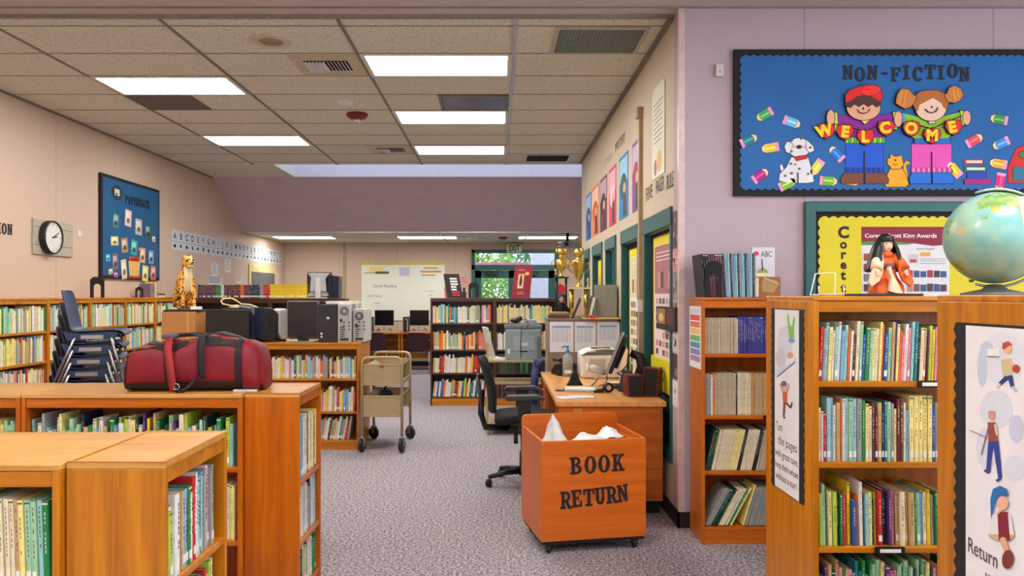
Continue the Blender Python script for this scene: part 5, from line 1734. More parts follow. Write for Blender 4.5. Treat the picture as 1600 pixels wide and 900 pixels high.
# crumpled white bags in the bin
t = thing('plastic_bag', 'crumpled white plastic bag sticking up in the book return bin', 'bag', BL + Matrix.Rotation(BROT, 3, 'Z') @ Vector((.165, .25, .316)), BROT)
r = random.Random(4)
rows = []
for i in range(9):
    f = i / 8
    z = f * .45
    R0 = [.09, .105, .11, .11, .105, .085, .055, .03, .005][i]
    rows.append([(math.cos(a * .3927) * R0 * (1 + .16 * math.sin(a * 1.178 + i * .9) + .16 * math.sin(a * 1.963 - i * 1.7)) - .03 * f * f, math.sin(a * .3927) * R0 * (1 + .16 * math.cos(a * 1.178 + i * .7) + .14 * math.sin(a * 2.356 + i * 1.3)), z + r.uniform(-.012, .012)) for a in range(16)])
    rows[-1].append(rows[-1][0])
bagm = M('translucent white plastic', (214, 222, 226), .35, var=.05, trans=.0)
MB().grid(rows, 0, False).build('crumpled_film', bagm, t)
b = MB()
rows = []
for i in range(7):
    f = i / 6
    rows.append([(.10 + f * .30, -.10 + .2 * j / 6, .30 + .03 * math.sin(i * 2.1 + j * 1.7) + r.uniform(-.02, .03) + (.05 if i == 5 else 0) - (.06 if i == 0 else 0)) for j in range(7)])
b.grid(rows).build('loose_film', bagm, t, sub=1, solid=.002)

# ------------------------------------------------------------------ desk
ds = thing('circulation_desk', 'orange wooden circulation desk in front of the office wall', 'desk', (.40, 5.26, 0))
dW, dD, dZ = .745, 2.06, .775
MB().prism([(0.03, 0), (dW, 0), (dW, dD), (0, dD), (0, .05)], lambda u, v, w: (u, v, w), dZ - .035, dZ).build('top', wood('desk top along y', 'y', (196, 132, 70), (216, 152, 86), (228, 172, 108), .28), ds, bevel=.004)
MB().box((.015, .02, .095), (dW - .02, .04, dZ - .036)).build('front_panel', red_x, ds, bevel=.002)
MB().box((.03, .07, .0), (dW - .03, .09, .094)).build('kick_board', blackm, ds)
MB().box((dW - .04, .041, .095), (dW - .02, dD - .02, dZ - .036)).build('end_panel', red_z, ds)
MB().box((.035, 1.42, .02), (dW - .05, 1.44, dZ - .036)).build('divider_panel', red_z, ds)
for k, (z0, z1) in enumerate(((.58, .73), (.40, .57), (.08, .39))):
    dr = MB().box((.008, 1.45, z0), (.026, 2.02, z1)).build('drawer', red_z, ds, bevel=.003)
    MB().tube([(.006, 1.65, (z0 + z1) / 2), (-.014, 1.67, (z0 + z1) / 2), (-.014, 1.80, (z0 + z1) / 2), (.006, 1.82, (z0 + z1) / 2)], .005, 6).build('handle', chrome, dr)
MB().box((.03, .56, .02), (dW - .05, .578, dZ - .036)).build('side_panel', red_z, ds)
MB().box((.03, .10, .425), (dW - .05, .559, .445)).build('shelf', red_x, ds)
b = MB().box((.115, .008, .688), (.175, .02, .725)).box((.125, .004, .7), (.165, .009, .712))
b.build('lock_plate', M('brass plate', (206, 160, 86), .35, .7), ds)
o = MB().obox((0, 0, 0), (.015, .21, .21), (0, 0, 0)).build('folder', M('bright blue plastic folder', (20, 110, 200), .4))
o.location = (.470, 5.66, .5505)
tag(o, 'bright blue folder standing in the open side of the desk', 'folder')
# coat over the back corner
b = MB()
rows = []
for i in range(8):
    f = i / 7
    rows.append([(.30 + .05 * math.sin(j * 1.3 + i * .3) * f + .02 * f, 7.02 + j * .06, .83 - f * .42 + .012 * math.sin(j * 2)) for j in range(6)])
jk = thing('jacket', 'dark blue denim jacket hanging by the desk corner behind the office chair', 'jacket', (0, 0, 0))
den = M('dark blue denim', (38, 52, 96), .85, var=.2, scale=60)
rows = []
for i in range(9):
    f = i / 8
    rows.append([(.345 + (.03 * math.cos(j * .8) + .014 * math.sin(j * 2.1 + i)) * (.4 + f), 7.10 + j * .042 * (1 + f * .3), .865 - f * .44 + .01 * math.sin(j * 1.7)) for j in range(9)])
MB().grid(rows).build('body', den, jk, solid=.012, sub=1)
MB().tube([(.345, 7.10, .82), (.33, 7.06, .72), (.338, 7.07, .60), (.33, 7.06, .50)], [.03, .036, .034, .03], 10).build('sleeve', den, jk)
MB().tube([(.35, 7.12, .85), (.41, 7.20, .88), (.36, 7.42, .87)], [.02, .026, .02], 8).build('collar', den, jk)
# hook carrying it: cabinet side
# ------------------------------------------------------------------ cabinet behind the desk with papers
cb = thing('cabinet', 'grey brown cabinet behind the desk with printed sheets on its face', 'cabinet', (.475, 7.36, 0))
cm = M('grey brown laminate', (134, 116, 104), .5, var=.05)
MB().box((0, 0, 0), (.665, .42, 1.27)).build('body', cm, cb, bevel=.004)
MB().box((.33, -.03, 1.27), (.685, .44, 1.285)).build('ledge', M('yellowish wood ledge', (206, 176, 112), .45), cb, bevel=.003)
MB().box((-.006, -.006, 1.262), (.33, .43, 1.278)).build('top', cm, cb, bevel=.003)
mapC = lambda u, v, w: (u, 7.36 - w, v)
cpx = lambda px, py: ((px - CX) * 7.36 / F, CZ - (py - CY) * 7.36 / F)
for px0, py0, px1, py1, lab in ((859, 503, 896, 550, 'printed schedule sheet with a blue table on the cabinet face'), (898, 503, 931, 550, 'printed form sheet, middle of three on the cabinet face'), (933, 503, 968, 545, 'pale lilac printed sheet behind the desk monitor')):
    a, c = cpx(px0, py0), cpx(px1, py1)
    b = MB().rect(mapC, a[0], c[1], c[0], a[1], .0005, .002)
    w, h = c[0] - a[0], a[1] - c[1]
    b.rect(mapC, a[0] + w * .1, a[1] - h * .2, c[0] - w * .12, a[1] - h * .13, .002, .0024, 1)
    for i in range(9):
        v = a[1] - h * (.25 + .05 * i)
        b.rect(mapC, a[0] + w * .1, v, c[0] - w * (.12 + .05 * (i % 3)), v + h * .012, .002, .0024, 2)
    for i in range(4):
        u = a[0] + w * (.12 + .2 * i)
        b.rect(mapC, u, a[1] - h * .66, u + w * .01, a[1] - h * .2, .0021, .0025, 2)
    tag(b.build('notice_paper', [pm((222, 222, 232)), pm((130, 150, 206)), pm((150, 152, 168))]), lab, 'paper')

# ------------------------------------------------------------------ things on the cabinet
def mon_frame(t, w, h, th, bez, mb, ms, z0):
    MB().box((-w / 2, 0, z0), (w / 2, th, z0 + h)).build('housing', mb, t, bevel=.006)
    MB().box((-w / 2 + bez, -.002, z0 + bez), (w / 2 - bez, .004, z0 + h - bez)).build('screen', ms, t)


ZCB = 1.2785
t = thing('trophy', 'black column trophy with a gold winged figure on the cabinet', 'trophy', (.62, 7.585, ZCB))
t.scale = (.95, .95, .84)
MB().box((-.075, -.05, 0), (.075, .05, .045)).build('base', M('walnut trophy base', (176, 120, 40), .4), t, bevel=.003)
for s in (-1, 1):
    MB().tube([(s * .05, 0, .045), (s * .05, 0, .46)], .012, 10).build('column', black, t)
MB().box((-.075, -.045, .46), (.075, .045, .475)).build('deck', black, t, bevel=.002)
b = MB().lathe([(.03, .475), (.03, .49), (.012, .50), (.012, .54), (.045, .57), (.055, .62), (.05, .67), (.022, .68)], 16)
b.build('cup', gold, t)
b = MB().lathe([(.02, .68), (.024, .71), (.02, .735)], 12)
b.ball((0, 0, .765), (.042, .03, .045), 12).ball((-.045, 0, .775), (.016, .01, .03), 10).ball((.045, 0, .775), (.016, .01, .03), 10)
b.build('figure', gold, t)
for s in (-1, 1):
    b = MB().tube([(s * .055, 0, .65), (s * .095, 0, .67), (s * .10, 0, .62), (s * .06, 0, .58)], .007, 6)
    b.build('cup_handle', gold, t)
MB().lathe([(.012, .475), (.012, .50), (.018, .51), (.006, .53), (.014, .55), (.004, .57)], 12, c=(-.055, .02, 0)).build('small_figure', gold, t)
t = thing('trophy', 'tall gold cup trophy on white decks and gold columns on the cabinet', 'trophy', (.80, 7.665, ZCB))
t.scale = (.95, .95, .84)
MB().box((-.11, -.06, 0), (.11, .06, .03)).build('base', M('cream marble', (226, 214, 176), .3), t, bevel=.003)
for s in (-1, 1):
    MB().tube([(s * .075, 0, .03), (s * .075, 0, .335)], .024, 12).build('column', gold, t)
MB().box((-.12, -.06, .335), (.12, .06, .352)).build('deck', M('cream marble', (226, 214, 176), .3), t, bevel=.003)
MB().lathe([(.04, .352), (.04, .365), (.012, .39), (.012, .43), (.035, .46), (.055, .56), (.065, .64), (.07, .67), (.05, .675)], 20).build('cup', gold, t)
MB().lathe([(.045, .675), (.03, .69), (.018, .70), (.018, .72)], 16).ball((0, 0, .765), (.05, .035, .05), 14).ball((.03, -.01, .79), (.025, .02, .03), 10).build('lid_figure', gold, t)
for s in (-1, 1):
    MB().tube([(s * .06, 0, .62), (s * .11, 0, .65), (s * .115, 0, .58), (s * .06, 0, .52)], .007, 6).build('cup_handle', gold, t)
MB().lathe([(.016, .352), (.016, .37), (.006, .39), (.016, .42), (.012, .45), (.002, .47)], 12, c=(.095, -.01, 0)).build('small_figure', gold, t)
# plush figure behind
t = thing('plush_toy', 'small plush toy in a dark teal hood sitting between the trophies', 'toy', (.635, 7.715, ZCB))
t.scale = (.72, .72, .9)
pl = M('black plush', (26, 26, 34), .95)
MB().lathe([(.08, 0), (.085, .04), (.06, .12), (.04, .16)], 16).build('body', pl, t)
hd = MB().ball((0, 0, .21), (.065, .06, .06), 16).build('hood', M('dark teal plush', (20, 66, 84), .95), t)
MB().ball((0, -.03, .20), (.04, .04, .04), 14).build('face', M('pink plush face', (214, 150, 150), .9), t)
for s in (-1, 1):
    MB().tube([(s * .05, -.01, .13), (s * .085, -.03, .08), (s * .08, -.05, .04)], [.022, .022, .02], 8).build('arm', pl, t)
# frames and a metal panel
pfm = M('dark brown frame', (84, 56, 38), .4)
for i, (dx, lab) in enumerate(((0, 'dark brown picture frame lying flat on the cabinet, bottom of two'), (.012, 'brown picture frame lying flat on the cabinet, top of two'))):
    t = thing('framed_picture', lab, 'picture frame', (.565 + dx, 7.43, ZCB + .001 + i * .029), RD(4 * i))
    MB().box((-.085, -.05, 0), (.10, .09, .027)).build('frame', pfm if i == 0 else M('light brown frame', (150, 106, 62), .4), t, bevel=.003)
    MB().box((-.07, -.035, .0265), (.085, .075, .0278)).build('picture', paper, t)
for i, (x, a, h, lab) in enumerate(((.70, 22, .21, 'dark picture frame leaning beside the gold trophy columns'), (.845, 13, .215, 'white backed picture frame leaning against the grey panel'))):
    t = thing('framed_picture', lab, 'picture frame', (x, 7.42, ZCB + (.001 if i == 0 else .008)), RD(-6))
    b = MB()
    b.T = Matrix.Rotation(RD(a), 4, 'Y')
    b.box((0, 0, 0), (.016, .15, h)).T = b.T
    b.build('frame', pfm, t, bevel=.002)
    b = MB()
    b.T = Matrix.Rotation(RD(a), 4, 'Y')
    b.box((.0162, .01, .01), (.026 + .02 * i, .14, h - .01))
    b.build('backing', paper if i else pfm, t)
t = thing('metal_panel', 'grey metal box standing on the cabinet ledge beside the trophies', 'box', (.955, 7.50, 1.2855))
gm = M('grey enamel metal', (140, 138, 130), .45)
MB().box((0, 0, 0), (.20, .20, .315)).build('body', gm, t, bevel=.004)
MB().lathe([(.006, 0), (.006, .003)], 10, c=(.10, -.003, .22), axis='y').lathe([(.006, 0), (.006, .003)], 10, c=(.10, -.003, .06), axis='y').build('screw', chrome, t)
t = thing('ribbon_bow', 'small red bow at the front edge of the cabinet ledge', 'bow', (.895, 7.335, 1.286))
MB().ball((-.025, 0, .012), (.024, .012, .012), 10).ball((.025, 0, .012), (.024, .012, .012), 10).ball((0, 0, .012), (.009, .011, .01), 8).build('loops', M('red ribbon', (206, 30, 50), .4), t)
MB().box((-.012, -.006, -.045), (-.002, -.004, .01)).box((.004, -.006, -.05), (.014, -.004, .01)).build('tails', M('red ribbon', (206, 30, 50), .4), t)

# ------------------------------------------------------------------ things on the desk
DZT = .776


def desk(px, py):
    Y = (CZ - DZT) * F / (py - CY)
    return Vector(((px - CX) * Y / F, Y, DZT))


t = thing('soap_dispenser', 'clear pump bottle with a blue pump on the desk', 'bottle', desk(887, 588))
gel = _base('clear sanitizer gel')
gel[2].inputs['Base Color'].default_value = (.88, .96, .96, 1); gel[2].inputs['Roughness'].default_value = .05; gel[2].inputs['Transmission Weight'].default_value = .7; gel[2].inputs['IOR'].default_value = 1.15
MB().lathe([(.043, 0), (.046, .01), (.046, .15), (.038, .185), (.018, .20), (.018, .212)], 24).build('bottle', gel[0], t)
MB().box((-.03, -.047, .03), (.03, -.0455, .06)).build('label', paper, t)
b = MB().lathe([(.02, .212), (.02, .232), (.008, .236), (.008, .258), (.012, .26), (.012, .272)], 16)
b.tube([(0, 0, .266), (-.045, -.01, .264), (-.05, -.012, .254)], .007, 8)
b.build('pump', M('blue pump plastic', (20, 130, 190), .35), t)
# phone
t = thing('desk_phone', 'black desk phone at the back corner of the desk', 'phone', (.60, 7.05, DZT), RD(15))
MB().prism([(-.10, 0), (.10, 0), (.10, .03), (-.02, .10), (-.10, .11)], lambda u, v, w: (w, u, v), -.09, .09).build('base', black, t, bevel=.006)
MB().tube([(-.06, -.09, .135), (-.06, -.02, .14), (-.06, .08, .135)], [.022, .014, .022], 10).build('handset', black, t)
b = MB()
for i in range(4):
    for j in range(3):
        b.obox((.0 + j * .025, .03 + i * .018 - .0, .055 - i * .0 + .02 - i * .014 + .012), (.016, .011, .006), (RD(-30), 0, 0))
b.build('keys', silver, t)
# laser printer
t = thing('laser_printer', 'white laser printer at the back of the desk, rounded top', 'printer', (.925, 6.90, DZT))
pw = M('off white printer plastic', (222, 222, 216), .4, var=.03)
b = MB().box((-.20, -.18, 0), (.20, .19, .20))
b.build('body', pw, t, bevel=.02)
rows = []
for i in range(9):
    a = i / 8
    rows.append([(-.20 + .40 * j / 10, -.18 + a * .37, .20 + .055 * math.sin(math.pi * j / 10) ** .6) for j in range(11)])
MB().grid(rows).build('top_cover', pw, t, solid=.006)
MB().box((-.10, -.13, .252), (.06, .02, .262)).build('output_tray', M('grey slot', (90, 90, 92), .5), t)
b = MB()
for i in range(12):
    b.box((-.13 + i * .012, -.1815, .06), (-.124 + i * .012, -.180, .17))
b.build('vent_slots', M('grey vent lines', (150, 150, 146), .5), t)
# monitor seen from the side
t = thing('computer_monitor', 'tilted flat monitor with its back to the wall on the desk', 'monitor', (.875, 6.12, DZT), RD(-101))
b = MB()
b.T = Matrix.Translation((0, -.02, .12)) @ Matrix.Rotation(RD(-22), 4, 'X')
b.box((-.18, 0, 0), (.18, .022, .33))
b.build('bezel', M('silver bezel', (150, 150, 146), .4), t, bevel=.003)
b = MB(); b.T = Matrix.Translation((0, -.02, .12)) @ Matrix.Rotation(RD(-22), 4, 'X')
b.box((-.17, .0225, .01), (.17, .05, .32)).box((-.10, .05, .06), (.10, .075, .25))
b.build('back_shell', black, t, bevel=.01)
b = MB(); b.T = Matrix.Translation((0, -.02, .12)) @ Matrix.Rotation(RD(-22), 4, 'X')
b.box((-.16, -.002, .02), (.16, .002, .31))
b.build('screen', M('dark screen', (24, 26, 30), .15), t)
MB().tube([(0, .17, .27), (0, .24, .24), (0, .26, .16), (0, .20, .03)], [.03, .04, .04, .03], 10).build('stand_arm', black, t)
MB().lathe([(.12, 0), (.12, .012), (.09, .02), (.0, .02)], 24, c=(0, .12, 0)).build('stand_base', black, t)
MB().tube([(.0, .15, .18), (-.05, .10, .12), (-.09, .06, .10), (-.02, .15, .06), (.05, .22, .01)], .005, 6).build('cables', black, t)
# scanner
t = thing('barcode_scanner', 'white barcode scanner gun resting on its stand on the desk', 'scanner', desk(926, 606), RD(0))
sw = M('ivory scanner plastic', (206, 200, 186), .4)
MB().tube([(-.02, 0, .004), (.03, .02, .05), (.07, .03, .12)], [.006, .006, .006], 8).build('stand_rod', M('steel rod', (120, 118, 112), .3, .8), t)
MB().lathe([(.05, 0), (.05, .006), (.01, .012), (.0, .012)], 20, c=(-.02, 0, 0)).build('stand_base', silver, t)
MB().tube([(-.035, -.02, .155), (.0, -.015, .15), (.05, 0, .135), (.095, .015, .115)], [.018, .034, .028, .022], 12).build('head', sw, t)
MB().ball((-.045, -.022, .155), (.012, .038, .04), 14).build('window', M('pale scanner nose', (226, 222, 214), .35), t)
MB().tube([(.06, .0, .13), (.045, .01, .095), (.02, .015, .07)], [.02, .02, .017], 10).build('grip', sw, t)
MB().tube([(.10, .015, .112), (.115, .03, .10), (.12, .05, .06), (.10, .06, .02), (.06, .08, .006)], .004, 6).build('cable', black, t)
# small things
t = thing('book_end', 'black fin shaped wedge standing on papers on the desk', 'bookend', desk(897, 607) + Vector((0, 0, .024)))
MB().prism([(-.06, 0), (.07, 0), (.045, .04), (.02, .10), (.0, .115), (-.02, .09), (-.035, .04)], lambda u, v, w: (u, w, v), -.03, .03).build('wedge', blackm, t, bevel=.006)
o = MB().box((-.085, -.055, 0), (.15, .06, .012)).box((-.08, -.05, .0125), (.145, .055, .0235), 1).build('notepad', [M('grey green pad', (160, 164, 158), .6), paper])
o.location = desk(900, 611); o.rotation_euler = (0, 0, RD(-6))
tag(o, 'stack of pads under the black wedge on the desk', 'notepad')
for i, (px, py, a, c, lab) in enumerate(((890, 621, 12, (222, 222, 226), 'white paper sheet at the front edge of the desk'), (908, 620, -6, (206, 212, 226), 'pale blue paper sheet overlapping the white one on the desk'), (962, 598, 3, (214, 204, 190), 'printed paper sheet lying below the desk monitor'))):
    o = MB().box((-.09, -.06, 0), (.09, .06, .001)).build('paper_sheet', pm(c))
    o.location = desk(px, py) + Vector((0, 0, .0005 + .0015 * i)); o.rotation_euler = (0, 0, RD(a))
    tag(o, lab, 'paper')
t = thing('calculator', 'small dark calculator on the desk edge beside the pads', 'calculator', desk(875, 610), RD(-10))
MB().box((-.03, -.055, 0), (.03, .055, .012)).build('body', M('dark grey plastic', (60, 56, 60), .4), t, bevel=.003)
b = MB()
for i in range(4):
    for j in range(4):
        b.box((-.024 + j * .0125, -.045 + i * .015, .0122), (-.015 + j * .0125, -.034 + i * .015, .0145))
b.build('keys', silver, t)
t = thing('tape_dispenser', 'round black tape dispenser with a cord on the desk', 'tape dispenser', desk(950, 613), RD(10))
MB().lathe([(.02, -.022), (.037, -.022), (.037, .022), (.02, .022)], 22, c=(0, 0, .037), axis='y').build('reel', black, t)
MB().prism([(-.035, 0), (-.035, .03), (-.09, .022), (-.11, .012), (-.11, 0)], lambda u, v, w: (u, w, v), -.014, .014).build('handle', black, t)
MB().lathe([(.018, -.0235), (.018, .0235)], 18, c=(0, 0, .037), axis='y').build('core', M('tan paper core', (200, 176, 130), .7), t)
t = thing('tablet_stand', 'slim black tablet leaning upright on the desk, left of the red speakers', 'tablet', desk(972, 613) , RD(-70))
b = MB(); b.T = Matrix.Rotation(RD(-14), 4, 'X')
b.box((-.07, 0, .002), (.07, .01, .17))
b.build('body', black, t, bevel=.003)
MB().box((-.05, .0, 0), (.05, .07, .006)).tube([(0, .065, .005), (0, .05, .10)], .005, 6).build('foot', black, t)
cher = wood('dark cherry veneer', 'z', (70, 16, 20), (92, 22, 26), (108, 30, 32), .3)
for px, py, hx, hz, rz, lab in ((994, 620, .056, .155, 8, 'dark red wooden speaker with black cloth on the desk, smaller looking of two'), (1018, 622, .056, .205, -28, 'taller dark red wooden speaker turned sideways on the desk')):
    p = desk(px, py)
    t = thing('desk_speaker', lab, 'speaker', (p.x + (.035 if hz > .2 else -.012), p.y + (.13 if hz > .2 else .06), DZT), RD(rz), 'pair of desk speakers')
    MB().box((-hx, -.06, 0), (hx, .06, hz)).build('cabinet', cher, t, bevel=.004)
    MB().box((-hx + .01, -.065, .012), (hx - .01, -.0602, hz - .012)).build('grille', blackm, t, bevel=.002)
o = MB().box((-.04, -.03, 0), (.04, .03, .05)).build('card_box', M('cream card box', (214, 204, 182), .6), bevel=.002)
o.location = (1.03, 5.82, DZT)
tag(o, 'small cream box behind the red speakers', 'box')
for i, (x, y, a, h, c, lab) in enumerate(((1.075, 6.55, -14, .30, (206, 176, 140), 'tan folder leaning on the office wall above the desk'), (1.135, 6.265, -9, .27, (222, 214, 200), 'cream envelope leaning in front of the tan folder'))):
    b = MB()
    b.T = Matrix.Rotation(RD(-a) * .5, 4, 'Y')
    b.prism([(-.13, 0), (.13, 0), (.13, h * .8), (.02, h), (-.13, h * .88)], lambda u, v, w: (w, u, v), 0, .004)
    o = b.build('paper_folder', pm(c))
    o.location = (x - .03, y, DZT + .002)
    tag(o, lab, 'folder')

# ------------------------------------------------------------------ office chair
oc = thing('office_chair', 'black office swivel chair with armrests at the circulation desk', 'office chair', (.20, 6.16, 0), RD(0))
fab = M('black chair fabric', (22, 22, 24), .9, var=.2, scale=80)
hub = MB().lathe([(.035, .07), (.045, .10), (.03, .12), (.028, .26), (.02, .26), (.02, .42)], 18)
hub.build('gas_column', black, oc)
for k in range(5):
    a = RD(200 + 72 * k)
    c_, s_ = math.cos(a), math.sin(a)
    lg = MB().tube([(0.03 * c_, .03 * s_, .105), (.15 * c_, .15 * s_, .10), (.29 * c_, .29 * s_, .075)], [.026, .022, .016], 10).build('leg', black, oc)
    cb_ = MB()
    for off in (-.014, .014):
        cb_.lathe([(.012, -.009), (.027, -.008), (.027, .008), (.012, .009)], 16, c=(.29 * c_ + off * 0, .29 * s_ + off, .028), axis='y')
    cb_.ball((.29 * c_, .29 * s_, .048), (.024, .03, .016), 10)
    cb_.build('caster', black, lg)
MB().box((-.12, -.09, .415), (.11, .09, .455)).tube([(-.02, -.09, .435), (-.02, -.17, .43)], .008, 6).build('mechanism', black, oc, bevel=.01)
MB().tube([(-.06, -.10, .42), (-.06, -.11, .34)], [.014, .018], 8).tube([(.0, -.10, .42), (.0, -.11, .345)], [.014, .018], 8).build('lever', black, oc)
rows = []
for i in range(9):
    u = i / 8
    x = -.23 + .48 * u
    rows.append([(x, -.24 + .48 * j / 8, .515 + .02 * math.sin(u * 3) - .035 * max(0, u - .75) * 4 * .5 + .012 * abs(j - 4) / 4) for j in range(9)])
MB().grid(rows).build('seat', fab, oc, solid=.075, sub=1)
rows = []
for i in range(11):
    v = i / 10
    z = .575 + .44 * v
    x = -.265 - .03 * math.sin(v * 2.6) * -1 * .6 - .10 * v ** 1.6
    hw = .20 + .03 * math.sin(v * math.pi) - (.05 if i in (0, 10) else 0)
    rows.append([(x + .045 * abs(j - 4) ** 2 / 16, -hw + 2 * hw * j / 8, z) for j in range(9)])
MB().grid(rows).build('backrest', fab, oc, solid=.035, sub=1)
MB().tube([(-.10, 0, .44), (-.30, 0, .45), (-.335, 0, .56), (-.33, 0, .75)], [.028, .028, .026, .024], 8).build('back_support', black, oc)
MB().tube([(-.365, -.12, .86), (-.34, -.15, .70), (-.32, -.10, .60)], .012, 6).tube([(-.365, .12, .86), (-.34, .15, .70), (-.32, .10, .60)], .012, 6).build('back_frame', M('dark grey plastic', (60, 56, 60), .4), oc)
for s in (-1, 1):
    ar = MB().tube([(-.02, s * .20, .47), (-.02, s * .29, .48), (-.01, s * .295, .56)], [.03, .03, .028], 8)
    ar.box((-.05, s * .275, .55), (.05, s * .315, .715))
    ar = ar.build('armrest', black, oc)
    MB().prism([(-.15, .715), (-.13, .74), (.10, .745), (.16, .72), (.15, .71), (-.13, .70)], lambda u, v, w: (u, w, v), s * .295 - .045, s * .295 + .045).build('pad', M('worn black arm pad', (52, 52, 56), .5), ar, bevel=.012)

# ------------------------------------------------------------------ beige book truck
bt = thing('book_cart', 'beige metal book cart on black casters beside the computer bookcase', 'book cart', (-1.31, 7.38, 0))
cw, cd = .41, .70
for y, zt in ((0, .905), (cd, .905)):
    b = MB()
    r_ = .055
    pts = [(.015, y, .14), (.015, y, zt - r_)] + [(.015 + r_ - r_ * math.cos(RD(a)), y, zt - r_ + r_ * math.sin(RD(a))) for a in (30, 60, 90)] + \
          [(cw - .015 - r_ + r_ * math.sin(RD(a)), y, zt - r_ + r_ * math.cos(RD(a))) for a in (0, 30, 60, 90)] + [(cw - .015, y, .14)]
    b.tube(pts, .0135, 10).build('end_frame', beige, bt)
    for z0, z1 in ((.645, .835), (.345, .535)):
        MB().box((.028, y - .008, z0), (cw - .028, y + .008, z1)).box((.028, y - .014, z0 - .006), (cw - .028, y + .012, z0 + .008)).box((.028, y - .012, z1 - .006), (cw - .028, y + .012, z1 + .006)).build('end_panel', beige, bt, bevel=.002)
for z in (.665, .365):
    b = MB()
    b.prism([(.03, z + .16), (.036, z + .16), (cw / 2, z + .03), (cw - .036, z + .16), (cw - .03, z + .16), (cw - .03, z + .15), (cw / 2, z + .012), (.03, z + .15)], lambda u, v, w: (u, w, v), .012, cd - .012)
    b.build('sloping_shelf', beige, bt)
for z0 in (.63,):
    MB().box((cw - .022, .012, z0 + .01), (cw - .014, cd - .012, z0 + .05)).build('side_rail', beige, bt)
    MB().box((.014, .012, z0 + .01), (.022, cd - .012, z0 + .05)).build('side_rail', beige, bt)
MB().box((cw / 2 - .016, -.016, .812), (cw / 2 + .016, -.0125, .826)).build('maker_plate', chrome, bt)
for x in (.015, cw - .015):
    for y in (0, cd):
        k = MB()
        k.T = Matrix.Translation((x, y, 0)) @ Matrix.Rotation(RD(-14 if y == 0 else 52), 4, 'Z')
        k = k.tube([(0, 0, .13), (0, 0, .155)], .016, 8).box((-.023, -.02, .06), (-.018, .02, .134)).box((.018, -.02, .06), (.023, .02, .134)).box((-.023, -.02, .133), (.023, .02, .139)).build('caster', M('caster zinc', (150, 146, 138), .35, .7), bt)
        wh = MB()
        wh.T = Matrix.Translation((x, y, .066)) @ Matrix.Rotation(RD(-14 if y == 0 else 52), 4, 'Z')
        wh.lathe([(.02, -.016), (.060, -.015), (.066, -.006), (.066, .006), (.060, .015), (.02, .016)], 22, c=(0, 0, 0), axis='x').build('wheel', black, k)
t = thing('shoulder_bag', 'black bag lying on the lower shelf of the beige book cart', 'bag', (-1.105, 7.62, .4415), RD(0))
MB().ball((0, 0, .065), (.075, .13, .065), 18).build('body', blackm, t)
MB().tube([(-.02, -.08, .10), (.0, -.04, .155), (.0, .04, .155), (-.02, .08, .10)], .008, 6).build('strap', blackm, t)

# ------------------------------------------------------------------ printer stand behind the chair
ps = thing('printer_stand', 'beige metal stand with shelves carrying the grey printer', 'stand', (-.115, 8.30, 0))
sw_, sd_ = .66, .46
for x in (0, sw_):
    for y in (0, sd_):
        MB().box((x - .012, y - .012, 0), (x + .012, y + .012, .985 if x == 0 else .80)).build('post', beige, ps)
for z in (.80, .565, .12):
    MB().box((-.012, -.014, z - .022), (sw_ + .012, sd_ + .014, z)).build('shelf', beige, ps, bevel=.003)
gp = thing('office_printer', 'grey multifunction printer on the beige stand behind the office chair', 'printer', (.275, 8.50, .8005))
gpm = M('grey printer plastic', (136, 150, 152), .4, var=.04)
gpd = M('darker grey plastic', (96, 108, 112), .45)
MB().box((-.195, -.17, 0), (.195, .2, .33)).build('body', gpm, gp, bevel=.012)
MB().box((-.205, -.16, .332), (.205, .2, .372)).build('scanner_lid', gpd, gp, bevel=.008)
MB().box((-.11, -.176, .10), (.12, -.1705, .255)).build('front_door', M('light grey printer door', (152, 164, 164), .4), gp, bevel=.004)
MB().box((-.03, -.18, .15), (.05, -.1765, .19)).build('label', M('pale label', (190, 200, 196), .5), gp)
MB().box((-.12, -.178, .0), (.125, -.1705, .085)).build('paper_tray', gpm, gp, bevel=.004)
MB().box((-.04, -.181, .088), (.04, -.1705, .098)).build('tray_handle', blackm, gp)
MB().box((.145, -.174, .02), (.18, -.1702, .25)).build('side_strip', gpd, gp)
MB().box((-.17, -.176, .07), (-.145, -.1702, .12)).build('power_switch', paper, gp)
b = MB().prism([(-.02, .3722), (.16, .3722), (.14, .43), (.02, .43)], lambda u, v, w: (u, w, v), -.10, .12)
b.build('paper_feeder', gpm, gp, bevel=.006)
MB().tube([(-.09, -.175, .43), (-.03, -.19, .43), (.03, -.195, .44), (.05, -.195, .38), (.02, -.195, .33), (-.02, -.195, .36), (-.03, -.195, .20), (-.03, -.19, .02)], .004, 6).build('cable', black, gp)
t = thing('desk_microphone', 'black gooseneck device with a silver arm on top of the grey printer', 'microphone', (.16, 8.45, 1.1730))
MB().box((-.07, -.05, 0), (.05, .05, .02)).tube([(-.04, 0, .02), (-.05, 0, .10), (-.045, 0, .22), (.0, -.01, .23)], .007, 8).build('arm', M('steel rod', (120, 118, 112), .3, .8), t)
MB().ball((.03, 0, .05), (.06, .05, .03), 12).ball((.08, .01, .07), (.03, .03, .03), 10).build('coiled_lead', black, t)
t = thing('laptop', 'white laptop seen edge on beside the grey printer', 'laptop', (-.045, 8.46, .8005), RD(-78))
MB().box((-.15, -.03, 0), (.15, .075, .02)).build('keyboard_base', white, t, bevel=.004)
b = MB(); b.T = Matrix.Translation((0, -.015, .02)) @ Matrix.Rotation(RD(14), 4, 'X')
b.box((-.15, -.008, 0), (.15, .006, .34)).build('lid', white, t, bevel=.004)
b = MB(); b.T = Matrix.Translation((0, -.015, .02)) @ Matrix.Rotation(RD(14), 4, 'X')
b.box((-.13, .0062, .02), (.13, .009, .32)).build('screen', M('dark screen', (24, 26, 30), .15), t)

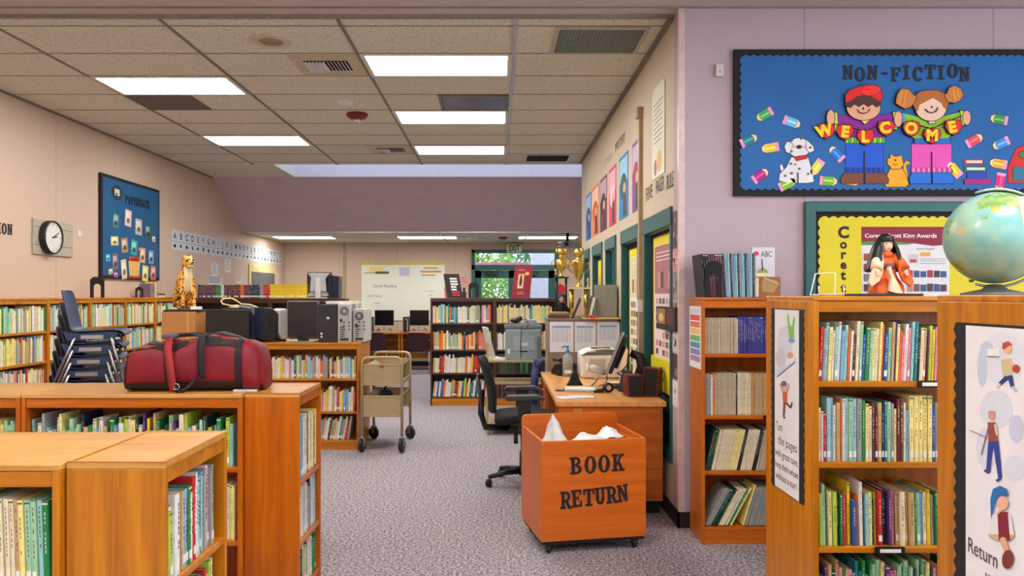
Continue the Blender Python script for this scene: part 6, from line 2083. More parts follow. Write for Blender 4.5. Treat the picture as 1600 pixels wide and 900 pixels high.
# ------------------------------------------------------------------ computer tables at the back
tabm = oak_x
mon = scr = None
GT = 'computer tables by the whiteboard'
for i, (px0, px1, lab) in enumerate(((570, 625, 'oak computer table by the whiteboard, the one beside the computer bookcase'), (626.5, 682, 'oak computer table by the whiteboard, partly behind the dark bookcase'))):
    x0, x1 = (px0 - CX) * 15.3 / F, (px1 - CX) * 15.3 / F
    t = thing('computer_table', lab, 'table', (x0, 15.3, 0), 0, GT)
    w = x1 - x0
    MB().box((0, -.02, .73), (w, .7, .76)).build('table_top', oak_x, t, bevel=.003)
    for x in (.0, w - .035):
        MB().box((x, 0, 0), (x + .035, .68, .729)).build('leg', oak_z, t, bevel=.003)
    MB().box((.035, .05, .60), (w - .035, .35, .62)).build('keyboard_tray', oak_x, t)
    MB().box((.035, .62, .2), (w - .035, .64, .728)).build('modesty_panel', oak_x, t)
GMn = 'monitors on the computer tables'
GPc = 'towers on the computer tables'
for i, (mx, tx, lm, lt) in enumerate(((600, 577, 'black monitor before the whiteboard, farther from the dark bookcase', 'slim black tower beside the first monitor before the whiteboard'), (655, 634, 'black monitor before the whiteboard, next to the dark bookcase', 'slim black tower between the two monitors before the whiteboard'))):
    p = at(mx, 0, 15.6)
    t = thing('computer_monitor', lm, 'monitor', (p.x, 15.62, .761), 0, GMn)
    mon_frame(t, .385, .31, .04, .016, black, M('black screen', (12, 12, 14), .2), .125)
    MB().tube([(0, .03, .01), (0, .03, .16)], .025, 8).build('stand_post', silver, t)
    MB().box((-.10, -.06, 0), (.10, .10, .012)).build('stand_base', silver, t, bevel=.003)
    MB().tube([(-.08, -.05, .02), (-.12, .02, .06), (-.15, 0, .012)], .01, 6).tube([(.08, -.02, .02), (.12, .0, .07), (.16, -.03, .01)], .01, 6).build('cable', black, t)
    p = at(tx, 0, 15.5)
    t = thing('computer_tower', lt, 'computer', (p.x, 15.45, .761), RD(0), GPc)
    MB().box((-.05, 0, 0), (.05, .36, .30)).build('case', black, t, bevel=.006)
    MB().box((-.008, -.003, .24), (.008, -.0005, .275)).build('badge', silver, t)
    MB().box((.03, -.003, .02), (.046, -.0005, .28)).build('trim', silver, t)
# maroon plastic chairs at them
mrn = M('maroon chair plastic', (62, 24, 38), .4)
GM = 'maroon chairs at the computer tables'


def school_chair(name, label, shell, loc, rz, group, n_prof=None):
    """moulded plastic seat on a chrome A-frame; faces local +x"""
    t = thing(name, label, 'chair', loc, rz, group)
    prof = [(.235, .405, .20), (.225, .432, .205), (.17, .446, .215), (.05, .438, .222), (-.08, .430, .22), (-.16, .436, .212), (-.20, .47, .208), (-.218, .55, .212), (-.236, .65, .215), (-.256, .74, .205), (-.266, .775, .185), (-.272, .79, .13)]
    rows = []
    for k, (x, z, hw) in enumerate(prof):
        seat = k < 6
        row = []
        for j in range(9):
            q = (j - 4) / 4
            row.append((x + (0 if seat else .035 * q * q), hw * q, z + (.014 * q * q if seat else 0)))
        rows.append(row)
    MB().grid(rows).build('seat_shell', shell, t, solid=.009, sub=1)
    for s in (-1, 1):
        MB().prism([(-.15, .43), (.19, .43), (.17, .375), (-.19, .37), (-.225, .45)], lambda u, v, w: (u, w, v), s * .200, s * .206).build('side_skirt', shell, t)
    for s in (-1, 1):
        MB().tube([(-.115, s * .175, .415), (-.135, s * .215, .385), (-.285, s * .235, .012)], .0125, 10).build('leg', chrome, t)
        MB().tube([(.125, s * .175, .415), (.145, s * .215, .385), (.245, s * .235, .012)], .0125, 10).build('leg', chrome, t)
    b = MB()
    for s in (-1, 1):
        b.box((-.115, s * .17 - .018, .395), (.125, s * .17 + .018, .425))
        b.obox((.0, s * .222, .398), (.17, .004, .032))
    b.tube([(-.10, -.18, .408), (-.10, .18, .408)], .01, 8).tube([(.11, -.18, .408), (.11, .18, .408)], .01, 8)
    b.build('seat_bracket', M('brushed steel bracket', (170, 166, 158), .35, .8), t)
    return t


MC = school_chair('school_chair', 'maroon plastic chair at the table next to the dark bookcase', mrn, (at(654, 0, 14.95).x, 14.9, 0), RD(90), GM)
dup(MC, (at(587, 0, 14.9).x, 14.95, 0), RD(90), 'maroon plastic chair tucked behind the computer bookcase end', GM)
# ------------------------------------------------------------------ stack of blue chairs
blu = M('dark blue chair plastic', (34, 56, 96), .38, var=.06)
GB = 'stacked blue school chairs'
S0 = Vector((-2.86, 5.28, 0))
NCH = 12
first = None
for i in range(NCH):
    k = NCH - i
    lab = 'blue plastic school chair with chrome legs, %s' % ({1: 'topmost of the stack by the clock wall shelves', NCH: 'bottom of the stack'}.get(k, '%s from the top of the stack' % nth(k)))
    loc = S0 + Vector((.010 * i, .004 * i, .082 * i))
    if first is None:
        first = school_chair('school_chair', lab, blu, loc, RD(16), GB)
        first.scale = (.8, .8, .8)
    else:
        dup(first, loc, RD(16), lab, GB)

# ------------------------------------------------------------------ red duffel bag
DB = Vector((-1.46, 3.80, 1.0405))
bg = thing('duffel_bag', 'red duffel bag with black trim on the low bookcase', 'bag', DB, RD(3))
bred = M('crimson nylon', (122, 2, 27), .6, var=.2, scale=7, bump=.7)
bblk = M('black nylon', (30, 22, 28), .75, var=.15, scale=30)


def bag_prof(x):
    """(half depth, height, sag) of the bag at x"""
    e = max(0.0, (abs(x) - .235) / .092)
    e = min(1.0, e)
    k = math.sqrt(max(0.0, 1 - e ** 2.6 * .97))
    left = 1.0 if x > -.05 else 1 - .20 * min(1, (-.05 - x) / .26)
    return .145 * (.55 + .45 * k), (.250 + .012 * math.sin(x * 17)) * (.42 + .58 * k) * left, k


def bag_pt(x, a, grow_=0.0):
    d, h, k = bag_prof(x)
    d += grow_
    hh = h / 2 + grow_
    c_, s_ = math.cos(a), math.sin(a)
    ex = .62
    yy = math.copysign(abs(c_) ** ex, c_) * d
    zz = math.copysign(abs(s_) ** ex, s_) * hh
    w = .016 * math.sin(x * 31 + a * 3) + .013 * math.sin(x * 19 - a * 5) + .008 * math.sin(x * 57 + a * 2)
    zz *= 1 + (w * 1.2 if s_ > 0 else 0)
    return (x, yy * (1 + w), h / 2 + .003 + zz + (w * .3 if s_ > .2 else 0))


NA = 40
xs = [-.328 + .656 * i / 36 for i in range(37)]


def bag_strip(x0, x1, a0, a1, g, n=10, m=14):
    return [[bag_pt(x0 + (x1 - x0) * i / n, RD(a0 + (a1 - a0) * j / m), g) for j in range(m + 1)] for i in range(n + 1)]


rows = [[bag_pt(x, 2 * math.pi * j / NA) for j in range(NA + 1)] for x in xs]
b = MB().grid(rows)
for row, o_ in ((rows[0], 1), (rows[-1], -1)):
    cx_ = sum(p[0] for p in row) / len(row)
    cz_ = sum(p[2] for p in row) / len(row)
    b.add(row[:-1], [tuple(range(len(row) - 1))], 0, True)
b.build('body', bred, bg)
# black base band and corner trims (local front is -y: angle 180..360 below, 90..180 front upper)
MB().grid(bag_strip(-.325, .325, 207, 242, .0025, 24)).grid(bag_strip(-.325, .325, 298, 333, .0025, 24)).build('bottom_trim', bblk, bg)
MB().grid(bag_strip(-.322, -.305, 0, 360, .003, 3, 40)).build('end_piping', bblk, bg)
MB().grid(bag_strip(.205, .235, 100, 330, .0035, 3, 30)).build('end_strap', bblk, bg)
MB().grid(bag_strip(-.26, -.02, 118, 142, .0028, 12)).grid(bag_strip(.03, .20, 112, 150, .0028, 10)).build('upper_trim', bblk, bg)
MB().grid(bag_strip(-.24, .20, 84, 96, .003, 18)).build('zip', bblk, bg)
b = MB().grid(bag_strip(.245, .318, 140, 222, .018, 8))
b.build('end_pocket', bred, bg, solid=.004)


def ribbon(path, w, up=(0, 1, 0)):
    U = Vector(up) * w / 2
    return [[tuple(Vector(p) - U), tuple(Vector(p) + U)] for p in path]


MB().grid(ribbon([bag_pt(.055, RD(200 - i * 9), .006 + .022 * math.sin(math.pi * min(1, i / 9.0))) for i in range(10)] + [(.02, -.07, .262), (-.02, -.03, .268), (-.06, 0, .272)], .034, (1, 0, .0))).build('handle_strap', bblk, bg, solid=.004)
MB().grid(ribbon([bag_pt(-.095 - .02 * i / 9, RD(215 - i * 9), .004) for i in range(10)], .032, (1, 0, 0))).build('handle_strap', bblk, bg, solid=.004)
MB().grid(ribbon([(-.13, -.06, .262), (-.105, -.125, .245), (-.10, -.155, .20), (-.085, -.168, .12), (-.075, -.166, .03), (-.07, -.16, .006)], .036, (1, 0, 0))).build('webbing_strap', M('red webbing strap', (150, 24, 34), .6), bg, solid=.004)
MB().box((-.155, -.09, .248), (-.09, -.02, .272)).build('handle_wrap', M('grey handle wrap', (78, 78, 92), .7), bg, bevel=.008)
MB().tube([(-.13, -.03, .263), (-.02, -.015, .268), (.07, -.03, .262), (.115, -.07, .25), (.07, -.125, .235)], .010, 8).build('carry_handle', bblk, bg)
MB().grid(ribbon([(.03, -.145, .075), (.02, -.16, .05), (-.02, -.165, .012), (-.06, -.168, .008), (-.045, -.168, .03)], .02, (0, .0, 1))).build('loose_strap', bblk, bg, solid=.003)
MB().tube([(-.055 + .014 * math.cos(RD(a)), -.172, .03 + .014 * math.sin(RD(a))) for a in range(0, 360, 30)], .003, 6, closed=True).build('buckle', chrome, bg)
MB().box((.20, -.155, .0), (.31, -.13, .012)).build('base_foot', M('grey base board', (190, 186, 190), .5), bg, bevel=.003)

# ------------------------------------------------------------------ on the computer bookcase
ZC1 = 1.0355
t = thing('cardboard_box', 'tan cardboard box under the leopard statue', 'box', (-3.31, 7.62, ZC1), RD(-2))
cdm = M('tan cardboard', (188, 130, 74), .75, var=.05)
MB().box((0, 0, 0), (.335, .36, .30)).build('body', cdm, t, bevel=.003)
MB().box((.255, -.001, .0), (.27, -.0002, .30)).build('tape', M('pale tape', (206, 160, 104), .4), t)
t = thing('binder', 'flat black folder on the cardboard box', 'folder', (-3.15, 7.80, ZC1 + .3005), RD(5))
MB().box((-.16, -.17, 0), (.19, .17, .016)).build('cover', blackm, t, bevel=.006)
MB().box((-.14, -.165, .0162), (.15, .15, .020)).build('sheet', M('dark grey sheet', (60, 58, 62), .6), t)
o = MB().box((-.04, -.08, 0), (.045, .09, .028)).build('paper_stack', paper, bevel=.002)
o.location = (-3.005, 7.71, ZC1 + .3212); o.rotation_euler = (0, 0, RD(12))
tag(o, 'stack of white papers on the black folder beside the leopard', 'papers')
# leopard: one skinned body
LP = Vector((-3.165, 7.80, ZC1 + .3212))
lp = thing('leopard_statue', 'seated spotted leopard statue on the cardboard box', 'statue', LP, RD(-38))


def skin_body(name, nodes, edges, mat, parent, sub=2, root=0):
    me = bpy.data.meshes.new(name)
    me.from_pydata([n[0] for n in nodes], edges, [])
    me.materials.append(mat)
    o = bpy.data.objects.new(name, me)
    C.objects.link(o)
    o.parent = parent
    md = o.modifiers.new('skin', 'SKIN')
    md.use_smooth_shade = True
    for i, n in enumerate(nodes):
        v = me.skin_vertices[0].data[i]
        r_ = n[1]
        v.radius = r_ if isinstance(r_, tuple) else (r_, r_)
        v.use_root = (i == root)
    s = o.modifiers.new('sub', 'SUBSURF')
    s.levels = s.render_levels = sub
    return o


def leopard_mat():
    m, nt, b = _base('spotted leopard glaze')
    tc = nt.nodes.new('ShaderNodeTexCoord')
    vo = nt.nodes.new('ShaderNodeTexVoronoi'); vo.inputs['Scale'].default_value = 46
    nz = nt.nodes.new('ShaderNodeTexNoise'); nz.inputs['Scale'].default_value = 30
    nt.links.new(tc.outputs['Object'], vo.inputs['Vector']); nt.links.new(tc.outputs['Object'], nz.inputs['Vector'])
    ad = nt.nodes.new('ShaderNodeMath'); ad.operation = 'MULTIPLY_ADD'; ad.inputs[1].default_value = .35; ad.inputs[2].default_value = -.17
    nt.links.new(nz.outputs['Fac'], ad.inputs[0])
    a2 = nt.nodes.new('ShaderNodeMath'); a2.operation = 'ADD'
    nt.links.new(vo.outputs['Distance'], a2.inputs[0]); nt.links.new(ad.outputs[0], a2.inputs[1])
    spot = nt.nodes.new('ShaderNodeMath'); spot.operation = 'LESS_THAN'; spot.inputs[1].default_value = .39
    nt.links.new(a2.outputs[0], spot.inputs[0])
    # cream chest: band in front of the trunk, painted on the statue
    sp = nt.nodes.new('ShaderNodeSeparateXYZ'); nt.links.new(tc.outputs['Object'], sp.inputs[0])
    ab = nt.nodes.new('ShaderNodeMath'); ab.operation = 'ABSOLUTE'; nt.links.new(sp.outputs['Y'], ab.inputs[0])
    c1 = nt.nodes.new('ShaderNodeMath'); c1.operation = 'LESS_THAN'; c1.inputs[1].default_value = .042; nt.links.new(ab.outputs[0], c1.inputs[0])
    c2 = nt.nodes.new('ShaderNodeMath'); c2.operation = 'GREATER_THAN'; c2.inputs[1].default_value = .055; nt.links.new(sp.outputs['X'], c2.inputs[0])
    c3 = nt.nodes.new('ShaderNodeMath'); c3.operation = 'GREATER_THAN'; c3.inputs[1].default_value = .17; nt.links.new(sp.outputs['Z'], c3.inputs[0])
    c4 = nt.nodes.new('ShaderNodeMath'); c4.operation = 'LESS_THAN'; c4.inputs[1].default_value = .425; nt.links.new(sp.outputs['Z'], c4.inputs[0])
    p1 = nt.nodes.new('ShaderNodeMath'); p1.operation = 'MULTIPLY'; nt.links.new(c1.outputs[0], p1.inputs[0]); nt.links.new(c2.outputs[0], p1.inputs[1])
    p2 = nt.nodes.new('ShaderNodeMath'); p2.operation = 'MULTIPLY'; nt.links.new(c3.outputs[0], p2.inputs[0]); nt.links.new(c4.outputs[0], p2.inputs[1])
    p3 = nt.nodes.new('ShaderNodeMath'); p3.operation = 'MULTIPLY'; nt.links.new(p1.outputs[0], p3.inputs[0]); nt.links.new(p2.outputs[0], p3.inputs[1])
    m1 = nt.nodes.new('ShaderNodeMix'); m1.data_type = 'RGBA'
    m1.inputs['A'].default_value = lin((232, 160, 50)) + [1]; m1.inputs['B'].default_value = lin((30, 20, 14)) + [1]
    nt.links.new(spot.outputs[0], m1.inputs['Factor'])
    m2 = nt.nodes.new('ShaderNodeMix'); m2.data_type = 'RGBA'
    m2.inputs['B'].default_value = lin((226, 206, 160)) + [1]
    nt.links.new(p3.outputs[0], m2.inputs['Factor']); nt.links.new(m1.outputs['Result'], m2.inputs['A'])
    nt.links.new(m2.outputs['Result'], b.inputs['Base Color'])
    b.inputs['Roughness'].default_value = .3
    return m


lm = leopard_mat()
nodes = [((-.045, 0, .10), (.072, .075)), ((-.02, 0, .19), (.076, .078)), ((.02, 0, .29), (.072, .074)), ((.045, 0, .37), (.052, .054)), ((.06, 0, .435), (.05, .05)), ((.085, 0, .475), (.058, .055)), ((.125, 0, .462), (.035, .030)), ((.15, 0, .455), (.024, .018)),
         ((.055, .06, .27), (.036, .036)), ((.075, .065, .15), (.026, .026)), ((.085, .06, .035), (.021, .021)), ((.115, .06, .018), (.02, .016)),
         ((.055, -.06, .27), (.036, .036)), ((.075, -.065, .15), (.026, .026)), ((.085, -.06, .035), (.021, .021)), ((.115, -.06, .018), (.02, .016)),
         ((-.03, .065, .075), (.05, .055)), ((.045, .082, .07), (.028, .032)), ((.04, .085, .018), (.018, .016)), ((.08, .085, .016), (.017, .014)),
         ((-.03, -.065, .075), (.05, .055)), ((.045, -.082, .07), (.028, .032)), ((.04, -.085, .018), (.018, .016)), ((.08, -.085, .016), (.017, .014)),
         ((-.13, .02, .03), (.026, .026)), ((-.14, .10, .02), (.019, .017)), ((-.07, .16, .018), (.016, .015)),
         ((.075, .035, .525), (.013, .011)), ((.072, .042, .548), (.006, .005)), ((.075, -.035, .525), (.013, .011)), ((.072, -.042, .548), (.006, .005))]
edges = [(0, 1), (1, 2), (2, 3), (3, 4), (4, 5), (5, 6), (6, 7), (2, 8), (8, 9), (9, 10), (10, 11), (2, 12), (12, 13), (13, 14), (14, 15), (0, 16), (16, 17), (17, 18), (18, 19), (0, 20), (20, 21), (21, 22), (22, 23), (0, 24), (24, 25), (25, 26), (5, 27), (27, 28), (5, 29), (29, 30)]
skin_body('body', nodes, edges, lm, lp)
MB().ball((.168, 0, .468), (.010, .014, .008), 10).build('nose', M('brown nose', (50, 26, 20), .4), lp)
for s in (-1, 1):
    MB().ball((.125, s * .030, .492), (.010, .008, .009), 10).build('eye', black, lp)
MB().tube([(.166, 0, .462), (.16, 0, .450), (.155, .016, .442), (.14, .026, .444)], .0025, 6).tube([(.16, 0, .450), (.155, -.016, .442), (.14, -.026, .444)], .0025, 6).build('mouth_line', line, lp)
for s in (-1, 1):
    MB().ball((.118, s * .012, .432), (.028, .018, .018), 10).build('muzzle', M('cream muzzle', (230, 214, 180), .4), lp)

# monitors and towers
dscr = M('brownish dark screen', (40, 36, 36), .25)
t = thing('computer_monitor', 'black flat monitor with its dark face to the aisle, behind the red bag', 'monitor', (at(355, 0, 7.62).x, 7.62, ZC1))
mon_frame(t, .43, .30, .045, .014, black, M('black green screen', (30, 30, 27), .3), .02)
MB().box((-.11, -.02, 0), (.11, .16, .02)).build('stand_base', black, t, bevel=.004)
t = thing('computer_monitor', 'navy screened monitor turned sideways with a silver grey back', 'monitor', (at(405, 0, 7.70).x, 7.70, ZC1), RD(-52))
mon_frame(t, .27, .32, .05, .012, black, M('navy screen', (40, 52, 84), .22), .02)
MB().prism([(.05, .03), (.05, .335), (.09, .335), (.15, .28), (.15, .09), (.09, .03)], lambda u, v, w: (w, u, v), -.12, .12).build('back_shell', black, t, bevel=.008)
MB().prism([(.15, .09), (.15, .31), (.22, .33), (.27, .31), (.27, .02), (.19, .02)], lambda u, v, w: (w, u, v), -.115, .115).build('rear_housing', silver, t, bevel=.01)
MB().box((-.08, .02, 0), (.08, .25, .02)).build('stand_base', black, t, bevel=.004)
t = thing('computer_monitor', 'large flat monitor with a thin grey frame beside the black tower', 'monitor', (at(473, 0, 7.62).x, 7.62, ZC1))
mon_frame(t, .31, .365, .05, .010, M('grey brown bezel', (98, 92, 90), .4), dscr, .042)
MB().box((-.05, .0, 0), (.05, .05, .06)).build('stand_neck', black, t)
MB().box((-.15, -.05, 0), (.13, .14, .012)).build('stand_base', M('grey blue stand', (130, 144, 150), .4), t, bevel=.004)
t = thing('computer_tower', 'black computer tower with a round silver badge between monitor and silver towers', 'computer', (at(513, 0, 7.62).x, 7.60, ZC1))
MB().box((-.092, 0, 0), (.092, .42, .372)).build('case', M('charcoal case', (36, 36, 38), .45), t, bevel=.005)
MB().lathe([(.020, 0), (.020, -.004), (.015, -.006), (.0, -.006)], 24, c=(-.0, -.0005, .232), axis='y').build('badge', chrome, t)
for z in (.085, .055):
    MB().lathe([(.011, 0), (.011, -.003), (.0, -.003)], 16, c=(-.062, -.0005, z), axis='y').build('button', white, t)
MB().box((-.088, -.002, .34), (.088, -.0003, .343)).box((-.088, -.002, .30), (.088, -.0003, .302)).build('drive_bay', black, t)


def tower_back(px, Y, w, h, lab, rz=0, seed=0):
    t = thing('computer_tower', lab, 'computer', (at(px, 0, Y).x, Y, ZC1), RD(rz), 'silver towers seen from behind')
    MB().box((-w / 2, 0, 0), (w / 2, .40, h)).build('case', M('pale silver case', (196, 200, 204), .4, .0, var=.03), t, bevel=.004)
    MB().box((-w / 2 + .008, -.002, .008), (w / 2 - .008, -.0003, h - .008)).build('rear_plate', M('galvanised plate', (168, 168, 164), .45, .3), t)
    zc = h - .07
    f = MB().lathe([(.048, 0), (.048, -.002), (.044, -.002), (.044, -.0003)], 24, c=(0, -.002, zc), axis='y')
    f.lathe([(.042, -.001), (.0, -.001)], 24, 1, c=(0, -.0022, zc), axis='y')
    for q in range(12):
        a = q * math.pi / 6
        f.tube([(.012 * math.cos(a), -.0045, zc + .012 * math.sin(a)), (.042 * math.cos(a), -.0045, zc + .042 * math.sin(a))], .0018, 5, 0)
    for rr_ in (.02, .03):
        f.tube([(rr_ * math.cos(RD(a)), -.0045, zc + rr_ * math.sin(RD(a))) for a in range(0, 360, 20)], .0015, 5, 0, closed=True)
    f.lathe([(.014, 0), (.014, -.005), (.0, -.005)], 16, 0, c=(0, -.002, zc), axis='y')
    f.build('fan_grille', [silver, M('dark fan hole', (64, 64, 64), .6)], t)
    b = MB()
    r = random.Random(seed)
    b.box((-w / 2 + .018, -.004, zc - .105), (-w / 2 + .045, -.0021, zc - .075))
    for i in range(6):
        x = -w / 2 + .02 + (i % 2) * .05
        z = .19 - (i // 2) * .035
        if z > .1:
            b.box((x + .03, -.004, z), (x + .05, -.0021, z + .012))
    for i in range(5):
        b.box((-w / 2 + .02, -.004, .055 + i * .022), (w / 2 - .06, -.0021, .064 + i * .022))
    b.build('ports', M('dark ports', (44, 44, 48), .5), t)
    MB().box((-w / 2 + .02, -.004, .018), (w / 2 - .02, -.0021, .042)).build('power_socket', M('dark ports', (44, 44, 48), .5), t)
    return t


tower_back(538, 7.60, .125, .375, 'taller silver computer tower seen from its fan side, next to the black tower', 0, 1)
tower_back(561, 7.66, .115, .325, 'shorter silver computer tower seen from behind at the bookcase end', 0, 2)
t = thing('laptop', 'closed white laptop with papers lying on top of the silver towers', 'laptop', (at(535, 0, 7.75).x, 7.76, ZC1 + .3755), RD(6))
MB().box((-.15, -.11, 0), (.16, .12, .018)).build('base', white, t, bevel=.004)
MB().box((-.16, -.11, .0185), (.14, .12, .028)).build('lid', M('grey white lid', (206, 206, 202), .4), t, bevel=.004)
t2 = MB().tube([(.12, -.10, .03), (.17, -.13, .02), (.2, -.09, .012), (.15, -.06, .03)], .004, 6).build('cable', white, t)
# cream cable loop and dark device behind the first monitor
t = thing('projector', 'dark blue old projector behind the black monitor on the computer bookcase', 'projector', (at(374, 0, 7.95).x, 7.95, ZC1), RD(-6))
MB().prism([(-.20, 0), (.20, 0), (.20, .27), (.16, .335), (-.02, .365), (-.10, .335), (-.2, .30)], lambda u, v, w: (u, w, v), -.10, .14).build('body', M('dark blue black plastic', (34, 38, 56), .4), t, bevel=.015)
MB().lathe([(.05, 0), (.05, -.03), (.04, -.03)], 18, c=(.1, -.10, .2), axis='y').build('lens', black, t)
t = thing('data_cable', 'cream cable looping over the black monitor and the dark projector', 'cable', (0, 0, 0))
p = [at(px, py, Y) for px, py, Y in ((362, 478, 7.72), (348, 475, 7.74), (345, 470, 7.76), (351, 466.5, 7.78), (362, 466, 7.8), (370, 470, 7.82), (377, 475, 7.84), (390, 476, 7.85), (402, 480, 7.84), (406, 490, 7.83))]
MB().tube(p, .0075, 8).build('cord', M('cream cable', (226, 206, 150), .45), t)
q = at(366, 479, 7.76)
MB().obox(tuple(q), (.09, .05, .03)).build('connector', M('cream cable', (226, 206, 150), .45), t, bevel=.005)

# silver monitors on the dark bookcase
sm = thing('computer_monitor', 'silver monitor seen from its back on the dark low bookcase', 'monitor', (at(497, 0, 11.42).x, 11.42, 1.4505), RD(4))
sm.scale = (.82, .9, 1)
MB().prism([(-.21, .03), (-.15, .10), (-.13, .30), (-.205, .375), (.205, .375), (.13, .30), (.15, .10), (.21, .03)], lambda u, v, w: (u, w, v), .04, .12).build('back_shell', silver, sm, bevel=.01)
b = MB().box((-.22, .12, .02), (.22, .17, .39))
b.build('bezel', black, sm, bevel=.006)
MB().prism([(-.15, .10), (-.13, .30), (.13, .30), (.15, .10)], lambda u, v, w: (u, w, v), .0, .05).build('housing', silver, sm, bevel=.01)
MB().box((-.045, -.025, .0), (.045, .01, .30)).build('stand_neck', M('pale stand', (206, 206, 204), .35), sm, bevel=.006)
MB().box((-.17, -.05, 0), (.17, .14, .018)).build('stand_base', silver, sm, bevel=.005)
GL = 'row of closed dark laptops'
for i in range(5):
    x = at(515 + i * 3.3, 0, 11.45).x
    t = thing('laptop', 'dark navy laptop standing on edge, %s behind the silver monitor' % ('closest' if i == 0 else nth(i + 1)), 'laptop', (x, 11.39, 1.4505), 0, GL)
    MB().box((0, 0, 0), (.014, .25, .345 - .005 * i)).build('base', M('navy black plastic', (30, 36, 58), .35), t, bevel=.003)
    MB().box((.0145, 0, 0), (.024, .25, .345 - .005 * i)).build('lid', M('navy black plastic', (30, 36, 58), .35), t, bevel=.003)

# ------------------------------------------------------------------ tops of the clock wall bookcases
def bookend(loc, rz, w, h, label, m=None, foot=(.002, .12)):
    t = thing('book_end', label, 'bookend', loc, rz)
    pts = [(-w / 2, 0), (-w / 2, h - .03), (-w / 2 + .03, h), (w / 2 - .03, h), (w / 2, h - .03), (w / 2, 0), (w * .24, 0), (w * .24, h * .55), (w * .12, h * .66), (-w * .12, h * .66), (-w * .24, h * .55), (-w * .24, 0)]
    MB().prism(pts, lambda u, v, w_: (u, w_, v), -.002, .002).build('upright', m or blackm, t)
    MB().box((-w * .24, foot[0], 0), (w * .24, foot[1], .003)).build('foot', m or blackm, t)
    return t


bookend((-4.32, at(166, 0, 8.35).y, 1.4705), RD(35), .14, .225, 'tall black arched bookend alone on the clock wall bookcase')
bookend((-4.33, 9.35, 1.4705), RD(35), .09, .13, 'small dark bookend beside the grey book on the clock wall bookcase')
for i, (y, c, tk, h, lab) in enumerate(((9.50, 'plum', .11, .17, 'grey purple box file standing beside the small bookend'), (9.64, 'pale yellow', .02, .19, 'pale yellow book standing at the end of the short row'))):
    o = book_mesh(tk, h, .14, c, True, True, random.Random(i)).build('book', [M('grey mauve cloth', (128, 112, 124), .6) if i == 0 else BM[c], inkD])
    o.location = (-4.26, y, 1.4705); o.rotation_euler = (0, 0, Q)
    tag(o, lab, 'book', 'things on top of the clock wall bookcases')
    MB().box((.003, .006, .003), (tk - .003, .136, h - .003)).build('page_block', pages, o)
for i in range(3):
    o = book_mesh(.022, .2, .15, 'brown', True, False, random.Random(i)).build('book', [BM[('cream', 'brown', 'tan')[i]], inkD])
    o.location = (-4.25, 9.96, 1.4708 + i * .0235); o.rotation_euler = (0, -Q, Q)
    o.location = (-4.27, 9.74, 1.4935 + i * .0235); o.rotation_euler = (0, Q, Q)
    tag(o, '%s book lying flat beside the leopard, %s of three' % (('cream', 'brown', 'tan')[i], ('bottom', 'middle', 'top')[i]), 'book', 'flat stack on the clock wall bookcase')
    MB().box((.003, .006, .003), (.019, .146, .197)).build('page_block', pages, o)

# ------------------------------------------------------------------ tops of the dark bookcases
def book_up(px0, px1, py0, py1, Y, lean, cols, lab, name='display_book', d=.02):
    """cover facing the viewer, leaning sideways"""
    a, c = at(px0, py1, Y), at(px1, py0, Y)
    t = thing(name, lab, 'book', (a.x, Y, 1.4585))
    w, h = c.x - a.x, c.z - 1.4585
    b = MB()
    b.prism([(0, .001), (w - lean, .001), (w, h), (lean, h)], lambda u, v, w_: (u, w_, v), 0, d)
    b.build('cover', pm(cols[0]), t)
    return t, w, h


t, w, h = book_up(799, 833, 416, 465, 10.62, .05, [(150, 34, 60)], 'tall maroon picture book with a framed portrait standing before the exit door')
f = lambda u, v, w_: (u + v * .05 / h, -w_, v)
MB().rect(f, .06, .13, .145, .33, .0002, .0015).rect(f, .07, .14, .135, .32, .0016, .002, 1).prism(ell(.102, .23, .02, .07), f, .0021, .0024, 2).prism(ell(.102, .30, .012, .015), f, .0021, .0025, 2).build('framed_portrait', [pm((214, 170, 110)), pm((226, 206, 180)), pm((90, 40, 40))], t)
b = MB()
put_text(b, 'TALES OF', f, .055, .375, .022, .0016, width=.09)
for q in range(2):
    b.rect(f, .07, .08 - q * .025, .16, .086 - q * .025, .0002, .0012)
b.build('lettering', pm((226, 180, 150)), t)
MB().prism(ell(.175, .335, .03, .025), f, .0002, .002).build('round_seal', gold, t)
t, w, h = book_up(699, 717, 428, 465, 10.60, -.055, [(40, 32, 36)], 'black book with white and red lettering leaning on the dark bookcase')
b = MB()
f = lambda u, v, w_: (u - v * .055 / h, -w_, v)
r = random.Random(2)
for q in range(7):
    z = .03 + q * .037
    b.rect(f, .075, z, .075 + r.uniform(.07, .11), z + .024, .0002, .0016, 1 if q < 2 else 0)
b.build('lettering', [paper, pm((190, 50, 60))], t)
t, w, h = book_up(695.5, 707, 449, 465, 10.66, -.015, [(226, 110, 150)], 'small pink book standing behind the black lettered book')
t = thing('figurine', 'small dark figurine on the dark bookcase between two books', 'figurine', (at(725, 0, 10.62).x, 10.66, 1.4585))
MB().lathe([(.035, 0), (.03, .01), (.02, .05), (.026, .08), (.012, .11)], 12).build('body', M('dark bronze', (50, 36, 34), .4), t)
MB().ball((0, 0, .125), (.02, .02, .022), 10).build('head', M('dark bronze', (50, 36, 34), .4), t)
MB().tube([(.02, 0, .085), (.035, -.01, .05), (.02, -.02, .03)], .006, 6).tube([(-.02, 0, .085), (-.035, -.01, .05), (-.02, -.02, .03)], .006, 6).build('arm', M('dark bronze', (50, 36, 34), .4), t)
bookend((at(740, 0, 10.6).x, 10.6, 1.4585), 0, .14, .21, 'black arched bookend on the dark bookcase before the exit door')

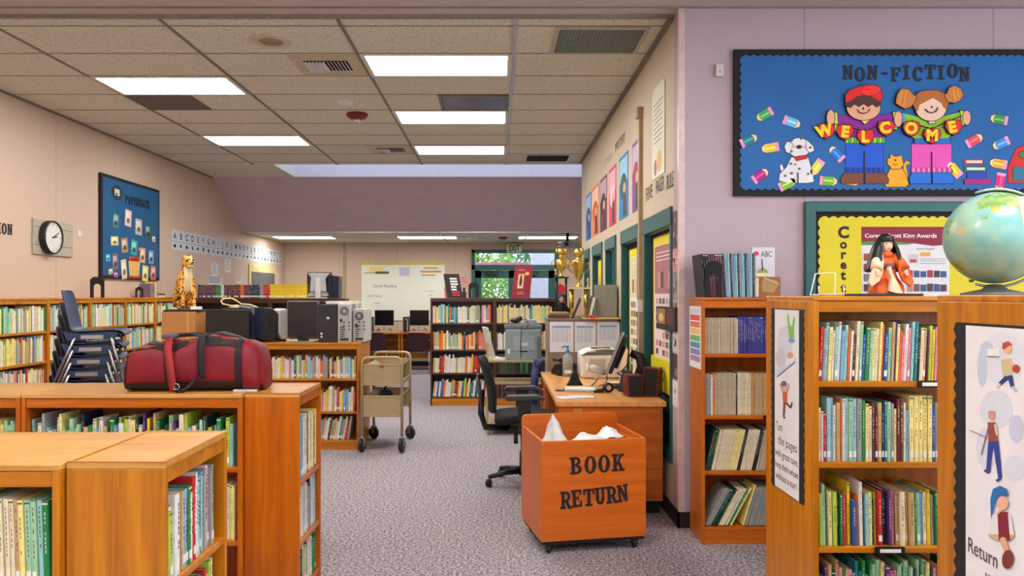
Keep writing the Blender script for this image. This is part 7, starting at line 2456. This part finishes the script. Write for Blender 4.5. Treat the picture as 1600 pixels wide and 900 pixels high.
# ------------------------------------------------------------------ top of the magazine case
TGT = Tm((1.225, 4.655, 1.486), 0)
mg = []
for i in range(9):
    mg.append((('black' if i < 3 else 'plum'), .011, .262))
for i in range(18):
    mg.append((('navy', 'grey', 'sky blue', 'light aqua')[i % 4], .0085, .265))
shelf_books(TGT, 0, .028, .9, 0.0, .03, 1, 0, 'top of the magazine case', 'magazines standing on the tall case', 'magazine', 'magazine', seed=101, fixed=mg, dr=(.20, .21), jit=.004, lean=lambda x: min(-.012, -.10 + .34 * max(0, x - .03)), labels=0)
bookend((1.30, 4.668, 1.486), RD(-4), .10, .22, 'dark bookend at the start of the magazines on the tall case', foot=(-.010, -.002))
t = thing('card_box', 'brown card file box with a paper envelope on its front, on the magazine case', 'box', (1.552, 4.70, 1.486))
MB().box((0, 0, 0), (.165, .16, .125)).build('body', M('brown pressboard', (146, 96, 52), .6), t, bevel=.003)
MB().box((-.004, .02, .125), (.10, .15, .148)).build('lid', M('cream card', (222, 206, 172), .6), t, bevel=.002)
MB().box((.003, -.001, .003), (.03, .0, .118)).build('label', M('cream card', (222, 206, 172), .6), t)
b = MB().prism([(.05, .035), (.12, .03), (.15, .07), (.145, .10), (.06, .118), (.048, .09)], lambda u, v, w: (u, -w, v), .0, .003).prism([(.06, .122), (.065, .116), (.152, .078), (.152, .084)], lambda u, v, w: (u, -w, v), .003, .006, 1)
b.build('envelope', [M('tan envelope', (170, 136, 84), .6), M('cream card', (222, 206, 172), .6)], t)
t = thing('display_book', 'white alphabet picture book standing behind the brown card box', 'book', (1.60, 4.88, 1.486), RD(-3))
MB().box((0, 0, 0), (.135, .022, .315)).build('cover', pm((214, 212, 226)), t, bevel=.002)
MB().box((.136, .002, .003), (.142, .02, .312)).build('page_block', paper, t)
f = lambda u, v, w: (u, -w, v)
b = MB().prism(ell(.068, .14, .035, .045), f, .0002, .001).prism(ell(.025, .275, .018, .014), f, .0002, .001, 1).prism(limb2(.066, .17, .062, .24, .004, .003), f, .0002, .0012, 2)
put_text(b, 'ABC', f, .055, .255, .035, .0008, 2, width=.07)
b.build('cover_print', [pm((150, 176, 90)), pm((206, 50, 80)), pm((50, 40, 60))], t)

# ------------------------------------------------------------------ top of the doll case
ZE = 1.4955
t = thing('book_stand', 'white wire book stand empty on the doll case', 'stand', (at(1288, 0, 3.48).x, 3.45, ZE))
ww = M('white wire', (226, 226, 220), .35)
b = MB()
for s in (-1, 1):
    b.tube([(s * .055, -.04, .045), (s * .055, -.045, .004), (s * .055, .05, .004), (s * .045 + .005, .03, .10)], .0026, 6)
b.tube([(-.04, .03, .10), (.05, .03, .104)], .0026, 6).tube([(-.055, -.02, .004), (.055, -.02, .004)], .0026, 6).tube([(-.055, .04, .004), (.055, .04, .004)], .0026, 6)
b.build('wire_frame', ww, t)
MB().box((-.05, -.03, .0065), (.05, .03, .010)).build('ledge', ww, t)
# doll
dl = thing('kimono_doll', 'doll with long black hair in an orange kimono on the bookcase', 'doll', (at(1384, 0, 3.42).x, 3.42, ZE))
MB().box((-.15, -.07, 0), (.13, .09, .011)).build('base', black, dl, bevel=.003)
kim = M('orange patterned kimono', (226, 92, 30), .6, var=.55, scale=22)
krm = M('cream sleeve silk', (226, 204, 176), .6, var=.12, scale=25)
skn = M('white porcelain face', (236, 214, 186), .35, var=.02)
rows = []
for i in range(10):
    f_ = i / 9
    z = .011 + f_ * .165
    rx = .078 - .045 * f_ ** .8 + (.006 * math.sin(f_ * 9))
    rows.append([(rx * math.cos(a * .3491) * (1 + .05 * math.sin(a * 2.2 + i)), rx * .72 * math.sin(a * .3491), z) for a in range(19)])
bd_ = MB().grid(rows)
bd_.lathe([(.033, .17), (.030, .19), (.016, .20)], 16)
bd_.build('kimono', kim, dl)
MB().prism([(-.02, .02), (.012, .012), (.04, .01), (.02, .05), (-.005, .10), (-.012, .13), (-.026, .12), (-.012, .08)], lambda u, v, w: (u, w, v), -.072, -.052).build('kimono_panel', krm, dl, bevel=.002)
MB().lathe([(.037, .118), (.040, .13), (.037, .143)], 18).build('sash', M('plum brocade sash', (110, 70, 90), .6, var=.3, scale=60), dl)
for s, m_ in ((-1, krm), (1, kim)):
    MB().tube([(s * .025, -.005, .178), (s * .05, -.02, .15), (s * .062, -.04, .115)], [.018, .022, .024], 10).build('sleeve', m_, dl)
    MB().prism([(s * .03, .16), (s * .075, .13), (s * .10, .06), (s * .085, .04), (s * .05, .065), (s * .035, .10)], lambda u, v, w: (u, w, v), -.05, -.035).build('hanging_sleeve', m_, dl, bevel=.004)
    hn = MB().ball((s * .064, -.05, .105), (.008, .010, .012), 10)
    for q in range(4):
        hn.tube([(s * (.060 + .003 * q), -.054, .100), (s * (.058 + .003 * q), -.060, .092 - .002 * (q % 2))], .0018, 5)
    hn.tube([(s * .058, -.052, .106), (s * .052, -.058, .101)], .0019, 5)
    hn.build('hand', skn, dl)
hdm = MB().ball((0, -.004, .226), (.027, .027, .034), 18).lathe([(.012, .185), (.011, .20)], 12).ball((0, -.031, .221), (.0035, .004, .005), 8)
hdm.build('head', skn, dl)
MB().ball((-.010, -.0285, .229), (.0045, .002, .002), 8).ball((.010, -.0285, .229), (.0045, .002, .002), 8).build('eyes', line, dl)
MB().ball((0, -.0290, .208), (.005, .002, .002), 8).build('lips', pm((190, 40, 50)), dl)
rows = []
for i in range(12):
    f_ = i / 11
    z = .272 - f_ * .165
    rx = .012 + .034 * min(1, f_ * 3) ** .6 + .045 * max(0, f_ - .2)
    row = []
    for j in range(25):
        a = RD(-58 + (360 - 64) * j / 24) if f_ > .16 else RD(-90 + 360 * j / 24)
        row.append((rx * math.cos(a) * (1 + .03 * math.sin(j * 2.3)), .006 + rx * .8 * math.sin(a), z + .002 * math.sin(j * 1.9)))
    rows.append(row)
MB().grid(rows).build('hair', M('black doll hair', (14, 12, 14), .35, var=.3, scale=90), dl, solid=.006)
rows = []
for i in range(4):
    rows.append([(.031 * math.sin(RD(-62 + 124 * j / 8)), -.004 - .031 * math.cos(RD(-62 + 124 * j / 8)), .262 - i * .008) for j in range(9)])
MB().grid(rows).build('fringe', M('black doll hair', (14, 12, 14), .35, var=.3, scale=90), dl, solid=.003)

# globe
gl = thing('globe', 'large pale green blue globe on the bookcase behind the white card', 'globe', (2.155, 3.36, ZE))


def globe_mat():
    m, nt, b = _base('globe map')
    tc = nt.nodes.new('ShaderNodeTexCoord')
    nz = nt.nodes.new('ShaderNodeTexNoise'); nz.inputs['Scale'].default_value = 7.5; nz.inputs['Detail'].default_value = 5
    n2 = nt.nodes.new('ShaderNodeTexNoise'); n2.inputs['Scale'].default_value = 9; n2.inputs['Detail'].default_value = 2
    mp = nt.nodes.new('ShaderNodeMapping'); mp.inputs['Location'].default_value = (3.1, .4, 1.7)
    nt.links.new(tc.outputs['Object'], mp.inputs['Vector'])
    nt.links.new(mp.outputs[0], nz.inputs['Vector']); nt.links.new(tc.outputs['Object'], n2.inputs['Vector'])
    land = nt.nodes.new('ShaderNodeValToRGB')
    e = land.color_ramp.elements
    e[0].position, e[0].color = .3, lin((210, 176, 60)) + [1]
    e[1].position, e[1].color = .65, lin((196, 190, 150)) + [1]
    k = e.new(.5); k.color = lin((110, 168, 90)) + [1]
    nt.links.new(n2.outputs['Fac'], land.inputs['Fac'])
    sea = nt.nodes.new('ShaderNodeValToRGB')
    e = sea.color_ramp.elements
    e[0].position, e[0].color = .35, lin((120, 186, 190)) + [1]
    e[1].position, e[1].color = .65, lin((160, 200, 178)) + [1]
    nt.links.new(n2.outputs['Fac'], sea.inputs['Fac'])
    th = nt.nodes.new('ShaderNodeMath'); th.operation = 'GREATER_THAN'; th.inputs[1].default_value = .55
    nt.links.new(nz.outputs['Fac'], th.inputs[0])
    mx = nt.nodes.new('ShaderNodeMix'); mx.data_type = 'RGBA'
    nt.links.new(th.outputs[0], mx.inputs['Factor']); nt.links.new(sea.outputs[0], mx.inputs['A']); nt.links.new(land.outputs[0], mx.inputs['B'])
    nt.links.new(mx.outputs['Result'], b.inputs['Base Color'])
    b.inputs['Roughness'].default_value = .25
    return m


RG = .198
MB().ball((0, 0, .252), RG, 48).build('sphere', globe_mat(), gl)
clear = M('clear grey ring', (176, 182, 186), .2, .6)
MB().tube([((RG + .014) * math.sin(RD(a)) * .92, (RG + .014) * math.sin(RD(a)) * -.39, .252 + (RG + .014) * math.cos(RD(a))) for a in range(-20, 201, 10)], .006, 8).build('meridian', clear, gl)
MB().lathe([(.13, 0), (.13, .012), (.05, .03), (.028, .05), (.0, .052)], 28).build('base', M('grey globe base', (96, 100, 104), .45), gl)
# white card in front of it, on the closest case
t = thing('paper_sign', 'white folded card standing on the closest bookcase before the globe', 'card', (1.40, 2.06, 1.5005))
cdm_ = pm((236, 238, 226))
MB().prism([(.035, 0), (.24, 0), (.24, .262), (-.018, .262)], lambda u, v, w: (u, w, v), 0, .003).build('front_leaf', cdm_, t)
b = MB()
b.T = Matrix.Translation((0, .003, .262)) @ Matrix.Rotation(RD(18), 4, 'X')
b.prism([(.11, -.272), (.24, -.272), (.24, 0), (-.010, 0)], lambda u, v, w: (u, w, v), 0, .003)
b.build('back_leaf', cdm_, t)
# ================================================================== light, sky, camera
w = bpy.data.worlds.new('sky')
SC.world = w
w.use_nodes = True
nt = w.node_tree
bgn = nt.nodes['Background']
sky = nt.nodes.new('ShaderNodeTexSky')
sky.sky_type = 'PREETHAM'
sky.turbidity = 3.0
sky.sun_direction = (.35, .2, .9)
mx = nt.nodes.new('ShaderNodeMix'); mx.data_type = 'RGBA'
mx.inputs['Factor'].default_value = .82
mx.inputs['B'].default_value = (.80, .84, 1.0, 1)
nt.links.new(sky.outputs[0], mx.inputs['A'])
nt.links.new(mx.outputs['Result'], bgn.inputs['Color'])
bgn.inputs['Strength'].default_value = 2.4
cam = bpy.data.cameras.new('camera')
cam.sensor_width = 36.0
cam.lens = 36.0 * F / 1600.0
cam.shift_x = (800 - CX) / 1600.0
cam.shift_y = (CY - 450) / 1600.0
cam.clip_start = .05
co = bpy.data.objects.new('camera', cam)
C.objects.link(co)
co.location = (0, 0, CZ)
co.rotation_euler = (Q, 0, 0)
SC.camera = co

SC.view_settings.view_transform = 'Standard'
SC.view_settings.look = 'None'
SC.view_settings.gamma = 1.0
SC.view_settings.use_curve_mapping = False
SC.view_settings.exposure = 0.0
SC.cycles.use_denoising = True
SC.cycles.max_bounces = 10
SC.cycles.diffuse_bounces = 5
SC.cycles.transparent_max_bounces = 8
SC.cycles.sample_clamp_indirect = 6.0
SC.cycles.caustics_reflective = False
SC.cycles.caustics_refractive = False
